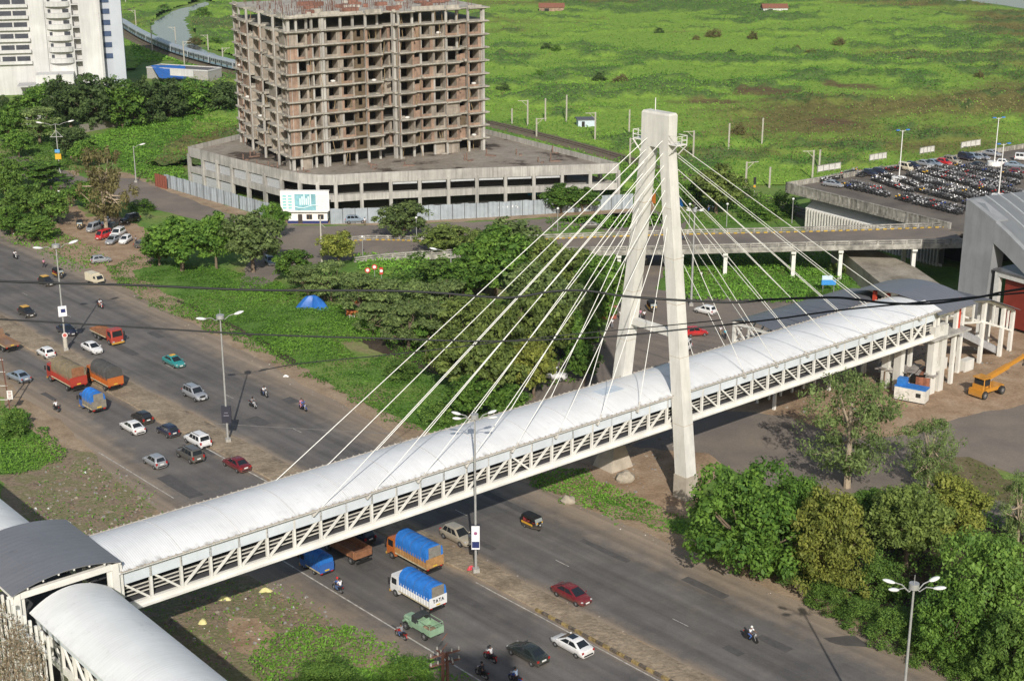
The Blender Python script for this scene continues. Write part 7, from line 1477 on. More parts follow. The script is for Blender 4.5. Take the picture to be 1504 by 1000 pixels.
# ---- the marsh: a rough bed of reeds and scrub
def marsh():
    ys = [345.0]
    while ys[-1] < 1500: ys.append(ys[-1] * 1.0058)
    ks = np.linspace(-.40, .44, 420); Yg, Kg = np.meshgrid(np.array(ys), ks, indexing='ij'); X = Kg * Yg; Y = Yg
    h1 = fbm(X / 4.2, Y / 5.5, 4, 3); big = fbm(X / 60, Y / 42, 4, 8); mid_ = fbm(X / 16, Y / 13, 3, 12)
    bushy = np.clip((big * .55 + mid_ * .55 - .54) * 9, 0, 1)
    Z = .12 + .75 * h1 ** 1.5 + bushy * (.5 + 4.2 * np.clip(h1 - .32, 0, 1)) * .9
    # masks
    olive = np.clip((fbm(X / 90, Y / 60, 4, 21) - .56) * 4 + np.clip((X - 150 - (800 - Y) * .12) / 90, 0, 1) * 1.3, 0, 1)
    band = np.exp(-((Y - (465 + .2 * (X - 100))) / 30) ** 2) * np.clip((X - 30) / 60, 0, 1); olive = np.clip(olive + band * .9, 0, 1); Z = Z + band * 1.2 * np.clip(h1 - .2, 0, 1) * 2
    mudm = np.zeros_like(X); olive = np.clip(olive, 0, 1)
    for (a, b_), rx, ry in (((1262, 129), 12, 12), ((1120, 140), 12, 10), ((1045, 152), 20, 6), ((1230, 182), 11, 5)):
        c = G(a, b_); mudm = np.maximum(mudm, np.clip(.95 - ((X - c.x) / rx) ** 2 * .6 - ((Y - c.y) / ry) ** 2 * .6 + (mid_ - .5) * 2.2 + (h1 - .5) * .8, 0, .8))
    Z = Z * (1 - .6 * mudm)
    rq = np.array([(q.x, q.y) for q in RAILQ[::3]]); dmin = np.full(X.shape, 1e9)
    for qx, qy in rq: dmin = np.minimum(dmin, (X - qx) ** 2 + (Y - qy) ** 2)
    Z = Z * np.clip((np.sqrt(dmin) - 6) / 14, .04, 1)
    keep = (dmin > 4.6 ** 2)
    for poly in ([(p.x, p.y) for p in PX([(222, 46), (224, 32), (240, 22), (262, 12), (282, 7), (300, 1), (314, 6), (284, 18), (278, 30), (282, 46), (288, 60), (306, 72), (356, 90), (356, 104), (290, 82), (262, 76), (230, 64)])], [(p.x, p.y) for p in PP], [(-185, 470), (-120, 490), (-125, 560), (-200, 560)], [tuple(CPt(*c)[:2]) for c in ((-6, -2), (-6, 60), (150, 60), (150, -2))], [(p.x, p.y) for p in (G(200, 122), G(322, 122), G(322, 90), G(205, 90))], [(p.x, p.y) for p in PX([(1300, -8), (1392, 2), (1450, 7), (1520, 18), (1640, 26)])] + [(2000, 900), (2000, 4000), (-300, 4000), (100, 1500)]):
        keep &= ~inpoly(X, Y, poly)
    keep &= ~((Y < 372) & (X < 2)); keep &= ~((Y < 352) & (X > 48)); keep &= ~((Y < 480) & (X < -95)); keep &= ~((Y > 930) & (X > 170))
    # the same bed a little lower at its outer rim so that it meets the ground
    ny, nx = X.shape; ok = keep
    fq = ok[:-1, :-1] & ok[1:, :-1] & ok[:-1, 1:] & ok[1:, 1:]
    ii, jj = np.nonzero(fq); base = ii * nx + jj
    F = np.stack([base, base + 1, base + nx + 1, base + nx], 1)
    V = np.stack([X, Y, Z], 2).reshape(-1, 3); used = np.unique(F); re_ = -np.ones(len(V), int); re_[used] = np.arange(len(used))
    me = bpy.data.meshes.new('marsh_vegetation'); me.from_pydata(V[used].tolist(), [], re_[F].tolist()); me.polygons.foreach_set('use_smooth', np.ones(len(F), bool))
    for nm, arr in (('olive', olive), ('mud', mudm), ('bushy', bushy)):
        a = me.attributes.new(nm, 'FLOAT', 'POINT'); a.data.foreach_set('value', arr.reshape(-1)[used].astype(np.float32))
    m = bpy.data.materials.new('marsh plants'); m.use_nodes = True; t = m.node_tree; L = t.links.new; b = t.nodes['Principled BSDF']; b.inputs['Roughness'].default_value = .95; b.inputs['Specular IOR Level'].default_value = .1
    g = t.nodes.new('ShaderNodeNewGeometry')
    def nz(sc_, det=5):
        n = t.nodes.new('ShaderNodeTexNoise'); n.inputs['Scale'].default_value = sc_; n.inputs['Detail'].default_value = det; n.inputs['Roughness'].default_value = .65; L(g.outputs['Position'], n.inputs['Vector']); return n.outputs['Fac']
    r = t.nodes.new('ShaderNodeValToRGB'); e = r.color_ramp.elements; e[0].position = .4; e[0].color = (.048, .13, .022, 1); e[1].position = .5; e[1].color = (.078, .205, .024, 1); x = e.new(.56); x.color = (.14, .3, .032, 1); x = e.new(.64); x.color = (.19, .3, .05, 1)
    ba = t.nodes.new('ShaderNodeMath'); ba.operation = 'MULTIPLY_ADD'; ba.inputs[1].default_value = .6; L(nz(.014, 4), ba.inputs[0]); bb = t.nodes.new('ShaderNodeMath'); bb.operation = 'MULTIPLY_ADD'; bb.inputs[1].default_value = .4; L(nz(.06, 6), bb.inputs[0]); L(ba.outputs[0], bb.inputs[2]); L(bb.outputs[0], r.inputs['Fac'])
    def mixin(cur, attr, col, noise_sc, lo, hi):
        a = t.nodes.new('ShaderNodeAttribute'); a.attribute_name = attr; ad = t.nodes.new('ShaderNodeMath'); ad.operation = 'ADD'; L(a.outputs['Fac'], ad.inputs[0]); L(nz(noise_sc), ad.inputs[1])
        mr = t.nodes.new('ShaderNodeMapRange'); mr.inputs[1].default_value = lo; mr.inputs[2].default_value = hi; L(ad.outputs[0], mr.inputs[0])
        mx = t.nodes.new('ShaderNodeMix'); mx.data_type = 'RGBA'; L(mr.outputs[0], mx.inputs['Factor']); L(cur, mx.inputs['A']); mx.inputs['B'].default_value = (*col, 1); return mx.outputs['Result']
    c = mixin(r.outputs['Color'], 'olive', (.14, .13, .045), .1, .75, 1.35); c = mixin(c, 'bushy', (.085, .135, .045), .4, .85, 1.6); c = mixin(c, 'mud', (.12, .08, .045), .5, .7, 1.4)
    f = t.nodes.new('ShaderNodeMapRange'); f.inputs[1].default_value = .3; f.inputs[2].default_value = .7; f.inputs[3].default_value = .72; f.inputs[4].default_value = 1.28; L(nz(.9, 6), f.inputs[0])
    vm = t.nodes.new('ShaderNodeVectorMath'); vm.operation = 'SCALE'; L(c, vm.inputs[0]); L(f.outputs[0], vm.inputs['Scale']); L(vm.outputs[0], b.inputs['Base Color'])
    me.materials.append(m); me.update()
    meshobj('marsh_vegetation', me, 'rough green marsh of reeds and scrub stretching to the creek', 'marsh', 'stuff')
    # reed and scrub tufts standing out of the bed
    n = 120000; V2 = V[used]; w8 = (1 / V2[:, 1] ** 1.0); w8 = w8 * (V2[:, 1] < 900) * (1 - mudm.reshape(-1)[used]) * (.6 + bushy.reshape(-1)[used]); w8 /= w8.sum()
    pick = rng.choice(len(used), n, p=w8); P = V2[pick] + rng.normal(size=(n, 3)) * np.array([1.1, 1.1, 0]); bs = bushy.reshape(-1)[used][pick]
    P[:, 2] += rng.uniform(.0, .7, n) * (.6 + bs); sz = rng.uniform(.16, .42, n) * (P[:, 1] / 450) ** .5
    X2, Y2 = leafaxes(n, rng.normal(size=(n, 3)) * .6 + np.array([0, -.3, .6]), sz, .6)
    tint = np.clip(.42 + (fbm(P[:, 0] / 30, P[:, 1] / 22, 4, 5) - .5) * 2.4 - bs * .4 + rng.normal(size=n) * .12, 0, 1)
    ol = olive.reshape(-1)[used][pick]; mi = (rng.uniform(size=n) < ol * .8).astype(int)
    meshobj('marsh_reeds', quads('marsh_reeds', P, X2, Y2, tint, [LEAF['marsh'], LEAF['rust']], mi), 'tufts of reeds and scrub standing all over the marsh', 'reeds', 'stuff')
marsh()
# ---- ground cover: weeds, creepers and tall grass
def cover(name, label, px, dens, hgt, size, col, up=.6, holes=(), clump=.5, seed=1, zb=0.0):
    poly = [(p.x, p.y) for p in PX(px)]; xs = [p[0] for p in poly]; ys = [p[1] for p in poly]; area = abs(sum(poly[i - 1][0] * poly[i][1] - poly[i][0] * poly[i - 1][1] for i in range(len(poly)))) / 2
    box = (max(xs) - min(xs)) * (max(ys) - min(ys)); n = int(box * dens); x = rng.uniform(min(xs), max(xs), n); y = rng.uniform(min(ys), max(ys), n)
    jx = x + (fbm(x / 3, y / 3, 3, seed) - .5) * 4; jy = y + (fbm(x / 3 + 40, y / 3, 3, seed) - .5) * 4
    k = inpoly(jx, jy, poly)
    for h in holes: k &= ~inpoly(x, y, [(p.x, p.y) for p in PX(h)])
    dn = fbm(x / 2.6, y / 2.6, 3, seed + 4); bg = fbm(x / 9, y / 9, 3, seed + 9); k &= (dn * .5 + bg * .6 > rng.uniform(.25, .25 + clump, n)); x, y, dn, bg = x[k], y[k], dn[k], bg[k]; n = len(x)
    hh = hgt * np.clip((dn - .25) * 1.6 + (bg - .4) * 1.4, .12, 1.6); z = zb + hh * rng.uniform(.25, 1, n)
    X, Y = leafaxes(n, rng.normal(size=(n, 3)) * .5 + np.array([0, -.15, up]), size * rng.uniform(.6, 1.4, n), .65)
    tint = np.clip(.45 + (bg - .5) * 1.6 + rng.normal(size=n) * .22, 0, 1)
    return meshobj(name, quads(name, np.stack([x, y, z], 1), X, Y, tint, LEAF[col]), label, 'ground cover', 'stuff')
VERGE = [(150, 392), (200, 378), (250, 384), (330, 398), (400, 412), (470, 440), (560, 470), (640, 505), (720, 565), (760, 585), (742, 600), (690, 612), (640, 636), (600, 632), (540, 600), (470, 562), (400, 528), (320, 492), (250, 462), (190, 432), (165, 410)]
cover('verge_weeds', 'lush broad-leaved weeds on the verge between highway and grove', VERGE, 26, .75, .15, 'weed', holes=([(500, 505), (560, 500), (575, 520), (530, 530)],), clump=.4, seed=3)
cover('verge_weeds', 'green weeds on the left roadside below the trees', [(0, 345), (30, 330), (60, 330), (110, 350), (150, 372), (160, 385), (120, 400), (90, 395), (60, 372), (0, 352)], 7, .6, .2, 'weed', seed=5)
cover('grass_patch', 'bright tall grass beside the lattice pole', [(0, 600), (30, 600), (60, 628), (95, 660), (92, 678), (60, 690), (20, 700), (0, 698)], 22, .8, .15, 'weed', clump=.3, seed=6)
cover('rubble_weeds', 'patches of weeds growing in the rubble', [(60, 690), (130, 680), (200, 705), (225, 740), (235, 770), (140, 800), (40, 770)], 9, .7, .14, 'weed', clump=.95, seed=7)
cover('rubble_weeds', 'weeds spreading over rubble beside the lower road', [(370, 960), (420, 925), (500, 920), (560, 945), (640, 975), (700, 1005), (380, 1010)], 26, .9, .14, 'weed', clump=.35, seed=8)
cover('rubble_weeds', 'sparse weeds in the dirt between walkway and highway', [(180, 900), (330, 850), (440, 860), (500, 920), (380, 960), (330, 1000), (230, 960)], 10, .5, .13, 'weed', clump=1.15, seed=9)
cover('rubble_weeds', 'low weeds between the pylon plinths and the highway', [(770, 706), (860, 690), (900, 720), (960, 740), (1010, 770), (1000, 790), (900, 765), (820, 735)], 30, .6, .14, 'weed', clump=.28, seed=10)
cover('tall_grass', 'tall bright grass under the ramp piers', [(990, 372), (1100, 366), (1230, 372), (1262, 400), (1250, 425), (1180, 448), (1080, 444), (1000, 440), (975, 410)], 12, 1.0, .22, 'weed', clump=.25, seed=11)
cover('tall_grass', 'green grass between the grove and the ramp', [(515, 376), (600, 374), (640, 378), (620, 410), (540, 404)], 9, .8, .24, 'weed', clump=.25, seed=12)
cover('tall_grass', 'grass strips along the service road', [(800, 322), (900, 316), (1000, 312), (1160, 318), (1170, 328), (1000, 330), (880, 338), (810, 340)], 7, .5, .24, 'weed', clump=.4, seed=13)
cover('tall_grass', 'wide bright grass field left of the unfinished tower', [(130, 205), (170, 190), (230, 178), (345, 160), (352, 205), (276, 214), (272, 268), (225, 270), (190, 255), (165, 235)], 6, 1.0, .3, 'weed', clump=.25, seed=14)
cover('tall_grass', 'grass around the flat shed and the railway', [(190, 62), (230, 80), (290, 100), (345, 118), (345, 150), (300, 110), (250, 90), (200, 95)], 1.6, 1.0, .5, 'weed', clump=.3, seed=15)
cover('undergrowth', 'dark undergrowth beneath the grove trees', [(420, 410), (520, 430), (640, 440), (760, 440), (880, 430), (890, 500), (840, 560), (760, 590), (700, 580), (620, 520), (520, 470)], 6, .8, .22, 'mid', clump=.6, seed=16)
cover('undergrowth', 'dense creepers under the lower right trees', [(1030, 770), (1100, 800), (1200, 850), (1300, 905), (1400, 960), (1504, 1005), (1600, 1000), (1600, 780), (1420, 750), (1300, 740), (1150, 745), (1050, 740)], 16, 1.4, .17, 'bright', clump=.35, seed=17)
cover('undergrowth', 'scrub along the left lane below the tall trees', [(0, 180), (70, 190), (120, 235), (90, 250), (110, 300), (60, 350), (0, 340)], 5, 1.2, .3, 'mid', clump=.4, seed=18)
cover('undergrowth', 'thick scrub between the railway and the side road', [(905, 230), (1000, 252), (1160, 300), (1165, 320), (1060, 312), (960, 300), (915, 280)], 5, 1.4, .3, 'mid', clump=.3, seed=19)
cover('dry_weeds', 'dry yellowish weeds by the curved lane', [(1340, 690), (1420, 675), (1504, 705), (1504, 745), (1410, 725)], 5, .35, .18, 'olive', clump=.7, seed=20)
# rubble and litter
def rubble(name, label, px, n, smax, mats, seed=1):
    poly = [(p.x, p.y) for p in PX(px)]; g = random.Random(seed); xs = [p[0] for p in poly]; ys = [p[1] for p in poly]; m = MB(); k = 0
    while k < n:
        x, y = g.uniform(min(xs), max(xs)), g.uniform(min(ys), max(ys))
        if not inpoly(np.array([x]), np.array([y]), poly)[0]: continue
        s_ = smax * g.random() ** 2.5 + .05; v = [Vector((g.uniform(-1, 1), g.uniform(-1, 1), g.uniform(-.6, .8))) * s_ for _ in range(6)]
        top = Vector((0, 0, s_ * .7)); b4 = [Vector((s_ * g.uniform(.5, 1) * math.cos(a), s_ * g.uniform(.5, 1) * math.sin(a), -.05)) for a in (0, 1.5, 3.1, 4.6)]
        t3 = [p * .6 + Vector((0, 0, s_ * g.uniform(.4, .8))) for p in b4]; c = Vector((x, y, .03)); m.add([c + p for p in b4 + t3], [(0, 1, 5, 4), (1, 2, 6, 5), (2, 3, 7, 6), (3, 0, 4, 7), (4, 5, 6, 7)], 0 if False else (g.randrange(3) if g.random() < .965 else len(mats) - 1)); k += 1
    return tag(m.build(name, mats), label, 'rubble', None, 'stuff')
rk = [M('pale rubble', (.27, .235, .19), rough=.95, var=.2), M('brown rubble', (.2, .14, .1), rough=.95, var=.2), M('grey rubble', (.22, .21, .2), rough=.95, var=.2), M('white litter', (.6, .6, .58), rough=.7)]
rubble('rubble', 'broken stones and litter heaped below the left roadside', [(70, 690), (130, 670), (190, 695), (225, 735), (235, 770), (140, 790), (30, 750)], 420, .3, rk, 1)
rubble('rubble', 'stones and litter on the dirt between walkway and highway', [(200, 900), (330, 850), (430, 860), (520, 925), (400, 950), (300, 980)], 420, .3, rk, 2)
rubble('rubble', 'loose stones on the highway median', [(340, 655), (480, 735), (640, 815), (800, 900), (1000, 1000), (1030, 1000), (880, 905), (720, 825), (640, 790), (380, 660)], 320, .2, rk[:3], 3)
rubble('rubble', 'rubble strewn on the station yard dirt', [(1120, 585), (1200, 560), (1310, 520), (1440, 500), (1500, 520), (1400, 560), (1290, 640), (1180, 610)], 420, .3, rk[:3], 4)
rubble('rubble', 'stones around the pylon plinths', [(840, 690), (940, 640), (1010, 640), (1000, 700), (930, 730)], 160, .3, rk[:3], 5)
rubble('litter', 'litter along the far edge of the highway', [(180, 425), (330, 500), (470, 575), (600, 640), (590, 645), (460, 585), (320, 510), (170, 430)], 160, .14, rk, 6)
rubble('litter', 'litter along the lower right edge of the highway', [(780, 700), (900, 760), (1020, 810), (1200, 895), (1420, 990), (1410, 1000), (1190, 902), (1010, 820), (880, 768)], 160, .14, rk, 7)
# ================================================================ LAMPS, POLES, WIRES, TRAIN AND SMALL THINGS
galv = M('galvanised pole', (.42, .42, .41), rough=.5, metal=.4, var=.1); lampw = M('lamp head white', (.7, .7, .68), rough=.35, var=.05); poleconc = M('pole concrete', (.45, .42, .36), rough=.85, var=.12)
def lamp(label, base, H, heads, ang, ad=None, r=.16, arm=1.6, hs=1.0, group=None, sign=None, drum=True):
    t = thing('street_lamp', label, 'street lamp', base, ang, group)
    m = MB(); m.tube([(0, 0, .1), (0, 0, H * .5), (0, 0, H)], [r, r * .8, r * .55], 12); t_p = m.build('pole', galv, t)
    m = MB(); m.box((0, 0, .2), (.7, .7, .5)); m.build('base', conc, t)
    if drum: m = MB(); m.tube([(0, 0, H - .15), (0, 0, H + .35)], .42 * hs, 12); m.tube([(0, 0, H + .35), (0, 0, H + 1.1)], .03, 6); m.build('drum', galv, t)
    for a, z in heads:
        d = Vector((math.cos(a), math.sin(a), 0)); m = MB(); m.tube([Vector((0, 0, H - .05)), d * arm * .3 + Vector((0, 0, H - .35)), d * arm * .6 + Vector((0, 0, H + .1)), d * arm + Vector((0, 0, H + z))], .05, 6); ar_ = m.build('arm', galv, t)
        m = MB(); m.ball(d * (arm + .42 * hs) + Vector((0, 0, H + z + .06)), (.55 * hs, .26 * hs, .15 * hs), rot=Matrix.Rotation(a, 3, 'Z') @ Matrix.Rotation(-.2, 3, 'Y')); m.build('lamp_head', lampw, ar_, org=None)
    if ad:
        z, w_, h_, col, face = ad; m = MB(); m.box((0, 0, z), (w_, .3, h_)); b_ = m.build('advert_box', M('dark advert frame', (.035, .035, .05), rough=.5), t)
        if face:
            m = MB(); m.box((0, -.17, z), (w_ * .9, .04, h_ * .94)); m.build('advert_face', face, b_); m = MB(); m.box((0, -.2, z - h_ * .28), (w_ * .8, .03, h_ * .25)); m.build('advert_band', navy, b_); m = MB(); m.ball((0, -.2, z + h_ * .18), (w_ * .2, .02, w_ * .2)); m.build('advert_emblem', M('red blue emblem', (.3, .1, .2), rough=.5), b_)
        else:
            m = MB(); m.box((0, -.17, z - .1), (w_ * .55, .03, .08)); m.box((0, -.17, z + .3), (w_ * .4, .03, .06)); m.build('advert_print', M('faint print', (.25, .24, .28)), b_)
        b_.rotation_euler = (0, 0, -ang)
    if sign: sign(t)
    return t
gL = 'tall lamps on the highway median'
q4 = [(.15, .25), (-.5, .1), (math.pi + .15, .1), (math.pi - .45, .25)]
lamp('tall four-headed median lamp with white and blue advert box before the bridge', G(699, 839, .2), 18.3, q4, .25, (4.2, 1.0, 3.0, 0, M('white advert', (.72, .72, .74), rough=.5, var=.05)), group=gL)
lamp('tall four-headed lamp at the lower right in front of the trees', G(1316, 1143, .2), 18.3, q4, .25, None, group=gL)
lamp('tall two-headed median lamp with black advert box beside the silver wagon', G(335, 648, .2), 17.6, [(.1, .25), (math.pi + .1, .1)], .35, (3.9, 1.3, 2.4, 0, None), group=gL, arm=2.0, hs=1.3)
def roundsign(t):
    m = MB(); m.tube([(0, -.3, 2.6), (0, -.36, 2.6)], .45, 16); b_ = m.build('round_sign', M('white sign disc', (.65, .6, .58)), t); m = MB(); m.tube([(0, -.35, 2.6), (0, -.38, 2.6)], .3, 14); m.build('sign_centre', M('red sign ring', (.45, .1, .08)), b_)
    m = MB(); m.box((0, -.25, 6.6), (1.3, .2, 1.7)); b_ = m.build('sign_board', M('white advert', (.7, .7, .72)), t); m = MB(); m.box((.1, -.37, 6.7), (.7, .03, .6)); m.build('sign_print', navy, b_)
    m = MB(); m.tube([(0, 0, 0), (0, 0, 2.2)], .35, 10); m.build('base_sleeve', poleconc, t)
lamp('tall two-headed median lamp at left with white board and round sign', G(97, 514, .2), 17.2, [(.2, .25), (math.pi + .2, .1)], .4, None, group=gL, arm=2.2, hs=1.5, sign=roundsign)
def ysign(t):
    m = MB(); m.box((0, -.2, 4.2), (1.5, .15, 1.4)); m.build('yellow_sign', M('yellow sign', (.6, .36, .03)), t); m = MB(); m.box((-.1, -.2, 5.6), (1.2, .15, .8)); m.build('blue_sign', M('blue sign', (.1, .3, .55)), t)
    m = MB(); m.bar((-1.6, 0, 9.2), (1.6, 0, 9.2), .14); m.bar((-1.4, 0, 9.2), (0, 0, 10.8), .1); m.bar((1.4, 0, 9.2), (0, 0, 10.8), .1); m.build('bracket', galv, t)
lamp('twin-armed street lamp with yellow sign among the far left trees', G(88, 254), 12.5, [(.2, .4), (math.pi + .2, .4)], .1, None, arm=3.2, hs=1.5, sign=ysign, drum=False, r=.17)
lamp('single-armed street lamp behind the eucalyptus by the grass field', G(200, 268), 9.0, [(.2, .3)], 0, None, arm=1.6, hs=1.4, drum=False)
lamp('single-armed street lamp rising out of the grove', G(663, 440), 9.0, [(math.pi - .1, .3)], 0, None, arm=2.6, hs=1.3, drum=False, r=.15)
lamp('high grey mast lamp with ring of heads beside the near pylon leg', G(1015, 449), 17.3, [(a, .05) for a in (.2, 1.3, 2.4, 3.5, 4.6, 5.7)], 0, None, arm=.9, hs=.9, r=.22)
def postlamp(label, base, H, group=None, r=.09):
    t = thing('post_lamp', label, 'lamp post', base, 0, group); m = MB(); m.tube([(0, 0, 0), (0, 0, H)], [r, r * .7], 8); m.build('post', galv, t); m = MB(); m.ball((0, 0, H + .2), (.28, .28, .24), nu=8, nv=6); m.build('globe', lampw, t)
for px, py, H, lb_ in ((612, 356, 5.0, 'globe post lamp on the far ramp parapet near the round tree'), (533, 378, 4.0, 'globe post lamp at the left end of the ramp'), (1163, 328, 5.0, 'globe post lamp on the far ramp parapet below the louvres'), (1012, 340, 5.5, 'globe post lamp on the far ramp parapet behind the mast lamp'), (819, 340, 4.6, 'globe post lamp on the far ramp parapet by the cables'), (1067, 333, 4.6, 'globe post lamp on the ramp right of the mast lamp')):
    postlamp(lb_, G(px, py, 3.0 if px > 700 else .5), H, 'globe lamps along the ramp')
t = thing('pole', 'white slim concrete pole standing at the yellow-green tree', 'pole', G(473, 388)); m = MB(); m.tube([(0, 0, 0), (0, 0, 9.6)], [.2, .12], 8); m.build('shaft', poleconc, t); m = MB(); m.bar((0, 0, 8.2), (.9, 0, 7.4), .08); m.build('bracket', galv, t)
# car park lamps with white planters
for px, py, H, lb_ in ((1320, 266, 11.2, 'tall white double-headed lamp on a planter at the car park middle'), (1460, 243, 11, 'tall white double-headed lamp on a planter at the far right of the roof'), (1466, 292, 11.5, 'tall white lamp on a round planter nearest the station roof')):
    t = thing('roof_lamp', lb_, 'lamp post', G(px, py, DZ), .3, 'lamps on the roof car park'); m = MB(); m.tube([(0, 0, 0), (0, 0, .9)], [1.7, 1.6], 12); m.build('planter', w1, t)
    m = MB(); m.tube([(0, 0, .9), (0, 0, H)], [.14, .09], 8); m.build('pole', lampw, t)
    for s in (-1, 1): m = MB(); m.bar((0, 0, H - .3), (s * .9, 0, H), .06); m.box((s * 1.2, 0, H + .05), (.8, .4, .2), mat=1); m.build('lamp_head', [lampw, M('blue lamp head', (.05, .2, .55))], t)
t = thing('planter', 'low round white planter among the parked motorbikes', 'planter', G(1389, 281, DZ)); m = MB(); m.tube([(0, 0, 0), (0, 0, .8)], [1.8, 1.6], 12); m.build('wall', w1, t); m = MB(); m.tube([(0, 0, .75), (0, 0, .84)], 1.4, 12); m.build('soil', soil, t)
# railway masts
gM_ = 'overhead line masts along the railway'
for px, py, H, armd, ph in ((775, 186, 7.9, -1, 'first left of the pylon beyond the podium'), (788, 203, 5.7, 1, 'short one over the podium roof corner'), (874, 207, 8.1, -1, 'beside the pale blue hut'), (925, 245, 7.5, 1, 'left of the far pylon leg'), (1018, 235, 7.8, -1, 'right of the pylon head'), (1095, 280, 7.0, 1, 'above the right cables'), (1193, 264, 7.4, -1, 'left of the car park corner'), (224, 76, 9.8, -1, 'beside the train by the channel mouth'), (258, 60, 6.0, -1, 'behind the train by the channel'), (271, 96, 9.2, 1, 'in front of the train at the shed'), (306, 74, 6.4, -1, 'behind the train with bush'), (328, 99, 7.4, 1, 'in front of the train near the unfinished tower'), (200, 40, 8.0, -1, 'behind the white tower'), (185, 8, 9.0, -1, 'furthest along the track')):
    t = thing('railway_mast', 'pale railway mast with bracket arm, ' + ph, 'mast', G(px, py), .25, gM_); m = MB(); m.bar((0, 0, 0), (0, 0, H), .34, .3); m.build('post', poleconc, t)
    m = MB(); L_ = 3.0 * armd; m.bar((0, 0, H - .25), (L_, 0, H - .15), .14); m.bar((0, 0, H - 1.9), (L_ * .6, 0, H - .25), .1); m.build('bracket_arm', poleconc, t)
for px, py, H, ph in ((801, 180, 7.2, 'left of the tallest plain post'), (832, 181, 8.4, 'tallest plain post beyond the podium'), (924, 200, 7.5, 'behind the pylon left shoulder'), (1070, 222, 7.5, 'nearest right of the pylon head'), (1119, 214, 7.6, 'further right in the marsh'), (1130, 276, 5.0, 'short one in the bushes'), (1203, 250, 5.2, 'close to the car park corner'), (752, 182, 4.5, 'black-banded short one at the railway')):
    t = thing('concrete_post', 'plain pale concrete post by the railway, ' + ph, 'post', G(px, py), .25, 'plain posts along the railway'); m = MB(); m.bar((0, 0, 0), (0, 0, H), .34, .3); m.build('shaft', poleconc, t); m = MB(); m.box((0, 0, H + .04), (.4, .36, .08)); m.build('cap', poleconc, t)
t = thing('railway_signal', 'black railway signal on a thin post right of the cables', 'signal', G(1107, 296)); m = MB(); m.tube([(0, 0, 0), (0, 0, 5.5)], .09, 6); m.build('post', galv, t); m = MB(); m.box((0, -.1, 4.9), (.6, .3, 1.6)); m.build('signal_head', blk_, t); m = MB(); m.box((0, -.1, 3.6), (.5, .2, .5)); m.build('sign_plate', PAINT['yellow'], t)
# the train
tn = thing('train', 'long grey commuter train curving behind the shed and the unfinished tower', 'train', RAILQ[10], worldparts=True)
steel = M('grey train steel', (.36, .4, .43), rough=.4, metal=.2, var=.1, scale=.3); trd = M('train doorway', (.03, .035, .045), rough=.4); trb = M('train blue band', (.2, .32, .42), rough=.4)
pts = [G(172, 37), G(185, 44), G(204, 57), G(235, 72), G(262, 83), G(292, 92), G(330, 102), G(352, 107), G(400, 118), G(450, 129)]
sm = []
for i in range(len(pts) - 1): sm += [pts[i].lerp(pts[i + 1], j / 10) for j in range(10)]
for _ in range(20): sm = [sm[0]] + [(sm[i - 1] + sm[i] * 2 + sm[i + 1]) / 4 for i in range(1, len(sm) - 1)] + [sm[-1]]
acc = [0]
for a, b_ in zip(sm, sm[1:]): acc.append(acc[-1] + (b_ - a).length)
def along(s): 
    i = max(0, min(len(sm) - 2, int(np.searchsorted(acc, s)) - 1)); return sm[i].lerp(sm[i + 1], (s - acc[i]) / (acc[i + 1] - acc[i]))
s = 2.0
while s + 20 < acc[-1]:
    a, b_ = along(s), along(s + 20); d = (b_ - a).normalized(); n = Vector((d.y, -d.x, 0)); ang = math.atan2(d.y, d.x); c = a.lerp(b_, .5)
    m = MB(); m.loft([[c + d * x + n * y + Vector((0, 0, z)) for y, z in ((-1.6, 1.3), (-1.6, 3.6), (-1.2, 4.15), (0, 4.3), (1.2, 4.15), (1.6, 3.6), (1.6, 1.3))] for x in (-10, 10)]); co = m.build('coach', steel, tn)
    m = MB()
    for k in range(12):
        x = -9.2 + k * 1.67; m.box(c + d * x + n * 1.62 + Vector((0, 0, 2.9 if k % 3 else 2.5)), (1.0, .06, .9 if k % 3 else 2.0), ang)
    m.build('windows', trd, co, org=tn['_org']); m = MB(); m.box(c + n * 1.61 + Vector((0, 0, 1.7)), (20, .05, .5), ang); m.build('band', trb, co, org=tn['_org']); m = MB(); m.box(c + Vector((0, 0, .9)), (18, 2.4, .7), ang); m.build('bogie', blk_, co, org=tn['_org'])
    s += 21
# lattice power pole at left and utility pole at the bottom
rustp = M('rusty pole steel', (.16, .075, .055), rough=.8, var=.25)
t = thing('lattice_pole', 'rusty twin-legged lattice power pole with small white board at left edge', 'pole', G(8, 608)); H = 8.5
for x in (-.75, .75): m = MB(); m.bar((x, 0, 0), (x * .45, 0, H), .18, .14); m.build('leg', rustp, t)
for z in (2.2, 4.3, 6.4, 8.2): k = 1 - .55 * z / H; m = MB(); m.bar((-.75 * k - .2, 0, z), (.75 * k + .2, 0, z), .1); m.build('cross_bar', M('pale cross bar', (.5, .48, .45)), t)
m = MB(); m.box((1.0, -.2, 3.0), (.8, .06, 1.3)); b_ = m.build('notice_board', lampw, t); m = MB(); [m.box((1.0, -.24, 2.6 + .22 * k), (.5 - .1 * (k % 2), .03, .09)) for k in range(5)]; m.build('notice_print', M('red brown print', (.3, .12, .1)), b_)
t = thing('utility_pole', 'rusty utility pole top with crossed arms and insulators at the bottom edge', 'pole', G(655, 1062)); H = 7.4
m = MB(); m.bar((-.25, 0, 0), (-.2, 0, H), .2); m.bar((.25, 0, 0), (.2, 0, H), .2); m.build('post', rustp, t)
for k in range(9): m = MB(); m.bar((-.24, 0, .6 + k), (.24, 0, 1.3 + k), .07); m.build('brace', rustp, t)
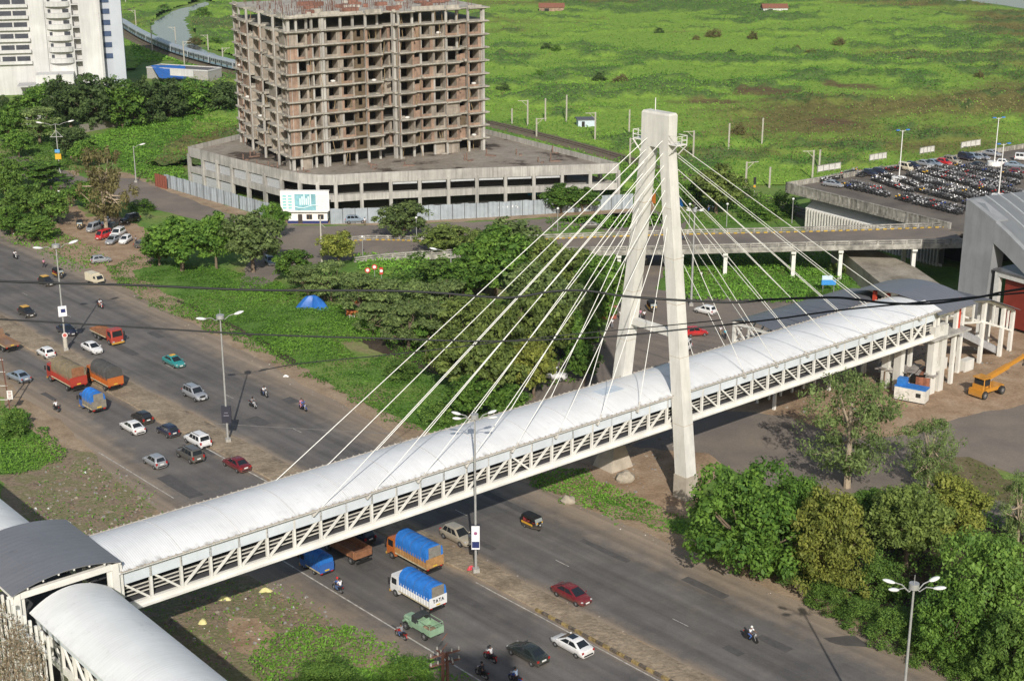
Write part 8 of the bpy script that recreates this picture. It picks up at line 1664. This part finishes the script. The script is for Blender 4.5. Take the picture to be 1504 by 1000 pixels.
for z, a in ((H - .2, .5), (H - 1.1, .5), (H - .5, -1.0)): m = MB(); d = Vector((math.cos(a), math.sin(a), 0)); m.bar(d * -1.5 + Vector((0, 0, z)), d * 1.5 + Vector((0, 0, z)), .14); c = m.build('cross_arm', rustp, t); m = MB(); [m.tube([d * x + Vector((0, 0, z)), d * x + Vector((0, 0, z + .35))], [.08, .05], 6) for x in (-1.4, -.7, .7, 1.4)]; m.build('insulator', M('pale insulator', (.42, .4, .36), rough=.4), c)
# telephone cables strung close to the viewpoint
cm_ = M('black cable sheath', (.016, .017, .018), rough=.6, var=.1)
def wire(label, pts, dist, r):
    P = []
    for x, y in pts: d = Vector(ray(x, y)); P.append(Vector((0, 0, CAMH)) + d * (dist / d.y))
    out = []
    for i in range(len(P) - 1):
        p0, p1, p2, p3 = P[max(0, i - 1)], P[i], P[i + 1], P[min(len(P) - 1, i + 2)]
        for j in range(8): t = j / 8; out.append(.5 * ((2 * p1) + (p2 - p0) * t + (2 * p0 - 5 * p1 + 4 * p2 - p3) * t * t + (3 * p1 - p0 - 3 * p2 + p3) * t ** 3))
    out.append(P[-1]); m = MB(); m.tube(out, r, 8); return solo(m, 'overhead_cable', cm_, label, 'cable', tuple(P[0]), world=True, group='cables strung across the view')
wire('thick black overhead cable, upper of the two, crossing the whole view with a kink', [(-250, 400), (0, 413), (200, 419), (376, 426), (560, 427), (640, 430), (700, 435), (752, 437), (812, 428), (860, 427), (917, 435), (1000, 441), (1080, 444), (1130, 440), (1220, 437), (1260, 440), (1303, 445), (1365, 446), (1440, 436), (1504, 424), (1760, 390)], 11, .0095)
wire('thinner black overhead cable, lower of the two, crossing the whole view', [(-250, 458), (0, 469), (190, 480), (376, 491), (560, 497), (700, 501), (800, 499), (900, 494), (1000, 484), (1128, 470), (1230, 456), (1330, 446), (1504, 430), (1760, 410)], 12, .0075)
wire('thin grey overhead cable rising to the right below the black ones', [(380, 545), (440, 534), (560, 522), (660, 511), (752, 500), (860, 489), (960, 480), (1060, 470)], 16, .006)
# blue tent, tarpaulins and stalls
def heap(name, label, cat, c, r, h, mat, seed, flat=.0):
    m = MB(); n = 14; k = 7; vs = []
    for i in range(k + 1):
        f = i / k
        for j in range(n):
            a = 2 * math.pi * j / n; w_ = 1 + .35 * math.sin(a * 2 + seed) + .2 * math.sin(a * 3 + 2 * seed); zz = h * (1 - f ** 2.2) + .18 * math.sin(a * 3 + f * 7 + seed) * f * (1 - f) * 3 * h * .4
            vs.append(Vector(c) + Vector((r * f * w_ * math.cos(a), r * f * w_ * .8 * math.sin(a), max(.02, zz - (.02 if f == 1 else 0)))))
    m.add(vs, [(i * n + j, i * n + (j + 1) % n, (i + 1) * n + (j + 1) % n, (i + 1) * n + j) for i in range(k) for j in range(n)][::1], smooth=True)
    m.f = [f[::-1] for f in m.f]; return solo(m, name, mat, label, cat, tuple(c), world=True)
heap('tent', 'bright blue tarpaulin tent with patches on the green verge', 'tent', G(461, 452), 2.2, 2.3, tarpm, 2.0)
tarp('bright blue sheet stretched on poles right of the near pylon leg', [G(988, 304, 1.0), G(1004, 303, 1.0), G(1000, 291, 3.4), G(984, 290, 3.2)], .04, sag=.3, seed=5)
tarp('orange sheet hanging on the hoarding between the pylon legs', [G(953, 299, .3), G(963, 299, .3), G(963, 284, 3.0), G(954, 286, 3.0)], .04, mat=M('orange sheet', (.5, .16, .03), rough=.8, var=.3), sag=.1, seed=6)
tarp('crumpled blue sheet hung in the podium behind the tree', [G(775, 289, 1.5), G(797, 288, 1.5), G(797, 279, 3.5), G(775, 280, 3.5)], .04, sag=.2, seed=7)
st = thing('roadside_stall', 'small orange stall with white goods under the rain trees', 'stall', G(518, 464)); m = MB(); m.box((0, 0, .5), (2.2, 1.0, 1.0)); m.build('counter', M('orange wood', (.42, .13, .04), rough=.8, var=.3), st); m = MB(); [m.bar((x, y, 0), (x, y, 2.3), .1) for x in (-1.1, 1.1) for y in (-.5, .8)]; m.build('frame', timb, st); m = MB(); m.box((0, .3, 2.35), (2.8, 2.0, .06)); m.build('awning', M('orange sheet', (.5, .16, .03)), st); m = MB(); [m.box((x, -.9, .2), (.5, .4, .4)) for x in (-.5, .2)]; m.build('sacks', w1, st)
st = thing('roadside_stall', 'red clothed stall at the corner of the thicket and side road', 'stall', G(894, 467)); m = MB(); m.box((0, 0, .45), (2.6, 1.0, .9)); m.build('counter', M('red brown wood', (.3, .08, .05), rough=.8, var=.3), st); m = MB(); [m.bar((x, .5, 0), (x, .5, 2.0), .1) for x in (-1.3, 1.3)]; m.build('frame', timb, st); m = MB(); m.box((0, .2, 2.05), (3, 1.4, .05)); m.build('awning', M('faded red sheet', (.4, .16, .12)), st)
# blue information board by the ramp pier
t = thing('notice_board', 'blue and white board standing in grass behind the stair roof', 'board', G(1216, 432)); m = MB(); [m.bar((x, 0, 0), (x, 0, 2.2), .1) for x in (-1, 1)]; m.build('post', galv, t); m = MB(); m.box((0, 0, 2.2), (2.6, .12, .9)); m.build('panel', M('blue board', (.04, .25, .6)), t); m = MB(); m.box((-.3, 0, 3.1), (1.9, .12, .8)); m.build('upper_panel', M('pale blue board', (.5, .65, .75)), t)
# flags or signs of red and white among the grove
for i, (px, py, lb_) in enumerate(((541, 404, 'small round red-and-white sign left of two others in the grove'), (551, 399, 'small round red-and-white sign in the middle of three in the grove'), (561, 405, 'small tall red sign at the right of three in the grove'))):
    t = thing('road_sign', lb_, 'road sign', G(px, py + 26), 0, 'red signs in the grove'); m = MB(); m.tube([(0, 0, 0), (0, 0, 4.0)], .05, 6); m.build('post', galv, t); m = MB()
    if i < 2: m.tube([(0, -.06, 4.3), (0, -.12, 4.3)], .5, 14)
    else: m.box((0, -.08, 4.3), (.6, .06, 1.3))
    p_ = m.build('sign_face', M('red sign paint', (.5, .04, .03)), t); m = MB(); m.tube([(0, -.12, 4.3), (0, -.15, 4.3)], .3, 12); m.build('sign_centre', lampw, p_)
# boulders and yellow bags
for px, py, r, lb_ in ((918, 706, 1.25, 'large pale boulder beside the pylon plinth'), (835, 738, .9, 'brown boulder by the highway edge weeds')):
    m = MB(); m.ball((0, 0, r * .35), (r, r * .8, r * .7), nu=12, nv=8); m.v = [tuple(Vector(v) * (1 + .18 * math.sin(v[0] * 5 + v[1] * 3) * math.cos(v[2] * 4 + px))) for v in m.v]; solo(m, 'boulder', M('pale boulder', (.34, .3, .24), rough=.95, var=.2, bump=.3), lb_, 'boulder', G(px, py))
for px, py, lb_ in ((330, 880, 'crumpled pale yellow sack on dirt right of the walkway'), (390, 868, 'crumpled pale yellow sack close to the road edge'), (298, 914, 'larger pale yellow sack near the walkway roof')):
    heap('sack', lb_, 'sack', G(px, py), .55, .45, M('pale yellow plastic', (.6, .55, .25), rough=.6, var=.1), px * .1)
heap('plastic_bag', 'red plastic bag lying at the foot of the median lamp', 'bag', G(692, 836, .2), .4, .5, M('red plastic', (.5, .05, .07), rough=.5), 1.0)
heap('plastic_bag', 'white plastic bag on the far highway edge', 'bag', G(420, 553), .35, .3, lampw, 1.5)
# dead creeper over the junction's stair frame at the lower left
cf = thing('dry_creeper', 'mass of dry brown creeper hanging over the white frame at lower left', 'creeper', B(40.6, 118), worldparts=True)
m = MB()
for k in range(12): a = B(40.6, 108 + k * 1.2, 0); m.bar(a, a + Vector((0, 0, 13.8)), .22, .22)
for z in (3, 6, 9, 12): m.bar(B(40.6, 108, z), B(40.6, 121, z), .18)
m.build('frame', white, cf)
n = 5200; t_ = rng.uniform(107.5, 121.5, n); z = rng.uniform(0, 1, n) ** .8 * 13.6; s_ = 40.3 - rng.gamma(1.5, .35, n) - .9 * (1 - z / 13.6); keep = fbm(t_ / 1.3, z / 2.2, 3, 4) > .42; t_, z, s_ = t_[keep], z[keep], s_[keep]; n = len(t_)
Pp = np.stack([E_.x * s_ + N_.x * t_, E_.y * s_ + N_.y * t_, z], 1) - np.array(cf['_org'])[None, :]
X, Y = leafaxes(n, rng.normal(size=(n, 3)) + np.array([-.5, -.6, .3]), rng.uniform(.08, .2, n), .5)
meshobj('dead_leaves', quads('dead_leaves', Pp, X, Y, rng.uniform(0, 1, n), leafmat('dead leaves', (.12, .09, .055), (.34, .28, .2), .15)), parent=cf)
m = MB()
for _ in range(150):
    t0 = random.uniform(107.5, 121.5); z0 = random.uniform(3, 13.6); a = B(40.2 - random.random() * .6, t0, z0); m.tube([a, a + Vector((random.uniform(-.5, .5), random.uniform(-.5, .5), -1.2)), a + Vector((random.uniform(-.8, .8), random.uniform(-.8, .8), -random.uniform(2, 3)))], .03, 4)
tag(m.build('stems', M('dry stems', (.22, .17, .12), rough=.9, var=.2), cf), kind='stuff')
# ================================================================ THIN HAZE
hz = MB(); hz.box((150, 2250, 59), (3600, 4840, 120)); ho = hz.build('haze', None)
hm = bpy.data.materials.new('thin haze'); hm.use_nodes = True; ht = hm.node_tree; ht.nodes.remove(ht.nodes['Principled BSDF'])
pv = ht.nodes.new('ShaderNodeVolumePrincipled'); pv.inputs['Color'].default_value = (.8, .87, .95, 1); pv.inputs['Density'].default_value = .00005; pv.inputs['Anisotropy'].default_value = .3
ht.links.new(pv.outputs[0], ht.nodes['Material Output'].inputs['Volume']); ho.data.materials.clear(); ho.data.materials.append(hm); tag(ho, 'thin pale haze over the marsh', None, None, 'stuff')
